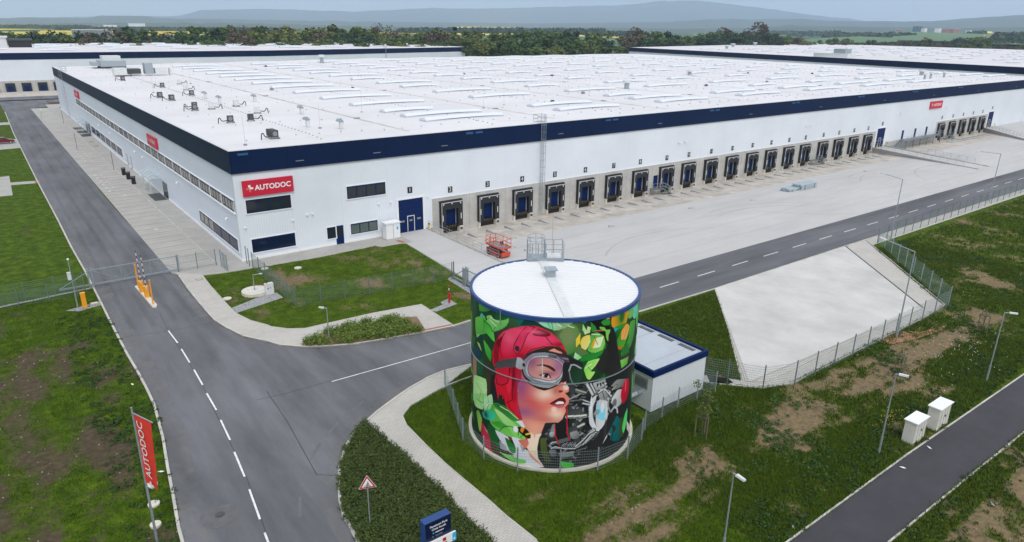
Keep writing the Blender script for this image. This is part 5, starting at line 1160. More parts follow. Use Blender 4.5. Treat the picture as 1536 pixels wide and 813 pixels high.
for pts in [[(560,51.5),(800,56),(800,54),(560,50.6)],[(870,61),(1000,63),(960,57.6),(860,55)]]: field(fg, pts, .6)
struct(fg, 'green_fields', mat('young crop field', (.075, .15, .055), .9, var=.1, scale=.01))
def ridge(name, prof, dist, depth, col, step=12, rough=1.0, seed=0):
    mb = MB(); P = []
    x = prof[0][0]; xsn = []
    while x <= prof[-1][0]: xsn.append(x); x += step
    for x in xsn:
        for k in range(len(prof)-1):
            if prof[k][0] <= x <= prof[k+1][0]:
                t = (x-prof[k][0])/(prof[k+1][0]-prof[k][0]); y = prof[k][1]*(1-t)+prof[k+1][1]*t; break
        P.append((x, y+rough*noise.noise(Vector((x*.035, seed, 0)))+rough*.5*noise.noise(Vector((x*.15, seed, 0)))))
    rows = [(-.5, 0), (-.42, .16), (-.3, .4), (-.16, .72), (0, 1), (.25, .8), (.6, 0)]
    vs = []; n = len(rows)
    for (x, y) in P:
        top = far(x, y, dist)
        for (dd, hh) in rows:
            q = far(x, y, dist*(1+0)+dd*depth); jit = 1+.12*noise.noise(Vector((x*.03, dd*3, seed+2)))*(0 < hh < 1)
            vs.append((q[0], q[1], -2+(top[2]+2)*hh*jit))
    fs = [(i*n+k, (i+1)*n+k, (i+1)*n+k+1, i*n+k+1) for i in range(len(P)-1) for k in range(n-1)]
    mb.add(vs, fs); o = mb.build(name, mat(name+' woods and meadows', col[0], .95, var=.3, scale=.0022, col2=col[1]), smooth=True); return tag(o, kind='structure')
ridge('hills', [(-700,29),(-100,28),(60,26),(200,24),(270,24),(300,15),(400,13),(480,16),(540,17),(600,14),(650,12),(700,13),(768,12),(870,9),(930,8),(990,2),(1040,.5),(1060,2),(1100,7),(1160,14),(1200,20),(1250,26),(1300,31),(1400,33),(1500,36),(2200,44)], 17000, 6500, ((.045,.065,.06),(.03,.045,.045)), 8, 1.2, 1)
ridge('hills', [(-700,30),(-40,28),(0,27),(40,26),(100,27),(128,27),(150,23.5),(215,24),(240,27),(300,28),(400,30),(600,33),(800,35),(1000,33),(1060,29),(1150,28.5),(1200,28),(1240,31),(1300,32),(1350,32),(1400,31.5),(1460,27),(1500,24),(1536,22.5),(1700,20),(2200,30)], 9500, 3200, ((.035,.06,.045),(.02,.036,.03)), 6, 1.0, 5)
ridge('hills', [(-700,38),(0,37),(90,35),(250,34),(400,35.5),(560,40),(700,41.5),(900,41),(1000,43),(1120,42),(1180,38),(1240,39),(1330,41),(1440,42),(1536,40),(2200,48)], 5600, 1500, ((.045,.08,.045),(.022,.04,.028)), 5, 1.6, 9)
# ================================================================== MAIN WAREHOUSE
WX, WH = 262.0, 13.0
wh = thing('warehouse', 'vast white warehouse with navy parapet, a row of numbered docks and a white skylit roof', 'warehouse', (0, 0, 0))
def wpart(mb, name, m, **k): return mb.build(name, m, wh, **k)
roofpoly = [(.12,.12),(WX,.12),(287,208),(110,204),(.12,187)]
# front wall: white sheet above, precast dock wall below; holes at each dock
DOCKS = [28.85, 35.25, 41.6, 48.05, 54.5, 60.9, 67.3, 74.1, 80.1, 86.55, 93.0, 99.5, 105.9, 112.3, 118.5, 125.6, 132.1, 138.7, 145.2]
DOCKS2 = [184.6, 191.4, 198.1, 204.8, 211.4]
mb = MB(); mb.box(0, 26.0, 0, .3, -.1, 10.42).box(26.0, 149.2, 0, .3, 4.05, 10.42).box(149.2, 182.0, 0, .3, -.1, 10.42).box(182.0, 215.6, 0, .3, 4.05, 10.42).box(215.6, WX, 0, .3, -.1, 10.42)
wpart(mb, 'front_wall', 'wall')
mb = MB()
def dockwall(x0, x1, cs):
    xc = x0
    for c in cs:
        mb.box(xc, c-1.2, -.06, .25, -1.6, 4.05); mb.box(c-1.2, c+1.2, -.06, .25, 2.55, 4.05); xc = c+1.2
    mb.box(xc, x1, -.06, .25, -1.6, 4.05)
dockwall(26.0, 149.2, DOCKS); dockwall(182.0, 215.6, DOCKS2); mb.box(149.2, 182.0, -.05, .3, -1.6, -.1).box(155, 182, -.09, -.05, -1.6, .95)
wpart(mb, 'dock_wall', 'conc')
mb = MB(); mb.box(26.0, 149.2, -.09, 0, 4.05, 4.13).box(182, 215.6, -.09, 0, 4.05, 4.13).box(-.06, 20.3, -.05, 0, -.02, .28).box(-.06, -.0, 0, 187, -.02, .28)
wpart(mb, 'plinth_flashing', 'white')
wpart(MB().box(0, .3, .3, 187, -.1, 10.42), 'side_wall', 'wallY')
wpart(MB().add([(262,0,0),(287,208,0),(110,204,0),(0,187,0),(262,0,10.4),(287,208,10.4),(110,204,10.4),(0,187,10.4)], [(0,1,5,4),(1,2,6,5),(2,3,7,6)]), 'rear_wall', 'wall')
# dark liner behind the dock openings
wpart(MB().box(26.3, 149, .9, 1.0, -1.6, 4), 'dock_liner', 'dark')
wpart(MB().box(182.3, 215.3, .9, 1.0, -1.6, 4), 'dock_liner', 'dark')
par = MB().box(-.12, WX, -.12, .12, 10.42, WH); wpart(par, 'front_parapet', 'navy')
par = MB().box(-.125, .115, .12, 187, 10.42, WH); wpart(par, 'side_parapet', 'navyY')
cp = MB().box(-.14, WX, -.14, .14, WH, WH+.05).box(-.14, .14, .14, 187, WH, WH+.05); wpart(cp, 'parapet_capping', mat('light parapet capping', (.55, .56, .58), .4))
wpart(MB().box(-.15, WX, -.15, -.12, 10.36, 10.42).box(-.15, -.12, -.12, 187, 10.36, 10.42), 'parapet_drip_edge', 'grey')
def roof_z(x, y):   # very low ridges between the gutter lines
    t = (x-25) % 26.4/26.4; return 12.86+.28*(1-abs(2*t-1))*min(1, y/6)
mb = MB(); X = [.12]+[25+13.2*k-26.4 for k in range(2, 22)]; X = [x for x in X if x < 262]
X += [262]; Y = [.12, 6, 30, 60, 90, 120, 150, 187]
vs = []; 
def rp(x, y):  # clip to the slightly skewed rear edge
    ymax = 187+(x/110)*17 if x < 110 else 204+(x-110)/177*4
    return min(y, ymax)
rows = [.12, 6, 30, 60, 90, 120, 150, 185, 210]
for j, y in enumerate(rows):
    for i, x in enumerate(X):
        yy = rp(x, y) if j < len(rows)-1 else rp(x, 999); xx = x if i < len(X)-1 else 262+25*yy/208
        vs.append((xx, yy, roof_z(x, yy)))
n = len(X)
wpart(mb.add(vs, [(j*n+i, j*n+i+1, j*n+n+i+1, j*n+n+i) for j in range(len(rows)-1) for i in range(n-1)]), 'roof', 'roof')
rf = bpy.data.objects['roof']
st = MB()
for k in range(9):
    x = 25+26.4*k
    for seg in range(40):
        y0 = 4+seg*5; 
        if y0+5 > 188: break
        st.box(x-.26-.07*(seg % 3), x+.26+.06*(seg % 2), y0, y0+5, roof_z(x, y0)+.002, roof_z(x, y0)+.008)
tag(st.build('roof_gutter', 'stain', wh), kind='stuff')
ld = MB()
def blk(x, y, s=.13): z = roof_z(x, y); s *= .72; ld.box(x-s, x+s, y-s, y+s, z, z+.09)
for k in range(10):
    x = 12+26.4*k
    y = 3
    while y < 186: blk(x, y+rnd.uniform(-.1, .1), .1 if x < 60 else .13); y += 1.25 if x < 60 else 2.2
for k in range(14):
    y = 7+14*k; x = 4
    while x < 255: blk(x+rnd.uniform(-.2, .2), y+rnd.uniform(-.2, .2), .1 if x < 60 else .14); x += 3.1
for k in range(9):
    x = 25+26.4*k
    for yy in (20, 62, 104, 150): ld.box(x-.4, x+.4, yy, yy+.7, 12.86, 12.99)
tag(ld.build('lightning_conductor_blocks', 'grey', wh), kind='stuff')
# skylights
def sky_mb(L, W=2.1):
    mb = MB(); mb.m = 1; mb.box(0, L, 0, W, 0, .24); mb.m = 0
    ns, nx = 8, 10
    def bend(u): return .38*(1-abs(2*u-1))*0+.10*math.sin(pi*u)
    vs = []
    for i in range(nx+1):
        u = i/nx
        for k in range(ns+1):
            t = pi*k/ns; vs.append((L*u, W/2-W/2*.98*cos(t), .24+.36*sin(t)+bend(u)))
    fs = [(i*(ns+1)+k, (i+1)*(ns+1)+k, (i+1)*(ns+1)+k+1, i*(ns+1)+k+1) for i in range(nx) for k in range(ns)]
    fs.append(tuple(range(ns+1))); fs.append(tuple(reversed([nx*(ns+1)+k for k in range(ns+1)])))
    mb.add(vs, fs); return mb
def place_skylights(parent, spots, prefix='skylight'):
    protos = {}
    for (x, y, L, z) in spots:
        if L not in protos:
            o = sky_mb(L).build(prefix, ['sky_light', 'curb'], parent); protos[L] = o
        else:
            o = protos[L].copy(); COL.objects.link(o)
        o.location = (x, y, z)
spots = []
for k in range(9):
    x = 31.4+26.4*k
    if k == 0: ysl = [(10.2,1),(16.3,1),(23.3,0),(35.2,1),(48.5,1),(62.6,1),(76.4,1),(89.4,1),(103,1),(116,1),(129,1),(143,1),(156,0),(169,1)]
    elif k == 1: ysl = [(10.2,1),(17.5,1),(36.5,1),(50.5,1),(65.3,0),(77.3,1),(92,0),(106,1),(120,0),(133,1),(147,0),(160,1),(173,0)]
    elif k in (2,): ysl = [(10.8,1),(17.9,1),(25,0),(37.5,1),(52,0),(66,1),(80,0),(94,0),(108,0),(122,0),(136,0),(150,0),(164,0),(178,0)]
    elif k == 3: ysl = [(11.2,1),(18,1),(38,1),(52,1),(67.5,0),(81,0),(95,0),(109,0),(123,0),(137,0),(151,0),(165,0),(179,0)]
    else: ysl = [(11.2,1),(18,1),(26.5,0),(39,1),(53.5,0),(68,0),(83,0),(98,0),(112,0),(126,0),(140,0),(154,0),(168,0),(182,0)]
    if k == 7: ysl = ysl[2:]
    for (yy, lg) in ysl: spots.append((x, yy, 14.3 if lg else 9.2, 12.95))
spots.sort(key=lambda s: (s[0]+21)**2+(s[1]+80)**2)
place_skylights(wh, spots[:99])
mb = MB()
for (x, y, L, z) in spots[99:]:
    q = sky_mb(L); mb.add([(v[0]+x, v[1]+y, v[2]+z) for v in q.v], q.f)
if mb.v: tag(mb.build('far_skylights', 'sky_light', wh), kind='stuff')
# ---------------- windows in the front wall
def window(x0, x1, z0, z1, n, glass='glass', sill=True, fr='navyp', parent=None, side=False, blinds=False):
    def T(mb):   # side=True lays it on the x=0 wall (x stands for y)
        if side: mb.v = [(v[1], v[0], v[2]) for v in mb.v]; mb.f = [f[::-1] for f in mb.f]
        return mb
    par_ = parent or wh
    mb = MB(); f = .09
    mb.box(x0, x1, -.05, .0, z0, z0+f).box(x0, x1, -.05, .0, z1-f-.08, z1).box(x0, x0+f, -.048, .0, z0+f, z1-f-.08).box(x1-f, x1, -.048, 0, z0+f, z1-f-.08)
    for k in range(1, n):
        x = x0+(x1-x0)*k/n; mb.box(x-.06, x+.06, -.046, 0, z0+f, z1-f-.08)
    wn = T(mb).build('window', fr, par_)
    g = MB().box(x0+f, x1-f, -.028, -.004, z0+f, z1-f-.08); T(g).build('pane', glass, wn)
    s_ = MB(); 
    s_.box(x0-.14, x1+.14, -.10, -.0, z0-.12, z0-.0).box(x0-.12, x0, -.07, 0, z0, z1+.1).box(x1, x1+.12, -.07, 0, z0, z1+.1).box(x0, x1, -.07, 0, z1, z1+.1)
    T(s_).build('window_surround', 'white', wn)
    if blinds:
        bl = MB(); W = (x1-x0-2*f)/n
        for k in range(n):
            a = x0+f+W*k+.1
            for q in range(3):
                wd = W/3.4; bl.box(a+q*wd, a+q*wd+wd*rnd.uniform(.45, .8), -.034, -.030, z0+f+rnd.uniform(0, .15), z1-f-.12)
        T(bl).build('blind', 'blind', wn)
    return wn
window(1.1, 6.4, 5.65, 7.25, 4); window(1.25, 6.5, .85, 2.5, 1, 'glassn'); window(13.6, 19.0, 5.7, 7.3, 4)
window(13.8, 17.6, 1.0, 2.4, 3, mat('office window glass', (.10, .13, .12), .1, spec=.6)); window(10.6, 11.75, .95, 2.42, 1)
dr = wpart(MB().box(11.78, 12.8, -.06, 0, 0, 2.45), 'entrance_door', 'navyp')
MB().box(11.95, 12.65, -.075, -.06, 1.1, 2.25).build('pane', 'glass', dr); MB().box(11.86, 11.9, -.13, -.06, 1.0, 1.2).build('handle', 'galv', dr)
# upper window band of the long side wall
yy = .8; k = 0
while yy < 138.5:
    dk = k in (13, 14, 16, 19)
    wn = window(yy, min(yy+4.7, 139.2), 5.85, 7.15, 4, 'glass', side=True, blinds=not dk); yy += 5.0; k += 1
wpart(MB().box(-.02, 0, .6, 139.4, 5.85, 7.15), 'window_band', 'navyp')
wpart(MB().box(-.16, 0, .5, 139.5, 5.62, 5.74).box(-.12,0,.5,139.5,7.26,7.33), 'window_band_sill', 'white')
window(.9, 11.5, .95, 2.45, 3, 'glassn', side=True); window(11.6, 18.0, .95, 2.45, 3, 'glass', side=True, blinds=True)
for a in (76, 83, 90, 97, 104, 111): window(a, a+6.7, .95, 2.6, 3, 'glassn', side=True)
def plain_door(y0, y1, h, m='glass', fr='grey', nm='side_door'):
    d = wpart(MB().box(-.06, 0, y0, y1, 0, h), nm, fr); n = max(1, round((y1-y0)/1.1)); W = (y1-y0)/n
    for q in range(n): MB().box(-.075, -.06, y0+W*q+.1, y0+W*(q+1)-.1, .15, h-.12).build('pane', m, d)
    MB().box(-.14, -.075, (y0+y1)/2+.06, (y0+y1)/2+.1, .9, 1.2).build('handle', 'galv', d); return d
plain_door(37.3, 40.6, 2.6); plain_door(67.0, 68.2, 2.3, 'cabinet'); plain_door(71.0, 72.2, 2.3, 'cabinet'); plain_door(120.5, 123.5, 2.6, 'glassc'); plain_door(125, 128, 2.6, 'glassc')
# glazed entrance canopies
def canopy(y0, y1, d, z):
    c = wpart(MB().box(-d, 0, y0, y1, z, z+.05), 'entrance_canopy', 'glassc')
    mb = MB(); y = y0+.2
    while y < y1: mb.bar((0, y, z+1.0), (-d+.1, y, z+.06), .025); mb.bar((0, y, z-.02), (-d, y, z-.02), .04); y += 1.9
    mb.build('canopy_brace', 'galv', c)
    g = MB()
    for y in (y0+.1, (y0+y1)/2): g.box(-d+.2, -d+.24, y, y+2.0, 0.2, z-.2)
    g.build('glass_screen', 'glassc', c)
canopy(40.9, 50.5, 1.9, 2.75); canopy(119.5, 132.0, 2.0, 2.8)
# ---------------- level-access doors
def gate_door(x0, x1, wicket=True):
    d = wpart(MB().box(x0, x1, -.05, -.0, 0, 4.55), 'overhead_door', 'navyp')
    fr = MB().box(x0-.28, x0, -.10, 0, 0, 4.75).box(x1, x1+.28, -.10, 0, 0, 4.75).box(x0, x1, -.10, 0, 4.55, 4.75); fr.build('door_frame', 'white', d)
    s_ = MB(); [s_.box(x0+.02, x1-.02, -.056, -.05, z, z+.02) for z in (.6, 1.2, 1.8, 2.4, 3.0, 3.6, 4.2)]; s_.build('panel_joint', 'black', d)
    if wicket:
        xm = x0+(x1-x0)*.36; f2 = MB().box(xm-.09, xm, -.09, -.05, .05, 2.25).box(xm+.95, xm+1.04, -.09, -.05, .05, 2.25).box(xm, xm+.95, -.09, -.05, 2.15, 2.25); f2.build('wicket_frame', 'cabinet', d)
        MB().box(xm+.25, xm+.7, -.07, -.05, 1.45, 1.7).box(x0+.3, x0+.85, -.07, -.05, 1.45, 1.7).box(x1-.95, x1-.4, -.07, -.05, 1.55, 1.8).build('vision_panel', 'grey', d)
gate_door(20.75, 24.5); gate_door(149.9, 153.7); gate_door(216.2, 219.9)
wpart(MB().box(71.0, 72.1, -.1, -.06, -.05, 2.15), 'dock_side_door', 'navyp')
for x in (162.7, 169.5, 175.9): wpart(MB().box(x, x+1.1, -.06, 0, 1.0, 3.2), 'fire_door', 'navyp'); wpart(MB().box(x-.12, x, -.08, 0, 1.0, 3.3).box(x+1.1, x+1.22, -.08, 0, 1.0, 3.3).box(x, x+1.1, -.08, 0, 3.2, 3.3), 'door_surround', 'white')
# ---------------- dock shelters
def make_dock():
    sh = MB(); y0, y1 = -.62, -.06
    sh.box(-1.78, -1.0, y0, y1, -.3, 3.45).box(1.0, 1.78, y0, y1, -.3, 3.45).box(-1.0, 1.0, y0, y1, 2.35, 3.45)
    sh.box(-1.85, 1.85, -.42, -.07, 3.45, 3.56)
    s = sh.build('dock_shelter', 'rubber', wh)
    w_ = MB().box(-1.72, -1.66, -.66, -.62, -.2, 3.3).box(-1.72, 1.72, -.66, -.62, 3.28, 3.36)
    w_.box(-1.58, -1.46, -.66, -.625, .75, 1.6).box(1.42, 1.54, -.66, -.625, .75, 1.6)
    w_.add([(-1.5,-.64,3.2),(-1.2,-.64,3.2),(-1.5,-.64,2.9)], [(0,2,1)]).add([(1.5,-.64,3.2),(1.2,-.64,3.2),(1.5,-.64,2.9)], [(0,1,2)])
    w_.box(-.1, .1, -.64, -.62, 3.05, 3.2); w_.build('guide_marks', 'cabinet', s)
    d = MB().box(-1.0, 1.0, .12, .2, -.05, 2.4); d.build('door_leaf', 'navyp', s)
    MB().box(-1.2, -1.0, -.05, .24, -.1, 2.5).build('door_jamb', 'cabinet', s); MB().box(1.0, 1.2, -.05, .24, -.1, 2.5).build('door_jamb', 'cabinet', s)
    lv = MB().box(-1.15, 1.15, -.5, .2, -.16, -.06).box(-1.15, 1.15, -.1, .2, -.6, -.16); lv.m = 1
    for r_, z in ((0, -.13), (1, -.46)):
        for q in range(4): lv.box(-.85+.46*q+.12*r_, -.72+.46*q+.12*r_, -.52+.38*r_, -.495+.38*r_, z, z+.06)
    lv.build('leveller', ['black', 'hazard'], s)
    v = MB().box(-1.7, 1.2, -.063, -.061, -1.3, -.55); v.build('leveller_pit', 'dark', s)
    MB().box(1.15, 1.7, -.75, -.06, -1.35, -.28).build('dock_pier', 'pale', s); MB().box(-1.75, -1.45, -.5, -.06, -1.35, -.3).build('dock_pier', 'pale', s)
    w2 = MB().bar((1.42, -.76, -.62), (1.42, -.84, -.62), .2, 12); w2.build('dock_buffer', 'greyd', s)
    return s
dk0 = make_dock()
for i, x in enumerate(DOCKS+DOCKS2):
    s = dk0 if i == 0 else copy_tree(dk0, parent=wh)
    s.location = (x, 0, .02)
# membrane laps on the roof
lp_ = MB()
for k in range(22):
    y = 5+8.3*k
    for xx in range(1, 20): lp_.box(13.2*xx-11.8, 13.2*xx+1.3, y, y+.05, roof_z(13.2*xx-11.8, y)+.0, roof_z(13.2*xx-11.8, y)+.004)
lp_.v = [(v[0], v[1], roof_z(v[0], v[1])+.004) for v in lp_.v]
tag(lp_.build('membrane_laps', mat('membrane lap shade', (.52, .51, .52), .6), wh), kind='stuff')
# ---------------- wall ladder with safety hoops
def hoop_ladder(name, label, loc, rz, h, top=1.3):
    t = thing(name, label, 'ladder', (0, 0, 0))
    mb = MB().bar((-.25, -.25, 0), (-.25, -.25, h+top), .035).bar((.25, -.25, 0), (.25, -.25, h+top), .035); mb.build('rail', 'galv', t)
    mb = MB(); z = .3
    while z < h: mb.bar((-.25, -.25, z), (.25, -.25, z), .018, 4); z += .3
    mb.build('rungs', 'galv', t)
    mb = MB(); z = 2.4
    while z < h+top+.1:
        pts = [(-.38*cos(a)*1.0, -.25-.68*sin(a), z) for a in [pi*k/8 for k in range(9)]]; mb.path(pts, .022, 4); z += 1.05
    for a in (pi*.2, pi*.5, pi*.8): mb.bar((-.38*cos(a), -.25-.68*sin(a), 2.4), (-.38*cos(a), -.25-.68*sin(a), h+top), .016, 4)
    mb.build('safety_cage', 'galv', t)
    mb = MB()
    for z in (1, 3.5, 6, 8.5, 11): 
        if z < h: mb.bar((-.25, 0, z), (-.25, -.25, z), .025, 4).bar((.25, 0, z), (.25, -.25, z), .025, 4)
    mb.build('bracket', 'galv', t)
    mb = MB().box(-.75, .75, -.05, 1.2, h+.12, h+.16)
    for (x_, y_) in ((-.72, 1.15), (.72, 1.15), (-.72, .1), (.72, .1)): mb.bar((x_, y_, h+.1), (x_, y_, h+1.2), .03)
    for z in (.6, 1.15): mb.bar((-.72, .1, h+z), (-.72, 1.15, h+z), .03).bar((.72, .1, h+z), (.72, 1.15, h+z), .03).bar((-.72, 1.15, h+z), (.72, 1.15, h+z), .03)
    mb.build('platform', 'galv', t)
    return turn(t, loc, rz)
hoop_ladder('wall_ladder', 'tall caged steel ladder up the white wall between docks 4 and 5', (45.2, -.12, -1.1), 0, 14.2)
hoop_ladder('wall_ladder', 'caged steel ladder at the far end of the long window side of the warehouse', (-.12, 160.5, 0), -pi/2, 13.1)
# small fittings on the walls (cameras, lamps, roof outlets)
for x in (7.4, 17.5, 27.6, 48.5, 71, 97, 122, 150, 176, 204, 232): wpart(MB().box(x-.0, x+1.0, -.17, -.12, 11.15, 11.24), 'overflow_slot', 'grey')
HOP = mat('lighter blue hopper', (.02, .09, .24), .4)
for x in (.8, 31.6, 33.2, 58.4, 60, 84.8, 86.4, 111.2, 112.8, 137.6, 139.2, 164, 165.6, 190.5, 192): wpart(MB().box(x, x+1.15, -.24, -.12, 12.45, 12.7), 'overflow_hopper', HOP)
k0 = MB()
for x in (.7, 6.4, 8.2, 8.9, 17.9, 19.6, 25.3): wpart(MB().bar((x, -.02, 4.5 if x > 7 else 4.1), (x, -.25, 4.45 if x > 7 else 4.0), .09, 8), 'security_camera', 'white')
for x in (77, 78.6, 118, 119.5, 160, 186): wpart(MB().bar((x, -.02, 7.6), (x, -.3, 7.5), .1, 8).bar((x, -.3, 7.5), (x+.5, -.35, 7.4), .07, 6), 'security_camera', 'white')
for y in (4.2, 29, 54, 61, 88, 103): wpart(MB().bar((-.02, y, 4.4), (-.3, y, 4.3), .1, 8).bar((-.3, y, 4.3), (-.3, y-.4, 4.25), .07, 6), 'security_camera', 'white')
# ---------------- number plates and red signs
NUMS = [(1, 22.6, 5.75)]+[(i+2, x+.1, 5.0) for i, x in enumerate(DOCKS)]+[(21, 151.9, 5.6)]+[(i+22, x+.1, 5.0) for i, x in enumerate(DOCKS2)]+[(27, 218.2, 5.7)]
WORDS = 'zero one two three four five six seven eight nine ten eleven twelve thirteen fourteen fifteen sixteen seventeen eighteen nineteen twenty twentyone twentytwo twentythree twentyfour twentyfive twentysix twentyseven'.split()
for (n_, x, z) in NUMS:
    p_ = tag(MB().box(x-.36, x+.36, -.03, -.003, z-.42, z+.42).build('number_plate', 'black', origin=(x, 0, z)), 'black plate reading %s in white, on the wall above %s' % (WORDS[n_], 'a blue level door' if n_ in (1, 21, 27) else 'a black dock shelter'), 'number sign', 'number plates above the dock doors')
    tx = MB().add(*text_geo(str(n_), .82 if n_ < 10 else .66, (1,0,0), (0,0,1), (x, -.037, z), .0)); tx.build('digits', 'white', p_)
def red_sign(label, c, ux, L, H):
    ux = Vector(ux); un = ux.cross(Vector((0, 0, 1))); c = Vector(c); uz = Vector((0, 0, 1))
    mb = MB(); a = c-ux*L/2-uz*H/2
    vs = []
    for d in (.03, .28):
        for (p, q) in ((0, 0), (L, 0), (L, H), (0, H)): vs.append(a+ux*p+uz*q+un*d)
    mb.add(vs, [(4,5,6,7),(0,1,5,4),(1,2,6,5),(2,3,7,6),(3,0,4,7)])
    s = mb.build('company_sign', 'red', origin=tuple(c)); tag(s, label, 'sign', 'red company signs on the warehouse walls')
    t = MB().add(*text_geo('AUTODOC', H*.45, ux, uz, c+un*.285+ux*L*.09, .028, sx=1.0)); t.build('lettering', 'white', s)
    lg = MB(); e = H*.075; o = c+un*.287-ux*L*.37
    def sq(x0, x1, z0, z1): lg.add([o+ux*x0+uz*z0, o+ux*x1+uz*z0, o+ux*x1+uz*z1, o+ux*x0+uz*z1], [(0,1,2,3)])
    sq(-e, e, e, 3*e); sq(0, 3*e, -e*.6, e)
    lg.build('emblem', 'white', s)
    lg = MB(); sq(-3*e, 0, -e, e*.6); sq(-e*.6, e, -3*e, -e)
    lg.build('emblem_shade', mat('pale red emblem', (.75, .12, .12), .4), s)
    return s
red_sign('large red company sign near the warehouse corner facing the tank', (3.85, 0, 8.6), (1,0,0), 5.9, 1.85)
red_sign('small looking red company sign far along the dock wall, past dock 21', (179, 0, 8.65), (1,0,0), 6.9, 1.85)
red_sign('red company sign above the middle of the side window band', (0, 42.8, 8.55), (0,-1,0), 6.9, 1.7)
red_sign('red company sign at the far end of the side window band', (0, 134.3, 8.7), (0,-1,0), 7.6, 1.75)
# ---------------- roof plant
def ac_unit(loc, rz, label, n=1, dark=True, hose=True, s=1.0):
    t = thing('rooftop_condenser', label, 'air conditioner', (0, 0, 0), 'condenser units on the warehouse roof')
    for k in range(n):
        y = k*.75
        c = MB().box(-.55, .55, y-.2, y+.2, .25, 1.35).build('casing', 'greyd' if dark else 'cabinet', t)
        MB().ring(0, 0, 0, .03, .05, .38, 16).xf(Matrix.Translation((0, y-.2, .8)) @ Matrix.Rotation(pi/2, 4, 'X')).build('fan_grille', 'grey' if dark else 'greyd', c)
    MB().box(-.7, -.5, -.45, .4+.75*(n-1), 0, .12).box(.5, .7, -.45, .4+.75*(n-1), 0, .12).box(-.7, .7, -.3, -.2, .12, .25).box(-.7, .7, .15, .25, .12, .25).build('support_feet', 'grey', t)
    if hose: MB().path([(-.55, 0, .5), (-1.3, .05, .35), (-1.6, .1, .55), (-1.8, .1, 1.0), (-2.05, .1, .9), (-2.15, .1, 0)], .08, 6).build('pipe_hose', 'black', t)
    t.scale = (s,)*3; return turn(t, loc, rz)
RZ = 12.9
acs = [((7.6,7.0),0,'dark condenser group of four units nearest the warehouse corner',4,1),((7.4,25.0),0,'single dark condenser with bent hose, second from the roof corner',1,1),((14.3,34.3),3.0,'pale small condenser with hose curving to its right',1,0),
       ((7.0,43.2),0,'front one of two close dark condensers beside the navy parapet',1,1),((7.8,46.6),0,'rear one of two close dark condensers beside the navy parapet',1,1),((7.6,61.8),0,'dark condenser with a thick hose midway along the side parapet',2,1),
       ((10.5,25.6),3.0,'small dark condenser just behind the second roof corner unit',1,1),((9.8,43.8),3.1,'little pale condenser beside the two close dark ones',1,0),((13.0,70),0,'small dark condenser between the cowls and the side parapet',1,1),((12.2,92),0,'thin dark condenser left of the middle roof condensers',1,1),((17.5,100),3.0,'thin pale condenser near the duct assembly',1,0),((6.9,68.2),0,'dark condenser with cable tangle farther along the side parapet',2,1),((15.0,83),3.1,'pale condenser with a black hose loop on the middle roof',1,0),((8.5,117),0,'farthest small dark condenser beside the roof side parapet',2,1),((14.6,46.6),3.1,'tall pale condenser pack with hose beside the duct cowl',2,0)]
for (p, rz, lb, n_, dk_) in acs: ac_unit((p[0], p[1], RZ), rz, lb, n_, bool(dk_), True, .78)
def cowl(loc, label, s=1.0, rz=0):
    t = thing('roof_cowl', label, 'vent', (0, 0, 0), 'bent vent cowls on the roof')
    MB().box(-.3, .3, -.3, .3, 0, 1.1).build('duct', 'cabinet', t)
    MB().prism([(-.32, 1.1), (.32, 1.1), (.32, 1.35), (-.1, 1.75), (-.6, 1.75), (-.9, 1.4), (-.75, 1.25), (-.32, 1.35)], -.32, .32).xf(Matrix.Rotation(pi/2, 4, 'X')).build('hood', 'galv', t)
    t.scale = (s,)*3; return turn(t, loc, rz)
for i, (p, lb) in enumerate([((13.7,62.4),'left one of a pair of bent grey cowls mid roof'),((13.7,53.0),'right one of a pair of bent grey cowls mid roof'),((19.8,52.5),'larger bent cowl beyond the tall pale condenser'),((15.2,15.3),'bent cowl nearest the roof front edge, left of two'),((18.3,11.0),'bent cowl nearest the roof front edge, right of two'),((20,30),'slim bent cowl in the first roof bay near a dotted line')]):
    cowl((p[0], p[1], RZ), lb, .8)
def mast(loc, label, h=3.5):
    t = tag(MB().cyl(0, 0, 0, .12, .22, 8).cyl(0, 0, .12, h, .015, 5, .008).build('lightning_rod', 'grey'), label, 'lightning rod', 'thin lightning rods on the roof'); return turn(t, loc)
for i, p in enumerate([(3.0, 4.0), (16, 13), (29, 27), (56, 24), (30, 70), (83, 30), (50, 22), (8, 80), (20, 100)]): mast((p[0], p[1], RZ), 'thin rod on the roof, %s' % ['by the warehouse corner','between the two near cowls','at the end of a short skylight in the first column','just left of the second skylight column','in the gap of the first skylight column','left of the third skylight column','beside the nearest roof bay joint','between far condensers by the parapet','near the silver plant on the far left roof'][i])
# big silver air handling plant at the far left
t = thing('air_handling_unit', 'large silver air handling unit with sloped hood at the far left of the roof', 'air handler', (14.5, 176, RZ))
MB().box(11.5, 18.5, 172, 181, RZ+.5, RZ+2.2).build('casing', 'galv', t)
MB().box(12.5, 17.5, 174, 179, RZ+2.2, RZ+3.6).build('upper_casing', 'cabinet', t)
MB().box(9.5, 11.5, 173, 180, RZ+.7, RZ+1.8).build('intake', 'galv', t)
MB().box(11.6, 18.4, 172.4, 172.8, RZ, RZ+.5).box(11.6, 18.4, 180, 180.5, RZ, RZ+.5).build('support_frame', 'greyd', t)
t = thing('duct_assembly', 'silver ducts and boxes in front of the large air handling unit', 'ducts', (17, 137, RZ))
MB().box(16.8, 18.8, 134, 137, RZ+.4, RZ+3.2).build('duct', 'galv', t)
MB().box(19.2, 22.0, 133.5, 136.0, RZ+.4, RZ+1.9).build('duct', 'cabinet', t)
MB().box(12.5, 16.0, 135.5, 139.5, RZ+.4, RZ+1.7).build('fan_box', 'greyd', t)
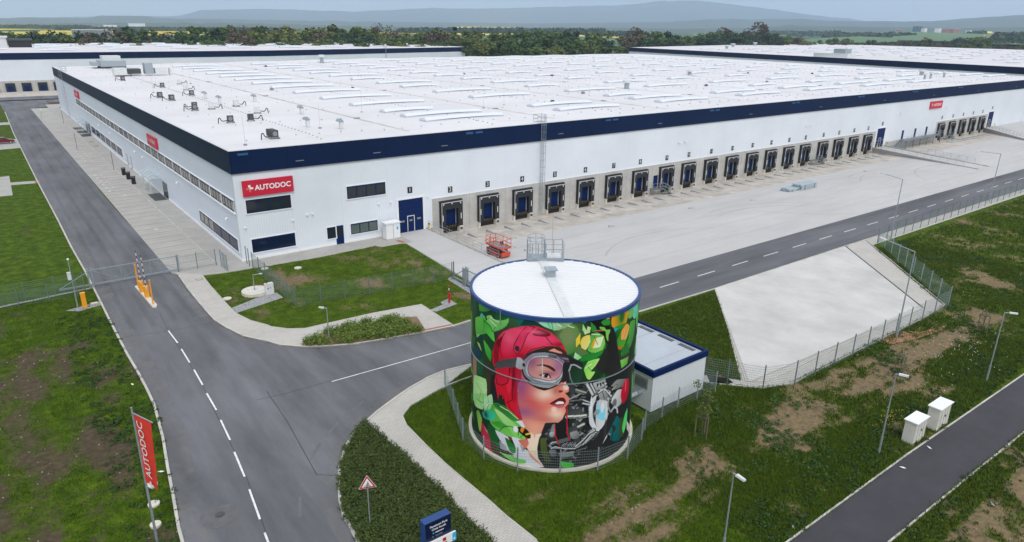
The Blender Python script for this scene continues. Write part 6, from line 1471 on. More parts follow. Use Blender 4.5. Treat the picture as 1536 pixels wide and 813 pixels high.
MB().box(22.8, 23.3, 133.5, 135.5, RZ, RZ+1.9).build('end_panel', 'cabinet', t)
t = thing('chiller', 'white boxy chiller with pipes left of the silver ducts', 'chiller', (11, 136, RZ))
MB().box(9.2, 12.2, 133, 136.4, RZ+.3, RZ+2.1).build('casing', 'cabinet', t); MB().path([(12.2,134,RZ+.6),(13.2,134,RZ+.6),(13.2,134,RZ)], .12).build('pipe', 'black', t); MB().box(9.3, 12.1, 133.2, 133.6, RZ, RZ+.3).build('support', 'greyd', t)
def roofbox(loc, label, w_, h, m='cabinet'):
    t = thing('roof_vent', label, 'vent', (0, 0, 0), 'box vents on the roof'); MB().cyl(0, 0, 0, h*.7, w_*.35, 10).build('duct', 'galv', t); MB().cyl(0, 0, h*.7, h, w_*.6, 10).build('cap', m, t); return turn(t, loc)
for p, lb, w_, h in [((103.5,38.8),'pale mushroom vent standing between the skylight rows mid roof',1.7,1.9),((232.6,27.9),'pale mushroom vent near the right end of the roof',1.9,1.7),((84.1,175.7),'pale round vent near the far roof edge behind the skylights',1.9,3.0),((160,66),'pale mushroom vent in the fifth roof bay',1.7,1.4),((208.5,16.5),'left of three small grey vents near the right front parapet',.9,2.0),((216,18),'middle of three small grey vents near the right front parapet',.9,2.1),((223.5,17.2),'right of three small grey vents near the right front parapet',.9,2.1)]:
    roofbox((p[0], p[1], 12.95), lb, w_, h)
mb = MB()
i = 0
for (x, y) in [(46,67),(30,73),(66,22),(84,33),(126,33),(152,33),(115,80),(96,98),(58,160),(182,60),(200,48)]:
    o = MB().box(-.4, .4, -.3, .3, 0, .2).box(-.25, .25, -.2, .2, .2, .42).build('roof_outlet_box', 'grey' if i % 2 else 'greyd'); turn(o, (x, y, 12.9+.2))
    tag(o, 'small dark box on the roof ' + ['beside the first roof joint','left of the first skylight column','in front of the second skylight column','by the third skylight column front','right of the fourth skylight column front','near the fifth skylight column front','mid roof in the fourth bay','mid roof in the fourth bay, farther','near the far end of the second skylight column','right part of the roof mid bay','right part of the roof, nearer the front'][i], 'roof box', 'small outlet boxes on the roof'); i += 1

# ================================================================== NEIGHBOURING WAREHOUSES
def far_house(name, label, corners, h, band, dz=-1.3):
    t = thing(name, label, 'warehouse', (corners[0][0], corners[0][1], 0))
    MB().prism(corners, dz, h-band).build('wall', 'wall', t)
    n = len(corners); c = Vector((sum(p[0] for p in corners)/n, sum(p[1] for p in corners)/n))
    big = [tuple(c+(Vector(p)-c)*1.0+(Vector(p)-c).normalized()*.15) for p in corners]
    MB().prism(big, h-band, h).build('parapet', 'navy', t)
    sm = [tuple(c+(Vector(p)-c)-(Vector(p)-c).normalized()*.2) for p in corners]
    MB().prism(sm, h-.2, h+.03).build('roof', 'roof_far', t)
    return t
lf = far_house('warehouse', 'long white warehouse with navy parapet behind on the left', [(-160,262),(-10,262),(93,263.5),(224,291),(236,380),(110,405),(-160,392)], 14.6, 2.55)
sp = []
for k in range(12):
    for j in range(6): sp.append((-130+k*27+(j % 2)*4, 282+j*18+(k*2.0 if k > 5 else 0), 12.0, 14.62))
place_skylights(lf, sp)
mb = MB()
for x in range(-60, 4, 1): pass
dkf = []
for i in range(12):
    x = -52+i*5.35
    o = MB().box(x-1.6, x+1.6, 261.2, 261.9, -.4, 3.3).build('dock_shelter', 'rubber', lf)
    MB().box(x-1.0, x+1.0, 261.15, 261.2, .1, 2.2).build('door_leaf', 'navyp', o)
    MB().box(x+1.1, x+1.7, 260.9, 261.2, -1.2, -.3).build('dock_pier', 'pale', o)
MB().box(-60, 12, 261.7, 261.95, -1.4, 4.1).build('dock_wall', 'conc', lf)
struct(MB().sheet([(-160,261.6),(12,261.6),(12,238),(-160,238)], -.001), 'yard', 'apron')
struct(MB().sheet([(-160,238),(12,238),(9,222),(-160,222)], .0), 'road', 'asphalt')
hoop_ladder('wall_ladder', 'distant caged ladder on the left rear warehouse wall', (163, 277.5, 0), .2, 14.8)
rt = far_house('warehouse', 'white roofed warehouse with navy parapet on the right beyond the main one', [(309,22),(300,-30),(640,-60),(690,345),(352,276)], 14.0, 2.6)
place_skylights(rt, [(345+k*26.4+(j*1.8), 10+j*15.5, 12.0, 14.03) for k in range(10) for j in range(15) if not (k*26+345+j*1.8 > 610) and (j+k) % 3][:98])
t = thing('air_handling_unit', 'pale stepped plant box on the right warehouse roof edge', 'air handler', (330, 108, 14))
MB().box(326, 334, 104, 122, 14.05, 16.0).build('casing', 'cabinet', t); MB().box(327, 333, 106, 112, 16.0, 18.2).build('upper_casing', 'galv', t)
for i, (a, lb) in enumerate([((400,230),'left end'),((455,265),'far edge left part'),((520,290),'far edge middle'),((560,300),'far edge right part')]):
    roofbox((a[0], a[1], 14.03), 'round vent on the right warehouse roof, ' + lb, 3.0, 2.5)
# ================================================================== PAINTED TANK
TX, TY, TR, TH = 6.56, -48.47, 5.55, 10.47
TH0 = atan2(CAM.y-TY, CAM.x-TX)
tank = thing('water_tank', 'round water tank painted with a pilot woman in red cap and goggles, white ribbed roof', 'tank', (TX, TY, 0))
def paint_mural(U, Z):
    """colours of the painting on the unrolled tank wall; U metres along the wall, Z metres up"""
    H, W = U.shape; img = np.zeros((H, W, 3)); img[:] = s2l((26, 48, 32))
    # loose foliage brushwork right round the tank
    rs = np.random.RandomState(5)
    def poly_mask(P, u, z):
        c = np.zeros(u.shape, bool); n = len(P)
        for i in range(n):
            x1, y1 = P[i]; x2, y2 = P[i-1]
            if y1 == y2: continue
            c ^= ((y1 > z) != (y2 > z)) & (u < (x2-x1)*(z-y1)/(y2-y1)+x1)
        return c
    du = U[0, 1]-U[0, 0] if W > 1 else 1
    def window(u0, u1, z0, z1):
        cu = np.where((U[0] >= u0) & (U[0] <= u1))[0]; cz = np.where((Z[:, 0] >= z0) & (Z[:, 0] <= z1))[0]
        if len(cu) == 0 or len(cz) == 0: return None
        return slice(cz[0], cz[-1]+1), slice(cu[0], cu[-1]+1)
    def poly(P, col, col2=None):
        us = [q[0] for q in P]; zs = [q[1] for q in P]; sl_ = window(min(us), max(us), min(zs), max(zs))
        if sl_ is None: return
        u, z = U[sl_], Z[sl_]; m = poly_mask(P, u, z); a = np.array(s2l(col))
        if col2 is not None:
            t = ((u-min(us))/(max(us)-min(us)+1e-6)*.5+(max(zs)-z)/(max(zs)-min(zs)+1e-6)*.5)[..., None]; c = a*(1-t)+np.array(s2l(col2))*t
        else: c = np.broadcast_to(a, u.shape+(3,))
        img[sl_][m] = c[m]
    def stroke(P, col, w_):
        for i in range(len(P)-1):
            (x0, z0), (x1, z1) = P[i], P[i+1]; w = max(w_, .035)
            sl_ = window(min(x0, x1)-w, max(x0, x1)+w, min(z0, z1)-w, max(z0, z1)+w)
            if sl_ is None: continue
            u, z = U[sl_], Z[sl_]; dx, dz = x1-x0, z1-z0; L2 = dx*dx+dz*dz+1e-9
            t = np.clip(((u-x0)*dx+(z-z0)*dz)/L2, 0, 1); m = (u-x0-t*dx)**2+(z-z0-t*dz)**2 < (w/2)**2; img[sl_][m] = s2l(col)
    clip_poly = []
    def spline(P):      # closed curve through the traced points
        o = []; n = len(P)
        for i in range(n):
            p0, p1, p2, p3 = (np.array(P[(i+k-1) % n]) for k in range(4))
            for t in (0, .33, .66): o.append(tuple(p1+.5*t*((p2-p0)*.7)+t*t*(1.5*(p2-p1)*1.0-.35*(p2-p0)*1.0*1-.0*(p3-p1)) - t**3*(.5*(p2-p1)) if False else (1-t)*((1-t)*p1+t*p2)+t*((1-t)*p1+t*p2)+t*(1-t)*.5*((1-t)*(p1*1-(p0+p2)/2)+t*(p2-(p1+p3)/2))))
        return o
    def blob(c, col, rx, rz, al, clip=False):
        sl_ = window(c[0]-2*rx, c[0]+2*rx, c[1]-2*rz, c[1]+2*rz)
        if sl_ is None: return
        u, z = U[sl_], Z[sl_]; r2 = ((u-c[0])/rx)**2+((z-c[1])/rz)**2; a = (al*np.exp(-r2*1.1))[..., None]
        if rx < .3: a = (al*np.clip(2.2-2*r2, 0, 1))[..., None]
        if clip: a = a*poly_mask(clip_poly, u, z)[..., None]
        img[sl_] = img[sl_]*(1-a)+np.array(s2l(col))*a
    for k in range(260):
        u0 = rs.uniform(-17.6, 17.6); z0 = rs.uniform(0, 10.5); 
        if -6.3 < u0 < 6.5: continue
        a = rs.uniform(0, 6.28); L = rs.uniform(.5, 1.5); wd = L*.32; g = rs.choice([0, 1, 2, 3])
        col = [(70, 160, 50), (130, 205, 90), (25, 95, 45), (12, 60, 45)][g]
        P = [(u0+L*t*cos(a)-s_*wd*sin(pi*(t+1)/2)*sin(a), z0+L*t*sin(a)+s_*wd*sin(pi*(t+1)/2)*cos(a)) for t, s_ in [(-1, 0), (-.5, 1), (0, 1), (.5, 1), (1, 0), (.5, -1), (0, -1), (-.5, -1)]]
        poly(P, col, tuple(min(255, int(v*1.35)) for v in col))
    for (k, c, g, e) in MURAL:
        if k in 'bc': blob(g, c, *e, clip=(k == 'c'))
        else:
            P = list(zip(g[::2], g[1::2]))
            if k == 'P': clip_poly[:] = P; k = 'p'
            if k == 'p' and len(P) >= 5 and len(P) < 60: P = spline(P)
            poly(P, c, e) if k == 'p' else stroke(P, c, e)
    # sheet joints of the bolted shell, faintly visible
    for zz in np.arange(1.2, 10.4, 1.2):
        m = np.abs(Z-zz) < .012; img[m] *= .82
    for uu in np.arange(-17, 17, 2.5):
        m = np.abs(U-uu) < .012; img[m] *= .85
    return img
NZ = 430
ths = np.concatenate([np.linspace(-radians(104), radians(104), 880), np.linspace(radians(104), radians(256), 200)[1:-1]])
zs_ = np.linspace(0.02, TH-.12, NZ)
U_, Z_ = np.meshgrid(((ths+pi) % (2*pi)-pi)*TR, zs_)
fr = slice(0, 880); im = np.zeros((NZ, len(ths), 3))
im[:, fr] = paint_mural(U_[:, fr], Z_[:, fr])
ub = U_[:, 880:]; half = ub[0] > 0
im[:, 880:][:, half] = paint_mural(ub[:, half], Z_[:, 880:][:, half]); im[:, 880:][:, ~half] = paint_mural(ub[:, ~half], Z_[:, 880:][:, ~half])
nT = len(ths); co = np.zeros((NZ, nT, 3)); co[..., 0] = TR*np.cos(TH0+ths); co[..., 1] = TR*np.sin(TH0+ths); co[..., 2] = Z_
me = bpy.data.meshes.new('tank_wall'); ii, jj = np.meshgrid(np.arange(nT), np.arange(NZ-1)); i2 = (ii+1) % nT
fa = np.stack([jj*nT+ii, jj*nT+i2, (jj+1)*nT+i2, (jj+1)*nT+ii], -1).reshape(-1, 4)
me.vertices.add(NZ*nT); me.vertices.foreach_set('co', co.reshape(-1)); me.loops.add(fa.size); me.polygons.add(len(fa))
me.loops.foreach_set('vertex_index', fa.reshape(-1)); me.polygons.foreach_set('loop_start', np.arange(0, fa.size, 4)); me.polygons.foreach_set('loop_total', np.full(len(fa), 4))
me.polygons.foreach_set('use_smooth', np.ones(len(fa), bool)); me.update(calc_edges=True)
ca = me.color_attributes.new('mural', 'FLOAT_COLOR', 'POINT'); rgba = np.ones((NZ*nT, 4)); rgba[:, :3] = np.clip(im.reshape(-1, 3)*MURAL_GAIN, 0, .9); ca.data.foreach_set('color', rgba.reshape(-1))
me.materials.append(attr_mat('mural paint on steel', 'mural', .6)); tw = bpy.data.objects.new('painted_wall', me); COL.objects.link(tw); tw.parent = tank
WL[tw.name] = Vector((TX, TY, 0))
MB().ring(TX, TY, TH-.22, TH+.03, TR-.10, TR+.07, 96).build('rim', 'royal', tank)
tr = MB().cyl(TX, TY, TH-.3, TH-.04, TR-.11, 96)
ax = (Vector((cos(radians(-58)), sin(radians(-58)), 0)))    # roof sheet direction
k0 = len(tr.v)
def chord(mb, dirv, step, w_, h, z0):
    n = Vector((-dirv.y, dirv.x, 0)); o = -TR+.3
    while o < TR-.2:
        hl = sqrt(max(0, (TR-.13)**2-o*o)); c = Vector((TX, TY, 0))+n*o; a = c-dirv*hl; b = c+dirv*hl; m_ = n*w_/2
        mb.add([(p.x, p.y, z0) for p in (a-m_, b-m_)]+[(p.x, p.y, z0+h) for p in (b-m_*.4, a-m_*.4)]+[(p.x, p.y, z0+h) for p in (a+m_*.4, b+m_*.4)]+[(p.x, p.y, z0) for p in (b+m_, a+m_)], [(0,1,2,3),(3,2,5,4),(4,5,6,7)]); o += step
RD = Vector((cos(YAW*-1+.06), sin(YAW*-1+.06), 0))
tr.build('roof_deck', 'tankroof', tank)
rb = MB(); chord(rb, Vector((.86, -.51, 0)), .3, .07, .05, TH-.04); rb.build('roof_ribs', mat('rib shade sheet', (.63,.64,.66), .5), tank)
st = MB(); a, b_ = Vector((9.25,-43.9)), Vector((3.85,-52.95)); d = (b_-a).normalized(); n = Vector((-d.y, d.x))*.3
st.prism([(a-n)[:], (b_-n)[:], (b_+n)[:], (a+n)[:]], TH-.0, TH+.035); st.build('ridge_strip', 'cabinet', tank)
v = MB().box(-.3,.3,-.3,.3,TH,TH+.5).box(-.42,.42,-.42,.42,TH+.5,TH+.58); v.xf(Matrix.Translation((7.45,-46.95,0)) @ Matrix.Rotation(-.5, 4, 'Z')); v.build('roof_vent', 'galv', tank)
MB().ring(TX, TY, 0, .16, TR-.05, TR+.22, 96).build('foundation_ring', 'pale', tank)
MB().ring(TX, TY, 6.17, 6.21, TR+.02, TR+.07, 96).build('cable_ring', 'galv', tank)
# landing with railings on the tank roof
pl = MB(); m4 = Matrix.Translation((9.55, -43.85, TH)) @ Matrix.Rotation(-.62, 4, 'Z')
pl.box(-1.35, 1.35, -.55, .55, .02, .22).xf(m4); pl.build('landing', 'galv', tank)
rl = MB()
for (x, y) in [(.0,-.5),(1.3,-.5),(1.3,.5),(0,.5),(-.05,-.5),(-.05,.5),(-1.3,-.5),(-1.3,.5),(.65,.5)]: rl.bar((x, y, .2), (x, y, 1.35), .03)
for z in (.55, .95, 1.35): rl.path([(0,.5,z),(1.3,.5,z),(1.3,-.5,z)], .025)
for z in (1.35, .9): rl.path([(0,-.5,z),(1.3,-.5,z)], .022) if z < 1 else None
rl.xf(m4).build('railing', 'galv', tank)
rl = MB()
for z in (.5, 1.0, 1.5, 1.75):
    rl.path([(-.68+.62*cos(t), .62*sin(t), z) for t in [2*pi*k/12 for k in range(13)]], .022, 4)
for k in range(8): t = 2*pi*k/8; rl.bar((-.68+.62*cos(t), .62*sin(t), .2), (-.68+.62*cos(t), .62*sin(t), 1.75), .02, 4)
rl.xf(m4).build('cage', 'galv', tank)
lp = MB().box(.15, 1.15, -.4, .4, .22, .34).box(.1,.2,-.45,.45,.2,.5).xf(m4); lp.build('hatch', 'cabinet', tank)
lad = MB(); 
for s_ in (-.22, .22): p_ = m4 @ Vector((-.68+s_, .75, 0)); lad.bar((p_.x, p_.y, .3), (p_.x, p_.y, TH+.9), .03)
z = .4
while z < TH: a = m4 @ Vector((-.9, .75, 0)); b2 = m4 @ Vector((-.46, .75, 0)); lad.bar((a.x, a.y, z), (b2.x, b2.y, z), .015, 4); z += .3
lad.build('ladder', 'galv', tank)
mast((0, 0, 0), 'thin lightning rod rising beside the cage on the round tank roof', 3.2); o = bpy.context.scene.objects[-1] if False else None
lr = [o for o in COL.objects if o.get('label', '').startswith('thin lightning rod rising')][0]; turn(lr, (9.9, -44.2, TH+.2)); lr['group'] = 'lightning rod on the tank'; del lr['group']
# conduit drops on the wall
cd = MB()
for uu, z1 in ((-1.95*1.0, 9.6),): 
    t = TH0+uu/TR*1.0-.25; cd.bar((TX+(TR+.12)*cos(t), TY+(TR+.12)*sin(t), 9.5), (TX+(TR+.12)*cos(t), TY+(TR+.12)*sin(t), TH), .03)
cd.build('conduit', 'grey', tank)

# ================================================================== PUMP HOUSE
ph = thing('pump_house', 'low white pump house with navy roof edge tucked behind the painted tank', 'shed', (16, -48, 0))
x0, x1, y0, y1 = 13.35, 19.3, -51.75, -44.5
MB().box(x0, x1, y0, y1, 0, 3.1).build('wall', ribs(mat('white ribbed shed sheet', (.66, .69, .72), .45), 0, .22, .5, .03), ph)
MB().box(x0-.1, x1+.1, y0-.1, y0+.12, 2.95, 3.42).box(x0-.1, x1+.1, y1-.12, y1+.1, 2.95, 3.42).box(x0-.1, x0+.12, y0+.12, y1-.12, 2.95, 3.42).box(x1-.12, x1+.1, y0+.12, y1-.12, 2.95, 3.42).build('fascia', 'navyp', ph)
MB().box(x0+.12, x1-.12, y0+.12, y1-.12, 3.1, 3.24).build('roof', ribs(mat('grey white shed roof', (.44, .48, .54), .5, var=.1, scale=.5), 1, .25, .4, .02, 3.6, .6, 1), ph)
for yy in (-51.0, -48.9, -46.8): 
    mb = MB()
    for q in range(9): mb.box(x1-.7, x1-.35, yy+q*.17, yy+q*.17+.1, 3.24, 3.27)
    mb.box(x1-.72, x1-.69, yy, yy+1.5, 3.24, 3.28).build('snow_guard', 'greyd', ph)
MB().path([(x0,-50.7,1.35),(x0-.5,-50.75,1.38),(11.6,-50.6,1.15),(11.2,-50.4,1.1)], .2, 12).build('feed_pipe', 'galv', ph)
g = MB().box(x0-.05, x0, -51.3, -50.1, 1.75, 2.6)
for q in range(6): g.box(x0-.09, x0-.05, -51.25, -50.15, 1.8+q*.13, 1.86+q*.13)
g.build('louvre', 'grey', ph)
MB().box(x0-.02, x1+.02, y0-.03, y1+.02, -.05, .12).build('plinth', 'greyd', ph)
# ================================================================== FENCES
def fence(label, pts, h=2.0, posts=None, step=2.5, wire='wire', post='galv', wr=.006, vs_=.11):
    t = thing('mesh_fence', label, 'fence', (pts[0][0], pts[0][1], 0))
    ps = []
    for i in range(len(pts)-1):
        a, b_ = Vector(pts[i]), Vector(pts[i+1]); L = (b_-a).length; n = max(1, round(L/step))
        for k in range(n): ps.append(a.lerp(b_, k/n))
    ps.append(Vector(pts[-1]))
    for p_ in ps[:99]: MB().box(p_.x-.035, p_.x+.035, p_.y-.035, p_.y+.035, -.1, h+.12).build('post', post, t)
    for i in range(len(ps)-1):
        a, b_ = ps[i], ps[i+1]; d = b_-a; L = d.length; mb = MB(); z = .08
        while z < h+.01: 
            for o_ in (-.008, .008): mb.bar((a.x, a.y, z+o_), (b_.x, b_.y, z+o_), wr, 3)
            z += .2
        q = vs_
        while q < L: p_ = a+d*(q/L); mb.bar((p_.x, p_.y, .06), (p_.x, p_.y, h), wr*.8, 3); q += vs_
        if i < 99: mb.build('mesh_panel', wire, t)
    return t
fence('green mesh fence around the lawn in front of the warehouse corner', [(.2,-3.1),(.0,-17.0),(4.9,-17.8),(10,-18.4),(16.9,-19.3)], 1.9, wire='wireg', post='galvd')
fence('green mesh fence on the left lawn ending at the sliding gate', [(-42,1.0),(-16.2,.0)], 1.9, wire='wireg', post='galvd')
fence('lower second mesh fence line in the grass left of the gate', [(-42,-.6),(-17.0,-1.6)], 1.6, wire='wireg', post='galvd')
fence('mesh fence wrapped round the painted tank and the pump house', [(3.4,-39.5),(2.0,-42.9),(.4,-46.6),(.3,-49.2),(1.3,-51.5),(3.3,-53.3),(5.4,-54.5),(7.9,-54.7),(10.2,-53.8),(11.4,-53.0),(15.6,-52.4),(19.9,-52.5),(20.2,-50.2)], 1.6, wr=.0045, vs_=.14)
fence('mesh fence along the lower edge of the concrete basin', [(20.4,-49.9),(23.2,-54.5),(26,-55.5),(34.7,-55.6),(42.5,-55.6),(53.2,-55.6)], 2.0, post='galvd', vs_=.16)
fence('mesh fence running down the right side of the concrete basin', [(54.2,-55.4),(70.4,-40.2)], 2.0, wire='wireg')
fence('long mesh fence beside the service road at the right edge', [(70.6,-40.0),(88,-40.0),(124,-39.9),(170,-40.6)], 2.0, post='galvd', vs_=.2)
fence('short mesh fence closing the bays at the main gate', [(-7.0,.35),(-2.9,.3)], 1.9, post='galvd')
# ---------------- gates
def cant_gate(label, L, Ltail, h, loc, rz):
    t = thing('sliding_gate', label, 'gate', (0, 0, 0))
    fr = MB().box(0, L, -.05, .05, .25, .42).box(0, L, -.04, .04, h-.08, h).box(0, .08, -.04, .04, .42, h-.08).box(L-.08, L, -.04, .04, .42, h-.08)
    fr.box(-Ltail, 0, -.05, .05, .25, .42).bar((-Ltail, 0, .4), (0, 0, h-.04), .045)
    n = 3
    for k in range(n):
        a, b_ = L*k/n, L*(k+1)/n; fr.bar((a, 0, .4), (b_, 0, h-.05) if k % 2 else (b_, 0, .42), .02); fr.bar((a, 0, h-.05) if k % 2 == 0 else (a, 0, .42), (b_, 0, .42) if k % 2 == 0 else (b_, 0, h-.05), .02)
        if k: fr.box(a-.03, a+.03, -.03, .03, .42, h-.08)
    fr.build('gate_frame', 'galv', t)
    mb = MB(); q = .12
    while q < L: mb.bar((q, 0, .42), (q, 0, h-.08), .006, 3); q += .12
    z = .6
    while z < h: mb.bar((0, 0, z), (L, 0, z), .006, 3); z += .2
    mb.build('mesh_infill', 'wire', t)
    for x in (-.25, .1): MB().box(x-.06, x+.06, .12, .24, 0, h+.15).box(x-.06, x+.06, -.24, -.12, 0, h+.15).build('guide_post', 'galv', t)
    MB().box(L-.02, L+.12, -.09, .09, 0, h+.1).build('latch_post', 'galv', t)
    return turn(t, loc, rz)
cant_gate('long steel sliding gate closed across the main road', 8.5, 3.0, 1.95, (-15.4, .4, 0), 0)
cant_gate('smaller steel sliding gate half hidden behind the painted tank', 7.0, 2.6, 1.95, (16.95, -22.0, 0), -pi/2)
for (x, y, lb) in [(-2.55, -.2, 'nearest the warehouse corner on the left')]:
    t = thing('swing_gate', 'narrow open mesh gate leaf standing on the pavement left of the warehouse corner', 'gate', (-2.45, -.1, 0))
    mb = MB()
    for a in (0, 1): mb.box(-2.5, -2.42, -.15-2.5*a, -.07-2.5*a, 0, 2.0)
    mb.box(-2.49, -2.43, -2.6, -.1, .1, .16).box(-2.49, -2.43, -2.6, -.1, 1.9, 1.96).box(-2.5,-2.42,-1.4,-1.32,.1,1.95); mb.build('leaf_frame', 'galv', t)
    mb = MB(); q = -.2
    while q > -2.6: mb.bar((-2.46, q, .15), (-2.46, q, 1.93), .008, 3); q -= .1
    mb.build('mesh_infill', 'wire', t)
for i, (x, y) in enumerate([(.1, -2.2), (.15, -1.1)]):
    tag(turn(MB().box(-.04, .04, -.04, .04, 0, 2.2).build('fence_post', 'galvd'), (x, y, 0)), ['free steel post at the end of the green lawn fence','free steel post closest to the warehouse corner'][i], 'post', 'free posts by the warehouse corner')
tag(turn(MB().box(-.05, .05, -.05, .05, 0, 2.1).build('gate_post', 'galvd'), (17.0, -19.5, 0)), 'steel post where the lawn fence meets the smaller sliding gate', 'post')
# railing on the retaining walls
def railing(label, a, b_, h=1.05, z0=.17):
    t = thing('guard_rail', label, 'railing', (a[0], a[1], z0)); A, B = Vector(a), Vector(b_); L = (B-A).length; n = max(1, round(L/1.9))
    mb = MB()
    for k in range(n+1): p_ = A.lerp(B, k/n); MB().bar((p_.x, p_.y, z0), (p_.x, p_.y, z0+h), .025, 5).build('baluster', 'galv', t)
    for z in (.35, .7, h): mb.bar((A.x, A.y, z0+z), (B.x, B.y, z0+z), .024, 5)
    mb.build('rail', 'galv', t); return t
railing('steel railing on the retaining wall beside the ramp of door 1', (25.06,-.4), (24.86,-17.2))
railing('steel railing on the near wall of the ramp to door 21', (149.0,-.5), (141.6,-23)); railing('steel railing on the far wall of the ramp to door 21', (154.6,-.5), (147.2,-23))
railing('steel railing on the wall of the ramp to door 27', (215,-.6), (196,-19))
# ================================================================== STAIRS
def dock_stair(label, loc, rz=0):
    t = thing('dock_stair', label, 'stairs', (0, 0, 0), 'steel stairs at the docks')
    MB().box(-.1, 2.3, -1.15, -.1, 1.0, 1.1).build('landing', 'galvd', t)
    mb = MB()
    for k in range(6): mb.box(2.3+k*.27, 2.6+k*.27, -1.1, -.15, .86-k*.17, .89-k*.17)
    mb.build('treads', 'galvd', t)
    MB().bar((2.3,-1.12,1.0),(4.0,-1.12,0),.05).bar((2.3,-.13,1.0),(4.0,-.13,0),.05).build('stringer', 'galvd', t)
    for (x, y) in ((0,-1.1),(2.2,-1.1),(0,-.2),(2.2,-.2)): MB().bar((x,y,0),(x,y,1.0),.05).build('leg', 'galvd', t)
    mb = MB()
    for z in (1.6, 2.1): mb.path([(-.05,-.15,z),(-.05,-1.12,z),(2.3,-1.12,z),(4.0,-1.12,z-1.0)], .025); mb.path([(2.3,-.13,z),(4.0,-.13,z-1.0)], .025)
    for (x, y, z) in ((-.05,-1.12,1),(1.1,-1.12,1),(2.3,-1.12,1),(4.0,-1.12,0),(3.15,-1.12,.5),(2.3,-.13,1),(4.0,-.13,0)): mb.bar((x,y,z),(x,y,z+1.1),.025)
    mb.build('handrail', 'galv', t); return turn(t, loc, rz)
dock_stair('grey steel stair from the small blue door between docks 8 and 9', (70.4, -.1, -1.1), -.35)
dock_stair('grey steel stair in front of dock 17', (121.0, -.1, -1.1), -.3); dock_stair('grey steel stair between docks 22 and 23', (187.3, -.1, -1.1), -.3)
t = thing('escape_platform', 'long raised steel walkway with rails below three narrow blue doors', 'platform', (160, 0, -1.1))
MB().box(161.5, 181, -2.2, -.3, .9, 1.0).build('deck', 'galvd', t)
for x in (161.7, 165.5, 169.3, 173.1, 176.9, 180.8): MB().box(x-.08, x+.08, -2.15, -2.0, -1.15, .9).build('leg', 'galvd', t)
mb = MB()
for z in (1.5, 2.05): mb.path([(181,-.3,z),(181,-2.2,z),(161.5,-2.2,z)], .03); mb.bar((161.5,-2.2,z), (157.0,-2.2,z-2.0), .03)
for k in range(11): mb.bar((161.5+1.95*k,-2.2,1), (161.5+1.95*k,-2.2,2.05), .025)
mb.build('handrail', 'galv', t)
mb = MB()
for k in range(11): mb.box(157+k*.42, 157.4+k*.42, -2.2, -.6, -1.0+k*.18, -.95+k*.18)
mb.bar((157,-2.2,-1.1),(161.5,-2.2,.95),.07).bar((157,-.6,-1.1),(161.5,-.6,.95),.07).build('stair_flight', 'galvd', t)
# ================================================================== WHEEL GUIDES
def wguide():
    mb = MB(); pts = [(0,0,.02),(0,-.1,.2),(0,-2.2,.2),(.02,-2.5,.16),(.04,-2.62,.02)]; mb.path(pts, .085, 7); mb.box(-.12,.12,-.3,-.05,0,.03).box(-.1,.1,-2.4,-2.15,0,.03); return mb.build('wheel_guide', 'galv')
g0 = wguide(); first = True
NM = list(range(2, 21))+list(range(22, 27))
for n_, x in zip(NM, DOCKS+DOCKS2):
    for dx, sd_ in ((-2.3, 'left'), (.95, 'right')):
        if n_ == 2 and dx < 0: continue
        o = g0 if first else g0.copy()
        if not first: COL.objects.link(o)
        first = False; y_ = -3.1; o.location = (x+dx, y_, yz(0, y_)+.02); o.rotation_euler.x = .045
        tag(o, 'steel wheel guide on the apron, %s one of the pair in front of dock %d' % (sd_, n_), 'wheel guide', 'wheel guides in front of the docks')
# ================================================================== LAMPS
def lamp(label, base, h, arm, group, head=(.7, .26)):
    t = thing('street_lamp', label, 'street lamp', (base[0], base[1], 0), group); a = Vector((arm[0], arm[1], 0))
    MB().bar((base[0], base[1], -.1), (base[0], base[1], h*.22), .085 if h > 7 else .07, 10).bar((base[0], base[1], h*.22), (base[0], base[1], h), .07 if h > 7 else .05, 10, .045 if h > 7 else .035).build('pole', 'galv', t)
    top = Vector((base[0], base[1], h)); e = top+a+Vector((0, 0, .12 if h > 7 else .02))
    MB().bar(top-Vector((0, 0, .04)), e, .04, 6).build('arm', 'galv', t)
    d = a.normalized(); n = Vector((-d.y, d.x, 0)); L, W = head; vs = []
    for z in (-.06, .05):
        for (p, q) in ((-.1, -W/2), (L, -W/2*.8), (L, W/2*.8), (-.1, W/2)): v_ = e+d*p+n*q*(1 if z < 0 else .8); vs.append((v_.x, v_.y, v_.z+z+.03*p))
    hd = MB().add(vs, [(0,3,2,1),(4,5,6,7),(0,1,5,4),(1,2,6,5),(2,3,7,6),(3,0,4,7)]).build('lamp_head', 'cabinet', t)
    v2 = [e+d*p+n*q*W*.35+Vector((0, 0, -.065)) for (p, q) in ((0, -1), (L*.85, -1), (L*.85, 1), (0, 1))]; MB().add(v2, [(0,1,2,3)]).build('lens', 'sky_light', hd)
    return t
gy = 'tall yard lamps beside the service road'; gp = 'small lamps along the cycle path'
lamp('tall lamp with long arm standing in the orange clay by the basin fence', (41.76,-56.05), 8.33, (1.1, 3.1), gy)
lamp('tall lamp with long arm at the top corner of the basin', (73.27,-39.96-.5), 8.35, (.9, 2.8), gy)
lamp('farthest tall lamp with long arm by the right picture edge', (109.5,-39.3), 8.1, (-1.4, 2.6), gy)
lamp('short lamp left of the two pale cabinets', (21.91,-64.21), 5.95, (.08,-.25), gp, (.45, .22)); lamp('short lamp right on the slope beside flowering weeds', (39.41,-64.32), 5.95, (.2,-.35), gp, (.45, .22))
lamp('short lamp at the lower picture edge beside the cycle path', (5.6,-63.9), 5.2, (-.05,-.3), gp, (.45, .22))
lamp('small lamp standing in the yellow shrub bed at the road bend', (-.61,-26.6), 3.2, (-.25,.25), None, (.35, .2)); 
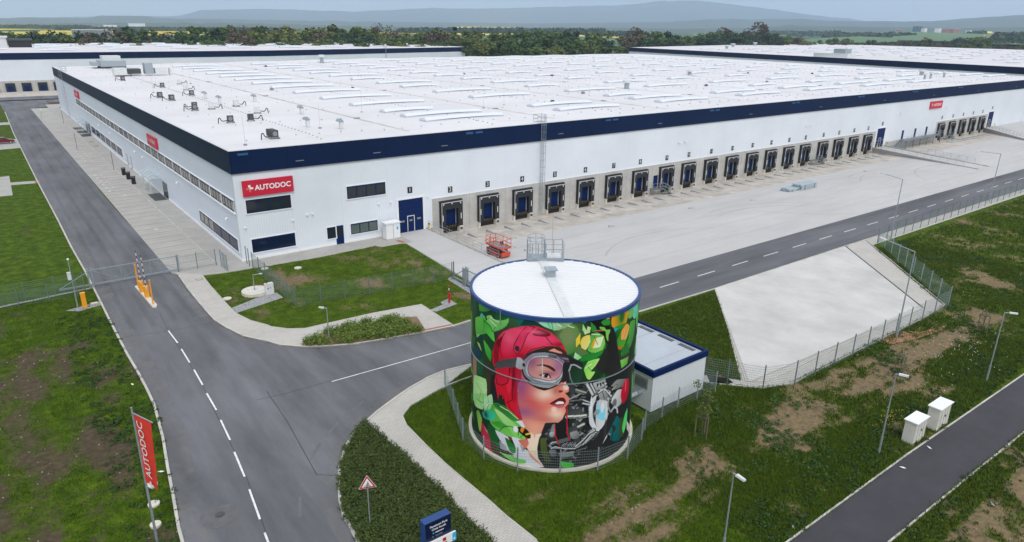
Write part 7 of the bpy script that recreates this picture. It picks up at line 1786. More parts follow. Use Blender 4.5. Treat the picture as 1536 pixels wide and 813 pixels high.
lamp('short bent lamp pole on the round concrete cover', (-2.1,-10.9), 2.0, (.7,-.2), None, (.2, .08))
# other poles
for i, (b_, lb) in enumerate([((-5.6,98.5),'slim post standing on the bays far along the walkway'),((-3.0,68.5),'slim dark post beside the litter bins'),((-3.2,147),'slim post near the far glazed entrance')]):
    tag(turn(MB().cyl(0,0,0,3.6,.04,6).box(-.1,.1,-.1,.1,0,.03).build('slim_post','greyd'), (b_[0], b_[1], 0)), lb, 'post', 'slim posts along the walkway')
rs_ = thing('road_sign', 'small round sign on a post at the far end of the parking bays', 'sign', (-7.2, 160, 0)); MB().cyl(-7.2,160,0,2.9,.04,6).build('pole','galv',rs_)
MB().bar((-7.2,159.94,2.7),(-7.2,159.9,2.7),.4,16).build('sign_plate','cabinet',rs_)
# camera mast and orange pillars at the gate
t = thing('camera_mast', 'thin mast with a white control box left of the main gate', 'mast', (-17.43,-5.14,0))
MB().cyl(-17.43,-5.14,0,1.5,.07,8).cyl(-17.43,-5.14,1.5,5.0,.045,8).build('pole','galv',t); MB().box(-17.75,-17.45,-5.3,-5.0,3.0,3.75).build('control_box','cabinet',t); MB().bar((-17.43,-5.14,5.0),(-17.43,-5.3,5.1),.1,8).build('camera','cabinet',t)
tag(turn(MB().box(-.2,.2,-.15,.15,0,1.45).box(-.22,.22,-.17,.17,1.45,1.55).box(-.1,.1,-.16,-.15,1.0,1.25).build('terminal_pillar','orange'),(-16.85,-5.35,0)),'orange access pillar in the gravel left of the gate road','pillar')
tag(MB().box(-16.3,-15.7,-4.95,-4.65,0,.12).build('concrete_slab','pale',origin=(-16,-4.8,0)),'small white slab on the gravel by the orange pillar','slab')
isl = [(-11.85,-2.0),(-11.35,-2.0),(-11.05,-8.9),(-11.25,-9.5),(-11.55,-9.3)]
tag(MB().prism(isl, -.05, .13).build('traffic_island','pale',origin=(-11.5,-5.5,0)),'narrow pointed concrete island in the middle of the gate road','traffic island')
def barrier(label, loc, lean, L):
    t = thing('barrier', label, 'barrier', (0,0,0), 'barriers on the island')
    MB().box(-.2,.2,-.22,.22,0,1.15).box(-.22,.22,-.24,.24,1.15,1.22).box(-.1,.1,-.24,-.22,.6,.85).build('cabinet','orange',t)
    arm = MB(); a2 = MB()
    n = 12
    for k in range(n):
        p = Vector((0,-.28,1.0))+Vector((lean[0],lean[1],1)).normalized()*(L*k/n); q = Vector((0,-.28,1.0))+Vector((lean[0],lean[1],1)).normalized()*(L*(k+1)/n)
        arm.bar(p, q, .034, 6)
        if k % 2: a2.bar(p, q, .038, 6)
    am = arm.build('boom','white',t); a2.build('boom_stripes',mat('dark red stripe',(.16,.02,.02),.6),am); return turn(t, loc)
barrier('orange barrier cabinet with raised striped boom, rear one on the island', (-11.55,-4.3,.13), (.0,.02), 3.6)
barrier('orange barrier cabinet with raised striped boom, front one on the island', (-11.42,-6.2,.13), (-.0,.02), 3.6)
for i, (p, h) in enumerate([((-11.62,-2.9),2.6),((-11.35,-8.6),2.5)]):
    tag(turn(MB().box(-.06,.06,-.06,.06,0,h).box(-.08,.08,-.08,.08,h,h+.05).build('signal_post','orange'),(p[0],p[1],.13)), ['thin orange post at the rear tip of the island','thin orange post at the front tip of the island'][i],'post','orange posts on the island')
# flagpole, footings
fl = thing('flagpole', 'tall steel flagpole with a red company banner in the lower left corner', 'flagpole', (-18.4,-45.0,0))
MB().bar((-18.33,-45.06,0),(-18.33,-45.06,8.3),.07,10,.045).build('pole','galv',fl)
u = Vector((.36,-.93,0)); P0 = Vector((-18.33,-45.06,0))
MB().bar(P0+Vector((0,0,8.0)),P0+u*1.75+Vector((0,0,8.0)),.03,6).build('cross_arm','galv',fl)
vs=[];fs=[]
for j in range(15):
    for i in range(7):
        q = i/6; zt = 8.0; zb = 3.9-.15*q; z = zt+(zb-zt)*j/14; p = P0+u*(.12+(1.5-.6*j/14)*q)+Vector((-u.y,u.x,0))*(.035*sin(q*4+j*.4)*(.3+j/14)); vs.append((p.x,p.y,z))
for j in range(14):
    for i in range(6): a = j*7+i; fs.append((a,a+7,a+8,a+1))
bn = MB().add(vs,fs).build('banner','redflag',fl,smooth=True)
nrm = Vector((u.y,-u.x,0)); cc = P0+u*.68+Vector((0,0,5.75))+nrm*.10
tx = MB().add(*text_geo('AUTODOC', .66, (0,0,1), -u, cc+Vector((0,0,.35)), .01)); 
e=.1
def sq2(mb,a0,a1,b0,b1,c): mb.add([c+Vector((0,0,1))*x-u*z for (x,z) in ((a0*.7,b0*.7),(a1*.7,b0*.7),(a1*.7,b1*.7),(a0*.7,b1*.7))],[(0,1,2,3)])
c2=cc+Vector((0,0,-1.75)); sq2(tx,-e,e,-.3,.3,c2); sq2(tx,-.3,.3,-e,e,c2+nrm*.002); tx.build('banner_lettering','white',bn)
for i,(p,lb) in enumerate([(G(228,728),'topmost round pole footing beside the red banner'),(G(231,756.5),'middle round pole footing below the red banner'),(G(233.5,787.5),'lowest ragged pole footing below the red banner')]):
    tag(turn(MB().cyl(0,0,-.1,.09,.33 if i<2 else .3,14).cyl(0,0,.09,.12,.07,8).build('pole_footing','pale'),(p[0],p[1],0)),lb,'concrete footing','round concrete footings below the banner')
# warning sign
ws = thing('warning_sign','triangular red and white warning sign with a cyclist, standing in the dark shrubs','road sign',(-8.6,-50.9,0))
MB().bar((-8.6,-50.9,0),(-8.6,-50.9,3.35),.035,8).build('pole','galv',ws)
sdir = Vector((.93,-.37,0)).normalized(); sn = Vector((sdir.y,-sdir.x,0))
def tri(r,dz,off):
    c=Vector((-8.6,-50.9,3.02))+sn*off; return [c+Vector((0,0,r))+sdir*0, c-Vector((0,0,r*.5))-sdir*r*.87, c-Vector((0,0,r*.5))+sdir*r*.87]
pl_=MB().add(tri(.56,0,.05)+tri(.56,0,.07),[(0,1,2),(5,4,3),(0,3,4,1),(1,4,5,2),(2,5,3,0)]).build('sign_plate','cabinet',ws)
MB().add(tri(.52,0,.074),[(0,1,2)]).build('red_triangle','signred',pl_); MB().add(tri(.36,0,.078),[(0,1,2)]).build('white_field','white',pl_)
cy=MB(); c=Vector((-8.6,-50.9,2.93))+sn*.083
def pt(x,z): return c+sdir*x+Vector((0,0,z))
for sx in (-.1,.1):
    pp=[pt(sx+.065*cos(t),-.05+.065*sin(t)) for t in [2*pi*k/10 for k in range(11)]]; cy.path(pp,.01,4)
cy.path([pt(-.1,-.05),pt(-.03,.06),pt(.08,.04),pt(.1,-.05)],.012,4); cy.path([pt(-.03,.07),pt(.02,.16),pt(.08,.1)],.02,4); cy.bar(pt(.03,.2),pt(.03,.23),.028,6); cy.path([pt(-.03,.06),pt(.02,-.02),pt(.0,-.08)],.016,4)
cy.build('cyclist_symbol','black',pl_)
# totem
tt = thing('park_totem','navy blue park name totem with a white and cyan plate, at the bottom edge','sign',(-7.0,-55.4,0))
MB().box(-7.78,-6.27,-55.68,-55.22,0,3.0).build('body',mat('navy totem sheet',(.003,.008,.045),.35),tt)
MB().box(-7.80,-6.25,-55.67,-55.20,3.0,3.03).box(-7.80,-7.78,-55.68,-55.2,0,3.0).build('edge_cover','royal',tt)
tx=MB().add(*text_geo('Panattoni Park',.175,(1,0,0),(0,0,1),(-7.0,-55.69,2.72),.02)).add(*text_geo('Cheb South',.175,(1,0,0),(0,0,1),(-7.0,-55.69,2.52),.02))
[tx.add([(a,-55.69,2.27),(b,-55.69,2.27),(b,-55.69,2.33),(a,-55.69,2.33)],[(0,1,2,3)]) for a,b in ((-7.2,-7.12),(-7.1,-7.0),(-6.98,-6.9),(-6.88,-6.8),(-6.78,-6.72))]; tx.build('lettering','white',tt)
MB().bar((-7.32,-55.685,2.30),(-7.32,-55.695,2.30),.045,10).build('dot','cyan',tt)
MB().bar((-7.36,-55.685,2.1),(-7.36,-55.695,2.1),.03,10).box(-7.2,-7.05,-55.69,-55.685,2.08,2.12).box(-7.02,-6.8,-55.69,-55.685,2.08,2.12).build('lettering_small','galv',tt)
bp_=MB().box(-7.80,-6.05,-55.80,-55.69,1.36,1.88).build('address_plate','white',tt)
MB().box(-6.27,-6.045,-55.806,-55.80,1.355,1.885).box(-6.05,-6.044,-55.8,-55.69,1.36,1.88).build('cyan_end','cyan',bp_)
MB().box(-6.85,-6.65,-55.806,-55.80,1.62,1.83).box(-7.2,-6.6,-55.806,-55.80,1.42,1.56).build('red_marks','signred',bp_)
MB().add(*text_geo('AUTODOC',.11,(1,0,0),(0,0,1),(-6.9,-55.808,1.49),.01)).box(-6.2,-6.12,-55.81,-55.806,1.44,1.56).build('plate_lettering','white',bp_)
MB().box(-7.69,-7.6,-55.81,-55.8,1.42,1.58).build('plate_mark','cyan',bp_)
# hydrant
hy=thing('fire_hydrant','red fire hydrant with a marker post on a pale gravel pad near the tank','hydrant',(12.93,-25.03,0))
MB().cyl(12.93,-25.03,0,.85,.11,12).cyl(12.93,-25.03,.85,1.0,.15,12).bar((12.68,-25.03,.8),(13.18,-25.03,.8),.07,8).cyl(12.93,-25.03,1.0,1.08,.08,12).build('body','signred',hy)
MB().cyl(12.93,-25.0,1.05,1.35,.04,6).cyl(12.93,-25.0,1.6,1.7,.05,6).build('marker_post','greyd',hy);MB().cyl(12.93,-25.0,1.35,1.6,.05,6).build('marker_band','white',hy);MB().cyl(12.93,-25.0,1.7,1.85,.07,8).build('marker_cap','signred',hy)
# round cover + cabinet
rc=tag(MB().cyl(-2.05,-10.9,-.05,.28,1.35,40).build('round_cover','pale',origin=(-2.05,-10.9,0)),'large round raised concrete cover in the lawn by the kerb path','concrete cover')
for i,(x,y,lb) in enumerate([(-2.2,-10.35,'rear grey hatch plate on the round concrete cover'),(-1.95,-11.35,'front grey hatch plate on the round concrete cover')]): tag(turn(MB().box(-.5,.5,-.22,.22,0,.07).build('hatch_plate','cabinet'),(x,y,.28),.15),lb,'hatch','hatch plates on the round cover')
cb=thing('control_cabinet','white control cabinet at the edge of the round concrete cover','cabinet',(-.95,-12.1,0)); MB().box(-1.4,-.55,-12.35,-11.95,0,1.2).build('housing','cabinet',cb); MB().box(-1.2,-1.1,-12.37,-12.35,.6,.75).box(-.9,-.85,-12.37,-12.35,.65,.8).build('latch','black',cb);MB().box(-1.25,-1.1,-12.2,-12.05,1.2,1.28).build('beacon','signred',cb)
eb=thing('electric_cabinet','big pale electric cabinet standing left of blue door 1','cabinet',(18.9,-1.3,0)); MB().box(17.9,19.9,-1.9,-.8,.12,2.1).box(17.8,20.0,-2.0,-.7,2.1,2.25).build('housing','white',eb); MB().box(17.7,20.1,-2.1,-.6,.02,.12).build('base','concrete',eb);MB().box(18.88,18.92,-1.92,-1.9,.2,2.0).build('door_gap','grey',eb);MB().box(19.4,19.65,-1.915,-1.9,1.2,1.6).build('sticker','cyan',eb)
def twin_cab(lb,x0,x1,y0,y1,h):
    t=thing('roadside_cabinet',lb,'cabinet',((x0+x1)/2,(y0+y1)/2,0),'pale cabinets beside the cycle path'); MB().box(x0,x1,y0,y1,-.1,h).build('housing',mat('weathered pale cabinet',(.62,.60,.54),.6,var=.15,scale=2),t);MB().box(x0-.08,x1+.08,y0-.1,y1+.08,h,h+.07).build('lid','white',t)
    mb=MB(); [mb.box(x0+(x1-x0)*q-.01,x0+(x1-x0)*q+.01,y0-.012,y0,.05,h-.05) for q in (.25,.5,.75)]; mb.build('door_gap','grey',t); MB().box(x0+(x1-x0)*.55,x0+(x1-x0)*.6,y0-.05,y0-.012,.8,.95).build('handle','greyd',t)
twin_cab('left and lower one of two tall pale cabinets beside the cycle path',24.75,26.4,-65.1,-64.35,1.62); twin_cab('right and upper one of two tall pale cabinets beside the cycle path',27.95,29.8,-65.25,-64.5,1.66)
# bollards at the doors
for i,(x,y,lb) in enumerate([(20.35,-.75,'yellow black bollard left of blue door 1'),(25.0,-.75,'yellow black bollard right of blue door 1'),(149.4,-.8,'yellow bollard left of blue door 21'),(154.4,-.8,'yellow bollard right of blue door 21'),(215.5,-.8,'yellow bollard left of blue door 27'),(220.6,-.8,'yellow bollard right of blue door 27')]):
    t=thing('bollard',lb,'bollard',(x,y,0),'bollards at the level doors'); MB().cyl(x,y,0,.75,.1,10).cyl(x,y,.95,1.05,.1,10).build('post','yellow',t); MB().cyl(x,y,.75,.95,.102,10).build('black_band','black',t)
# litter bins
for i,(x,y,lb) in enumerate([(-2.3,62.3,'farthest of three black bins along the walkway edge'),(-2.3,57.8,'middle of three black bins along the walkway edge'),(-2.3,53.0,'nearest of three black bins along the walkway edge')]):
    t=thing('litter_bin',lb,'bin',(x,y,0),'black litter bins by the entrance'); MB().box(x-.3,x+.3,y-.3,y+.3,0,1.15).build('body','black',t); MB().box(x-.36,x+.36,y-.36,y+.36,1.3,1.36).box(x-.3,x-.26,y-.3,y+.3,1.15,1.3).box(x+.26,x+.3,y-.3,y+.3,1.15,1.3).build('lid','black',t)
tag(MB().prism([(-2.0,37.6),(-.2,37.6),(-.2,43.2),(-2.0,43.2)],.026,.045).build('door_mat','mat',origin=(-1,40,0)),'dark mat in front of the near glass entrance','mat','dark entrance mats')
for i,y in enumerate((117.5,124.5,132)): tag(MB().box(-2.3,-.2,y,y+4.6,.026,.045).build('door_mat','mat',origin=(-1,y,0)),['nearest','middle','farthest'][i]+' of three dark mats at the far glass entrance','mat','dark entrance mats')
# manholes
RUST = mat('rust brown ring',(.20,.14,.12),.8)
for i,(x,y,z,r_) in enumerate([(30.1,-7.6,None,.35),(33.3,-9.0,None,.35),(30.3,-12.7,None,.35),(31.0,-15.0,None,.35),(48.2,-12.8,None,.38),(66.4,-12.5,None,.38),(79,-15.1,None,.36),(121,-13,None,.5)]):
    z=yz(0,y)+.004; t=thing('manhole_cover','round manhole with dark ring on the yard, '+['just in front of dock 2','just in front of dock 3','nearest the red scissor lift','behind the railing of the tank landing','level with dock 5','level with dock 8','level with dock 10','level with dock 16'][i],'manhole',(x,y,z),'manholes in the yard'); MB().cyl(x,y,z-.05,z+.012,r_+.13,24).build('ring',RUST,t); MB().cyl(x,y,z,z+.02,r_,24).build('lid','concrete',t)
for i,(p,m_) in enumerate([((299,420),'concrete'),((341,448.5),'pale'),((447,402.5),'pale'),((397,403.5),'pale')]):
    x,y=G(*p); lb=['round manhole lid in the pale pavement near the gate','small round lid at the pavement edge by the lawn','small pale round lid in the fenced lawn','pale round lid beside the lawn fence near the corner'][i]
    t=thing('manhole_cover',lb,'manhole',(x,y,0)); MB().cyl(x,y,0,.10,.42,20).build('ring',mat('brown frame',(.22,.17,.12),.8) if i==0 else 'pale',t); MB().cyl(x,y,0,.115,.33,20).build('lid',m_,t)
for i,(p,r_) in enumerate([((330,772),.28),((187,293),.3),((234,344),.3)]):
    x,y=G(*p); t=tag(turn(MB().cyl(0,0,0,.012 if i==0 else .034,r_,18).cyl(0,0,0,.03 if i==0 else .04,r_*.6,18).build('road_cover','greyd' if i==0 else 'pale'),(x,y,0)),['dark iron cover in the road asphalt near the bottom','pale round cover in the parking bays, upper','pale round cover in the parking bays, lower'][i],'manhole')
x,y=G(329,774); tag(MB().cyl(x,y,0,.007,1.05,26).build('asphalt_patch',mat('lighter asphalt patch',(.118,.118,.125),.9,var=.25,scale=1.5)),kind='structure')
# scissor lift
sc=thing('scissor_lift','red scissor lift parked at the wall beside the ramp of door 1','scissor lift',(26.9,-14.3,yz(0,-14)))
zb=yz(0,-14); X0,X1,Y0,Y1=26.0,27.5,-16.0,-13.0
MB().box(X0+.1,X1-.1,Y0,Y1,zb+.25,zb+.6).box(X0+.1,X1-.1,Y0-.15,Y0,zb+.3,zb+.85).box(X0+.1,X1-.1,Y1,Y1+.15,zb+.3,zb+.85).build('chassis','redlift',sc)
for (x,y) in ((X0-.05,Y0+.5),(X1-.15,Y0+.5),(X0-.05,Y1-.5),(X1-.15,Y1-.5)): w_=MB().bar((x,y,zb+.3),(x+.2,y,zb+.3),.3,14).build('wheel','rubber',sc); MB().bar((x-.01,y,zb+.3),(x+.21,y,zb+.3),.15,10).build('rim','redlift',w_)
mb=MB()
for k in range(3):
    z=zb+.78+k*.16
    for x in (X0+.25,X1-.25): mb.bar((x,Y0+.2,z),(x,Y1-.2,z+.16),.05,4).bar((x,Y0+.2,z+.16),(x,Y1-.2,z),.05,4)
mb.build('scissor_arms','greyd',sc); zp=zb+1.3
MB().box(X0,X1,Y0-.1,Y1+.1,zp,zp+.06).build('platform','grey',sc); MB().box(X0-.02,X1+.02,Y0-.14,Y0-.1,zp-.05,zp+.15).box(X0-.02,X1+.02,Y1+.1,Y1+.14,zp-.05,zp+.15).box(X0-.04,X0,Y0-.1,Y1+.1,zp-.05,zp+.15).box(X1,X1+.04,Y0-.1,Y1+.1,zp-.05,zp+.15).build('platform_rim','redlift',sc)
mb=MB()
for z in (.55,1.1): mb.path([(X0,Y0-.1,zp+z),(X1,Y0-.1,zp+z),(X1,Y1+.1,zp+z),(X0,Y1+.1,zp+z),(X0,Y0-.1,zp+z)],.035)
for (x,y) in ((X0,Y0-.1),(X1,Y0-.1),(X1,Y1+.1),(X0,Y1+.1),(X0,-14.5),(X1,-14.5),(X0,-13.7),(X1,-15.3),(26.7,Y0-.1),(26.7,Y1+.1)): mb.bar((x,y,zp),(x,y,zp+1.1),.035)
mb.build('guard_rails','redlift',sc)
MB().box(X0+.1,X0+.4,Y0-.05,Y0+.25,zp+.6,zp+1.0).build('control_box','greyd',sc)
# bundles of steel racking on the yard
for i,(x,y,L,nl,lb) in enumerate([(95.2,-14.6,5.2,4,'larger right bundle of pale steel rack beams on the open yard'),(91.2,-14.2,3.0,2,'smaller left bundle of pale steel rack beams on the open yard')]):
    t=thing('steel_bundle',lb,'steel bundle',(x,y,yz(0,y)),'bundles of steel beams on the yard'); z=yz(0,y)
    for q in range(nl):
        mb=MB()
        for r_ in range(6): mb.box(x-L/2+rnd.uniform(-.2,.2),x+L/2+rnd.uniform(-.2,.2),y-1+r_*.34,y-.8+r_*.34,z+.12+q*.24,z+.28+q*.24)
        mb.build('beam_layer',mat('pale blue steel',(.42,.50,.55),.4),t)
        MB().box(x-L*.3,x-L*.3+.12,y-1.1,y+1.1,z+q*.24,z+.12+q*.24).box(x+L*.3,x+L*.3+.12,y-1.1,y+1.1,z+q*.24,z+.12+q*.24).build('timber_bearer','stake',t)
# red car
car=thing('parked_car','dark red estate car parked on the left side area, cut by the picture edge','car',(0,0,0))
prof=[(-2.15,.35),(-2.2,.75),(-2.1,.95),(-1.9,1.02),(-1.55,1.42),(.35,1.45),(1.05,.98),(2.0,.82),(2.2,.6),(2.2,.35)]
mb=MB(); n_=len(prof); vs=[(x,y*(.86 if z>1.1 else 1),z) for y in (-.86,.86) for (x,z) in prof]
mb.add(vs,[tuple(range(n_))[::-1],tuple(range(n_,2*n_))]+[(i,(i+1)%n_,(i+1)%n_+n_,i+n_) for i in range(n_)]); mb.build('body','carred',car)
for s_ in (-1,1): MB().add([(x,s_*(.80 if z>1.2 else .875),z) for (x,z) in ((-1.6,1.0),(-1.4,1.36),(.25,1.39),(.8,1.0))],[(0,1,2,3)]).build('side_window','glass',car)
MB().add([(.42,-.7,1.42),(.42,.7,1.42),(1.02,.8,1.01),(1.02,-.8,1.01)],[(0,1,2,3)]).build('windscreen','glass',car); MB().add([(-1.62,-.7,1.4),(-1.62,.7,1.4),(-1.93,.78,1.04),(-1.93,-.78,1.04)],[(3,2,1,0)]).build('rear_window','glass',car)
for x in (-1.35,1.35):
    for s_ in (-1,1): w_=MB().bar((x,s_*.7,.32),(x,s_*.9,.32),.32,16).build('wheel','rubber',car); MB().bar((x,s_*.9,.32),(x,s_*.91,.32),.2,12).build('rim','galv',w_)
for s_ in (-.65,.65): MB().box(2.16,2.22,s_-.16,s_+.16,.62,.76).build('headlight','sky_light',car); MB().box(-2.23,-2.17,s_-.12,s_+.12,.7,.9).build('tail_light','signred',car)
turn(car,(-18.2,115.6,0),.06)
# pit behind parking
tag(MB().box(-1.5,5.4,205,205.6,0,.5).box(-1.5,-1.0,205.6,212,0,.5).box(-1.0,5.4,205.6,212,0,.1).build('low_brick_wall',mat('brown brick',(.14,.10,.08),.9,var=.3,scale=1),origin=(2,207,0)),'low brown brick enclosure beyond the far end of the parking bays','wall')
# litter and stones
for i,(p,m_) in enumerate([((1190,791),'white'),((1394,672),'white'),((199,577),'white'),((1489,757),'pale'),((1354,702),'white'),((242,708),'white')]):
    x,y=G(*p); s_=.07; tag(turn(MB().add([(-.2,-.03,0),(.1,-.08,.01),(.22,.05,.03),(-.05,.09,.02),(-.05,0,.07)],[(0,1,4),(1,2,4),(2,3,4),(3,0,4)]).build('litter_scrap',m_),(x,y,.03),rnd.uniform(0,3)),['white scrap on the cycle path at the bottom','white scrap on the cycle path near the cabinets','white scrap in the weeds left of the road','curved pale scrap on bare soil at the lower right','small white scrap in the middle of the cycle path','small white scrap in grass by the road edge'][i],'litter')
# ================================================================== VEGETATION
def leaf_mat(name, c1, c2, c3):
    m = bpy.data.materials.new(name); m.use_nodes = True; t = m.node_tree; b = t.nodes['Principled BSDF']; b.inputs['Roughness'].default_value = .75; b.inputs['Specular IOR Level'].default_value = .2
    g = t.nodes.new('ShaderNodeNewGeometry'); oi = t.nodes.new('ShaderNodeObjectInfo'); r = t.nodes.new('ShaderNodeValToRGB'); e = r.color_ramp.elements; e.new(.5)
    for k, (p, c) in enumerate(((0, c1), (.55, c2), (1, c3))): e[k].position = p; e[k].color = (*c, 1)
    mx = t.nodes.new('ShaderNodeMath'); mx.operation = 'MULTIPLY_ADD'; mx.inputs[1].default_value = .6; t.links.new(g.outputs['Random Per Island'], mx.inputs[0])
    m2 = t.nodes.new('ShaderNodeMath'); m2.operation = 'MULTIPLY'; m2.inputs[1].default_value = .4; t.links.new(oi.outputs['Random'], m2.inputs[0]); t.links.new(m2.outputs[0], mx.inputs[2])
    t.links.new(mx.outputs[0], r.inputs[0]); t.links.new(r.outputs[0], b.inputs['Base Color']); return m
LM = {'green': leaf_mat('mid green foliage', (.030,.060,.016), (.062,.110,.028), (.11,.165,.045)), 'dark': leaf_mat('dark green foliage', (.015,.036,.018), (.032,.064,.028), (.060,.098,.042)),
      'brown': leaf_mat('budding brown foliage', (.060,.050,.035), (.095,.080,.052), (.13,.125,.07)), 'olive': leaf_mat('olive foliage', (.055,.078,.018), (.10,.125,.03), (.155,.18,.05))}
def crown(mb, c, rx, rz, n, leaf, rs, lobes=9):
    L = [(c[0]+rs.gauss(0, .45)*rx, c[1]+rs.gauss(0, .45)*rx, c[2]+rs.uniform(-.75, .85)*rz, rs.uniform(.3, .55)) for _ in range(lobes)]
    for i in range(n):
        lx, ly, lz, lr = rs.choice(L); d = Vector((rs.gauss(0, 1), rs.gauss(0, 1), rs.gauss(0, 1))).normalized(); k = lr*rx*(rs.random()**.35)
        p = Vector((lx, ly, lz))+Vector((d.x, d.y, d.z*.8))*k; a = Vector((rs.gauss(0, 1), rs.gauss(0, 1), rs.gauss(0, 1))).normalized(); b_ = a.cross(d)
        if b_.length < .05: continue
        b_.normalize(); s_ = leaf*rs.uniform(.6, 1.4)
        mb.add([p+a*s_, p+b_*s_*.7, p-a*s_*.8, p-b_*s_*.7], [(0,1,2,3)])
def proto_tree(kind, seed, h, w_, shape):
    rs = random.Random(seed); t = thing('tree', None, 'tree', (0, 0, 0))
    tr = MB().bar((0,0,-.5),(0,0,h*.55),.018*h+.05,7,.01*h)
    for k in range(6): a = rs.uniform(0, 6.28); z = h*rs.uniform(.25, .5); tr.bar((0,0,z),(cos(a)*w_*.35,sin(a)*w_*.35,z+h*.25),.05+.006*h,5,.03)
    tr.build('trunk','bark',t); mb = MB()
    if shape == 'cone': 
        for k in range(7): q = k/6; crown(mb, (0,0,h*(.2+.75*q)), w_*.5*(1-.8*q)+.3, h*.09, 130, .5, rs, 5)
    elif shape == 'bare':
        for k in range(60):
            a = rs.uniform(0,6.28); e = rs.uniform(.2,1.4); L_ = w_*.55*rs.uniform(.6,1); z = h*rs.uniform(.3,.55); p = Vector((0,0,z)); q = p+Vector((cos(a)*cos(e)*L_,sin(a)*cos(e)*L_,sin(e)*h*.45)); mb.bar(p,q,.06,3,.02)
        crown(mb, (0,0,h*.64), w_*.55, h*.3, 900, .28, rs, 14)
    else:
        crown(mb, (0,0,h*.60), w_*.5, h*.36, 950, .5, rs, 12); crown(mb, (0,0,h*.3), w_*.45, h*.18, 250, .5, rs, 6)
    mb.build('crown', LM[kind], t); return t
KINDS = [('green',1,14,9,'round','round mid green tree'),('green',2,16,8,'round','tall mid green tree'),('dark',3,16,8,'round','tall dark green tree'),('dark',4,15,6,'cone','pointed dark conifer'),('brown',5,14,10,'round','brown budding tree'),('brown',6,15,13,'bare','wide bare branched tree'),('olive',7,13,9,'round','yellowish olive tree'),('dark',8,13,10,'round','broad dark tree')]
PT = [proto_tree(k[0], k[1], k[2], k[3], k[4]) for k in KINDS]
used = [False]*len(PT)
ROWN = [' in front', ' mid wood', ' at the back']
def tree(ki, x, y, sc, zone, rowi=2):
    lb = '%s, %s' % (KINDS[ki][5]+ROWN[rowi], zone); gp = 'trees %s, %s' % (zone, KINDS[ki][5]+ROWN[rowi])
    rz = rnd.uniform(0, 6.28); s_ = (sc*rnd.uniform(1.1, 1.5), sc*rnd.uniform(1.1, 1.5), sc*rnd.uniform(.9, 1.1))
    if not used[ki]: o = PT[ki]; used[ki] = True; o.location = (x, y, -.2); o.rotation_euler.z = rz; o.scale = s_; o['label'] = lb; WL[o.name] = Vector((x, y, 0))
    else: o = copy_tree(PT[ki], (x, y, -.2), lb, rz, s_)
    o['group'] = gp
ZN = ['above the far left roof plant','behind the silver air handler','behind the left third of the left rear warehouse','behind the middle of the left rear warehouse','behind the right part of the left rear warehouse','behind the right end of the left rear warehouse','beyond the red earth bank','beyond the distant lamp masts','beyond the left corner of the right warehouse','above the left part of the right warehouse','below the distant mountain flank on the right','left of the valley fields','in front of the green valley fields','in front of the distant farm village','at the right picture edge']
def zone(px): return ZN[max(0, min(14, int(px/103)))]
# skyline of the belt: pixel x -> tree top y, and kinds by stretch
TOP = [(-40,46),(0,48),(45,46),(60,47),(110,50),(150,52),(205,50),(240,52),(285,45),(340,43),(360,41),(400,44),(430,41),(470,38),(500,44),(515,50),(525,44),(560,42),(600,46),(640,48),(680,46),(700,50),(760,51),(810,49),(850,48),(880,50),(905,54),(925,62),(940,58),(960,46),(1000,40),(1030,50),(1045,60),(1052,42),(1080,46),(1110,44),(1140,43),(1165,47),(1190,52),(1215,60),(1240,61),(1270,60),(1300,62),(1340,63),(1380,60),(1410,62),(1445,58),(1465,56),(1490,64),(1520,68),(1600,70)]
def topy(px):
    for k in range(len(TOP)-1):
        if TOP[k][0] <= px <= TOP[k+1][0]: t = (px-TOP[k][0])/(TOP[k+1][0]-TOP[k][0]); return TOP[k][1]*(1-t)+TOP[k+1][1]*t
    return 50
for row, (dist0, frac, stepx) in enumerate([(455, .72, 20), (500, .88, 17.5), (560, 1.0, 15.5)]):
    px = -60+row*5
    while px < 1600:
        dist = dist0+rnd.uniform(-18, 18)
        if px > 925: dist = 575+(px-925)*.5+row*25+rnd.uniform(-8, 8)
        y = topy(px)+rnd.uniform(-2, 3); q = far(px, y, dist); hgt = max(5, q[2]*frac)
        r = rnd.random()
        if px < 90: ki = rnd.choice([7, 0, 2, 7])
        elif px < 260: ki = rnd.choice([2, 0, 7, 6, 3, 4])
        elif px < 330: ki = rnd.choice([2, 3, 0, 0])
        elif px < 480: ki = rnd.choice([2, 0, 6, 5, 4, 7])
        elif px < 560: ki = rnd.choice([0, 6, 2])
        elif px < 620: ki = 5 if row == 2 else rnd.choice([6, 0, 2])
        elif px < 760: ki = rnd.choice([0, 6, 4, 3, 0])
        elif px < 930: ki = rnd.choice([0, 0, 6, 2, 1])
        elif px < 960: ki = 4
        elif px < 1040: ki = rnd.choice([1, 2, 1, 3])
        elif px < 1200: ki = rnd.choice([2, 1, 4, 2])
        else: ki = rnd.choice([2, 6, 0, 7, 4])
        if not (918 < px < 936 and row == 2): tree(ki, q[0], q[1], hgt/KINDS[ki][2]*1.06, zone(px), row)
        px += stepx*rnd.uniform(.75, 1.25)
for (px, y) in ((186,38),(190,37),(195,38),(412,38)):
    q = far(px, y+2, 640); tree(3, q[0], q[1], q[2]/15, zone(px))
for ki in range(len(PT)):
    if not used[ki]: tree(ki, *far(700+ki*10, 50, 520)[:2], 1.0, zone(700))
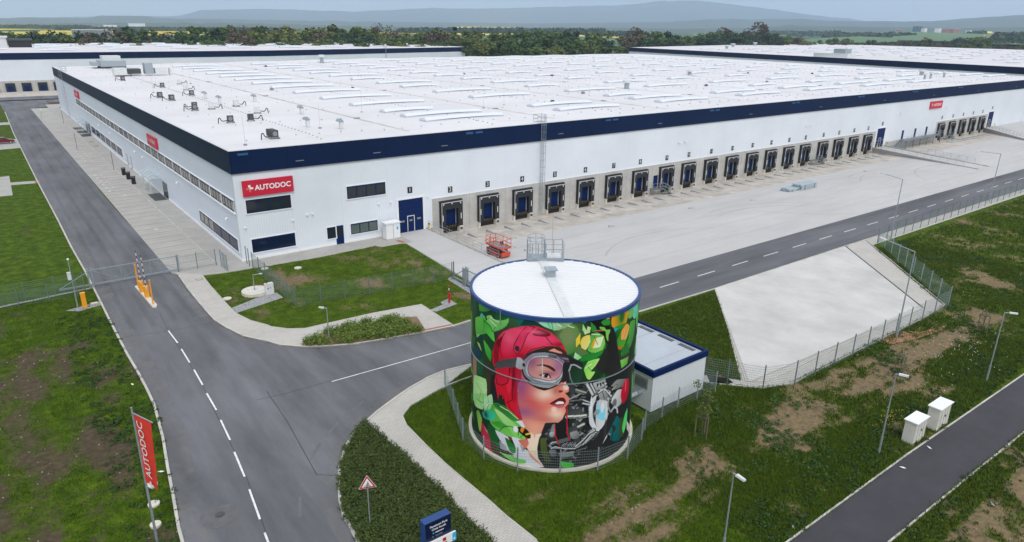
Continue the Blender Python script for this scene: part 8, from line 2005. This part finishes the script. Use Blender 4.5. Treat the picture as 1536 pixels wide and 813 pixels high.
# bushy understorey at the edge of the belt
mb = MB(); rs = random.Random(3)
for px in range(640, 960, 3):
    q = far(px, 78, 430+rs.uniform(-12, 25)); crown(mb, (q[0], q[1], 2.2), 4.5, 2.4, 70, .5, rs, 5)
for px in range(-40, 1600, 6):
    q = far(px, 70, (445 if px < 915 else 565+(px-915)*.5)+rs.uniform(-5, 35)); crown(mb, (q[0], q[1], 5 if px < 640 else 3.5), 7, 5.5 if px < 640 else 4, 80, .6, rs, 6)
tag(mb.build('undergrowth', LM['green']), 'dense undergrowth at the foot of the woodland belt', 'undergrowth', kind='stuff')
# red earth heaps at the far roof edge
for i, (a, b_) in enumerate([((735, 83), (790, 82)), ((795, 82), (935, 79.5))]):
    A = far(*a, 395); B = far(*b_, 395); mb = MB(); n = 24; vs = []
    for k in range(n+1):
        t = k/n; x = A[0]+(B[0]-A[0])*t; y = A[1]+(B[1]-A[1])*t; h = (13.5+1.2*noise.noise(Vector((k*.6, i, 0))))*0+ (5.5+2*noise.noise(Vector((k*.5, i*3, 0))))
        vs += [(x-4, y-5, -.1), (x, y, h), (x+5, y+8, h*.8), (x+10, y+14, -.1)]
    mb.add(vs, [(4*k+j, 4*k+4+j, 4*k+5+j, 4*k+1+j) for k in range(n) for j in range(3)])
    tag(mb.build('earth_bank', mat('reddish earth', (.22, .10, .06), .95, var=.3, scale=.3), smooth=True), kind='structure')
for i, px in enumerate((823, 846, 866, 893, 920)):
    q = far(px, 66, 430); t = tag(MB().cyl(0, 0, 0, 9.5, .12, 6).box(-.1, 1.2, -.15, .15, 9.4, 9.6).build('distant_lamp', 'grey'), 'thin distant lamp mast before the trees, number %d from the left of five' % (i+1), 'street lamp', 'distant lamp masts beyond the roof'); turn(t, (q[0], q[1], 4.5))
q = far(853, 76, 425); t = tag(MB().box(-4.5, 4.5, -2, 2, 0, 3.0).prism([(-5, -2.2), (5, -2.2), (5, 2.2), (-5, 2.2)], 3.0, 3.3).build('site_cabin', 'cabinet'), 'small white cabin beyond the far roof edge', 'cabin'); turn(t, (q[0], q[1], 8))
MB_ = None
# far woods between the fields
def wood_strip(label, x0, x1, yb, yt, dist, col, depth=60):
    mb = MB(); rs = random.Random(int(x0)+7); px = x0
    while px < x1:
        y = yt+rs.uniform(-.5, 1.2); q = far(px, y, dist+rs.uniform(-depth, depth)); h = max(6, q[2]); w_ = dist*.0035
        for k in range(14):
            d = Vector((rs.gauss(0, 1), rs.gauss(0, 1), abs(rs.gauss(0, .8)))).normalized(); p = Vector((q[0], q[1], h*.45))+Vector((d.x*w_*1.4, d.y*w_*1.4, d.z*h*.5)); a = Vector((rs.gauss(0,1),rs.gauss(0,1),rs.gauss(0,1))).normalized(); b_ = a.cross(d).normalized(); s_ = w_*.75
            mb.add([p+a*s_, p+b_*s_, p-a*s_, p-b_*s_], [(0,1,2,3)])
        px += (x1-x0)/max(8, (x1-x0)/1.6)
    tag(mb.build('distant_wood', LM[col]), label, 'wood', kind='stuff')
wood_strip('hazy distant wood left above the yellow field', 0, 130, 45, 39, 3000, 'dark'); wood_strip('hazy distant wood beyond the yellow field, left of centre', 90, 420, 45, 42, 2700, 'dark', 200)
wood_strip('distant wood line behind the middle yellow field', 600, 790, 48, 41.5, 2300, 'dark'); wood_strip('distant wood line right of centre', 775, 905, 51, 42.5, 2000, 'dark'); wood_strip('distant low wood right of centre, farther', 900, 960, 51, 47, 2100, 'dark')
wood_strip('distant dark wood band in the right valley', 1240, 1370, 58, 49, 2300, 'dark', 150); wood_strip('dark wood at the right edge of the valley', 1496, 1600, 60, 47.5, 1900, 'dark', 200); wood_strip('dark slope wood below the farm', 1440, 1600, 66, 57, 1500, 'dark', 150)
wood_strip('distant low trees in the yellow field, left', 176, 206, 50, 45.5, 1500, 'dark'); wood_strip('low hedge far right in the valley', 1150, 1260, 55, 47, 3300, 'dark', 200); wood_strip('hedge by the farm buildings', 1455, 1476, 50, 46, 2900, 'dark')
# distant buildings
def dist_b(label, px, py, dist, w_, h, d_, m, name='distant_building', roofm='grey'):
    q = far(px, py, dist); t = thing(name, label, 'building', (q[0], q[1], q[2] if q[2] > 0 else 0)); z0 = q[2]-h*.4
    MB().box(q[0]-w_/2, q[0]+w_/2, q[1]-d_/2, q[1]+d_/2, -2, z0+h).build('wall', m, t); MB().prism([(q[0]-w_/2-.5, q[1]-d_/2-.5), (q[0]+w_/2+.5, q[1]-d_/2-.5), (q[0]+w_/2+.5, q[1]+d_/2+.5), (q[0]-w_/2-.5, q[1]+d_/2+.5)], z0+h, z0+h+.8).build('roof', roofm, t)
dist_b('tall blue grey farm silo building in the right valley', 1376, 44.5, 3000, 30, 18, 20, mat('blue grey hall', (.06,.12,.18), .6)); dist_b('small white hall right of the blue farm building', 1386, 45.5, 3000, 16, 12, 14, 'white'); dist_b('white hall in the middle of the farm village', 1407, 45, 3000, 20, 8, 14, 'white', roofm='white')
dist_b('red roofed house in the farm village, left', 1418, 47, 2950, 18, 9, 12, 'redpaint', roofm='redpaint'); dist_b('long white barn with red wall in the farm village', 1431, 45.5, 3000, 48, 8, 16, 'redpaint', roofm='white'); dist_b('small white house at the village right end', 1453, 47.4, 2900, 20, 7, 12, 'white', roofm='redpaint')
dist_b('small pink house at the village left end', 1348, 46.5, 3100, 18, 7, 12, 'redpaint', roofm='white'); dist_b('long pale hall behind the trees on the left', 138, 47.7, 1500, 60, 5, 20, 'grey', roofm='white')
dist_b('white far hall above the left trees', 165, 39.8, 4300, 60, 12, 24, 'white', roofm='white'); dist_b('white far hall right of the other far hall', 205, 37, 5000, 90, 12, 24, 'white', roofm='white'); dist_b('dark truck like block on the left rear roof edge', 30, 67, 415, 9, 3.2, 4, 'black', roofm='greyd'); dist_b('white silo like block left of the dark block', 5, 66.5, 415, 3, 5, 3, 'cabinet', roofm='cabinet')
# ---------------- saplings with stakes
def sapling(loc, label, h, rs, full=True, stakes=True, s=1.0):
    t = thing('young_tree', label, 'young tree', (0, 0, 0), 'staked young trees on the slope')
    tr = MB().path([(0,0,0),(.03,.02,h*.35),(-.02,0,h*.6)], .035, 6)
    for k in range(9): a = rs.uniform(0,6.28); z = h*rs.uniform(.4,.65); tr.bar((0,0,z),(cos(a)*.5,sin(a)*.5,z+h*.25),.018,4,.008)
    tr.build('trunk','bark',t)
    if full: mb = MB(); crown(mb,(0,0,h*.66),.9,h*.27,520,.075,rs,10); mb.build('crown',LM['olive'],t)
    if stakes:
        P = [(-.45,-.2),(.45,-.2),(0,.45)]
        for (x,y) in P: MB().cyl(x,y,-.1,1.75,.045,6).build('stake','stake',t)
        mb = MB(); 
        for i in range(3): a,b_ = P[i],P[(i+1)%3]; mb.bar((a[0],a[1],1.62),(b_[0],b_[1],1.62),.04,4)
        mb.build('stake_frame','stake',t)
    t.scale=(s,)*3; return turn(t, loc, rs.uniform(0,3))
rs = random.Random(12)
sapling((13.95,-55.9,0),'leafy young tree in a three stake frame beside the pump house',4.0,rs)
sapling((50.0,-60.1,0),'bare staked sapling on the slope left of the right lamp',2.2,rs,False); sapling((34.8,-59.6,0),'bare staked sapling behind the lamp near the cabinets',2.2,rs,False)
sapling((21.6,-50.3,0),'sparse sapling with few leaves at the pump house corner',2.6,rs,True,False,.75)
# ---------------- shrub beds and ground plants
def clump(mb, x, y, z, r, n, leaf, rs, flat=.8):
    for i in range(n):
        d = Vector((rs.gauss(0,1),rs.gauss(0,1),abs(rs.gauss(0,1)))).normalized(); p = Vector((x,y,z))+Vector((d.x*r,d.y*r,d.z*r*flat))*rs.uniform(.5,1.05)
        a = Vector((rs.gauss(0,1),rs.gauss(0,1),rs.gauss(0,.6))).normalized(); b_ = a.cross(d)
        if b_.length < .05: continue
        b_.normalize(); s_ = leaf*rs.uniform(.6,1.4); mb.add([p+a*s_*1.3,p+b_*s_*.6,p-a*s_*1.3,p-b_*s_*.6],[(0,1,2,3)])
rs = random.Random(21); mb = MB()
xs0,xs1 = min(p[0] for p in bed_shrub),max(p[0] for p in bed_shrub); ys0,ys1 = min(p[1] for p in bed_shrub),max(p[1] for p in bed_shrub); n=0
while n < 2600:
    x,y = rs.uniform(xs0,xs1),rs.uniform(max(ys0,-62),ys1)
    if inpoly(x,y,bed_shrub): clump(mb,x,y,.12,rs.uniform(.2,.36),26,.05,rs,1.5); n+=1
tag(mb.build('ground_cover_shrubs',leaf_mat('low shrub foliage',(.028,.046,.010),(.062,.092,.020),(.120,.155,.042))),'dense dark green ground cover shrubs between the road and the footpath','ground cover',kind='stuff')
mb = MB(); n=0; hx=[p[0] for p in hedge_bed]; hy_=[p[1] for p in hedge_bed]
while n < 420:
    x,y = rs.uniform(min(hx),max(hx)),rs.uniform(min(hy_),max(hy_))
    if inpoly(x,y,hedge_bed) and x < 7.0+.0*y and not (-.95 < x < -.3): clump(mb,x,y,.15,rs.uniform(.28,.45),46,.06,rs,1.9); n+=1
tag(mb.build('variegated_shrubs',leaf_mat('yellow green shrub foliage',(.035,.075,.014),(.13,.19,.03),(.55,.55,.13))),'yellow green variegated shrub bed along the kerb at the road bend','shrubs',kind='stuff')
# ---------------- grass tufts and weeds
HARD = [main_road, north_path, east_path, bed_shrub, cycle, basin, basin_walk, fore, hedge_bed]
def blocked(x, y):
    if (x-TX)**2+(y-TY)**2 < 6.0**2: return True
    if x0b <= x <= x1b and y0b <= y <= y1b: return True
    if y > 0 and x > 0: return True
    if -31.2 < y < 0 and x > 18: return True
    if -38.7-.008*max(0, x-60) < y < -31 and x > 12: return True
    if -41.3 < y < -38 and x > 66: return True
    if -7.8 < x < 0 and y > 0: return True
    return any(inpoly(x, y, P) for P in HARD)
x0b,x1b,y0b,y1b = 12.2,19.4,-52,-44.4
def tufts(name, label, region, N, blade, hgt, m, rs, dens=lambda x,y: 1, nb=4):
    mb = MB(); V = []; Fc = []; k = 0; n = 0; tries = 0
    while n < N and tries < N*12:
        tries += 1; x, y = rs.uniform(region[0],region[1]), rs.uniform(region[2],region[3])
        if rs.random() > dens(x,y) or blocked(x,y): continue
        n += 1; z0 = -.06
        for q in range(nb):
            a = rs.uniform(0,6.28); ln = rs.uniform(.1,.6)*hgt; px_,py_ = x+rs.gauss(0,.09),y+rs.gauss(0,.09); h = hgt*rs.uniform(.5,1.3); w_ = blade*rs.uniform(.6,1.4); ca,sa = cos(a),sin(a)
            V += [(px_-sa*w_,py_+ca*w_,z0),(px_+sa*w_,py_-ca*w_,z0),(px_+ca*ln*.5+sa*w_*.7,py_+sa*ln*.5-ca*w_*.7,z0+h*.7),(px_+ca*ln,py_+sa*ln,z0+h)]; Fc += [(k,k+1,k+2,k+3)]; k += 4
    me = bpy.data.meshes.new(name); me.from_pydata(V,[],Fc); me.materials.append(m); o = bpy.data.objects.new(name,me); COL.objects.link(o); return tag(o,label,'grass',kind='stuff')
gm = leaf_mat('grass blades',(.034,.070,.003),(.068,.126,.005),(.125,.195,.010)); gm2 = leaf_mat('rough grass blades',(.028,.054,.005),(.060,.098,.008),(.13,.165,.022)); wm = leaf_mat('weed leaves',(.018,.042,.008),(.036,.078,.014),(.075,.13,.028))
rs = random.Random(31); gd = lambda x,y: max(0,1-soil_at(x,y)*1.15)
tufts('meadow_grass','short patchy grass on the field left of the road',(-48,-15.2,-60,0),26000,.022,.13,gm,rs,lambda x,y: gd(x,y)*(1 if x>-36 or y>-20 else .4))
tufts('lawn_grass','dark dense lawn around the painted tank',(-8,24,-66,-38.5),36000,.020,.17,gm,rs,gd)
tufts('slope_grass','rough grass on the worn slope right of the tank',(8,75,-65.3,-38.6),44000,.026,.20,gm2,rs,lambda x,y: gd(x,y)*(1 if x<50 else .6))
tufts('verge_grass','rough grass below the cycle path',(8,60,-80,-68.8),9000,.026,.22,gm2,rs,lambda x,y: gd(x,y))
tufts('lawn_grass','grass in the fenced lawn by the warehouse corner',(-6,20,-30,-3),11000,.022,.10,gm,rs,gd)
tufts('bank_grass','grass beside the service road at the right edge',(66,130,-62,-41.5),12000,.035,.28,gm2,rs,gd)
def weeds(label, region, N, rs, dens, r=(.12,.4)):
    mb = MB(); n = 0; t_ = 0
    while n < N and t_ < N*20:
        t_ += 1; x,y = rs.uniform(region[0],region[1]),rs.uniform(region[2],region[3])
        if rs.random() > dens(x,y) or blocked(x,y): continue
        R_ = rs.uniform(*r)*rs.uniform(.5,1.2); clump(mb,x,y,0,R_,14+int(R_*40),.05+.05*R_,rs,.7); n += 1
    return tag(mb.build('weeds',wm),label,'weeds',kind='stuff')
def nclump(x,y,s=.25): return max(0,noise.noise(Vector((x*s,y*s,17)))*2.2)
weeds('leafy weeds along the left road verge',(-19.5,-15.4,-52,-7),420,rs,lambda x,y: .25+nclump(x,y))
weeds('leafy weeds scattered on the slope',(16,75,-65.3,-42),1100,rs,lambda x,y: nclump(x,y)*.9)
weeds('leafy weeds along the upper edge of the cycle path',(8,46,-65.3,-62.3),330,rs,lambda x,y: .3+nclump(x,y),(.15,.5))
weeds('leafy weeds along the lower edge of the cycle path',(10,50,-71.2,-68.8),220,rs,lambda x,y: .3+nclump(x,y),(.12,.35))
weeds('scattered weeds in the lawn right of the tank',(8,24,-62,-53),160,rs,lambda x,y: nclump(x,y,.4),(.1,.3))
weeds('leafy weeds beside the service road bank',(66,120,-60,-41.5),350,rs,lambda x,y: nclump(x,y),(.2,.6))
mb = MB()
for i in range(150):
    x,y = rs.choice([(rs.uniform(30,75),rs.uniform(-64,-44)),(rs.gauss(58,8),rs.gauss(-48,3)),(rs.gauss(44,3),rs.gauss(-61,1.5))])
    if not blocked(x,y): mb.add([(x-.04,y,.2),(x,y-.04,.22),(x+.04,y,.2),(x,y+.04,.24)],[(0,1,2,3)])
tag(mb.build('white_blossoms','white'),'tiny white blossoms scattered over the slope weeds','flowers',kind='stuff')
mb = MB()
for i in range(40): x,y = rs.gauss(26.8,.8),rs.gauss(-62.6,.4); mb.add([(x-.035,y,.3),(x,y-.035,.32),(x+.035,y,.3),(x,y+.035,.34)],[(0,1,2,3)])
tag(mb.build('yellow_blossoms','yellow'),'yellow blossoms in the weeds behind the pale cabinets','flowers',kind='stuff')
mb = MB(); k_ = 0
while k_ < 1500:
    x, y = rs.choice([(rs.uniform(-2, 60), rs.gauss(-58.6, 1.6)), (rs.uniform(-45, -15.5), rs.uniform(-55, -12)), (rs.uniform(12, 60), rs.uniform(-78, -70))])
    if soil_at(x, y) > .35 and not blocked(x, y):
        s_ = rs.uniform(.02, .06); mb.add([(x-s_, y-s_*.6, -.05), (x+s_, y-s_, -.05), (x+s_*.7, y+s_, -.05), (x-s_, y+s_*.8, -.05), (x, y, s_*.8)], [(0,1,4),(1,2,4),(2,3,4),(3,0,4)]); k_ += 1
tag(mb.build('stones', mat('pale field stones', (.30, .27, .22), .9, var=.3, scale=8)), 'small pale stones strewn over the bare soil', 'stones', kind='stuff')
# ================================================================== HAZE
HZ = MB().box(-26000, 26000, -1200, 26000, -6, 1150); hm = bpy.data.materials.new('pale air'); hm.use_nodes = True; t = hm.node_tree; t.nodes.clear()
o_ = t.nodes.new('ShaderNodeOutputMaterial'); pv = t.nodes.new('ShaderNodeVolumePrincipled'); pv.inputs['Color'].default_value = (.62, .77, 1.0, 1); pv.inputs['Density'].default_value = HAZE; pv.inputs['Anisotropy'].default_value = .1
t.links.new(pv.outputs[0], o_.inputs['Volume']); hz = HZ.build('haze', hm); tag(hz, kind='stuff')
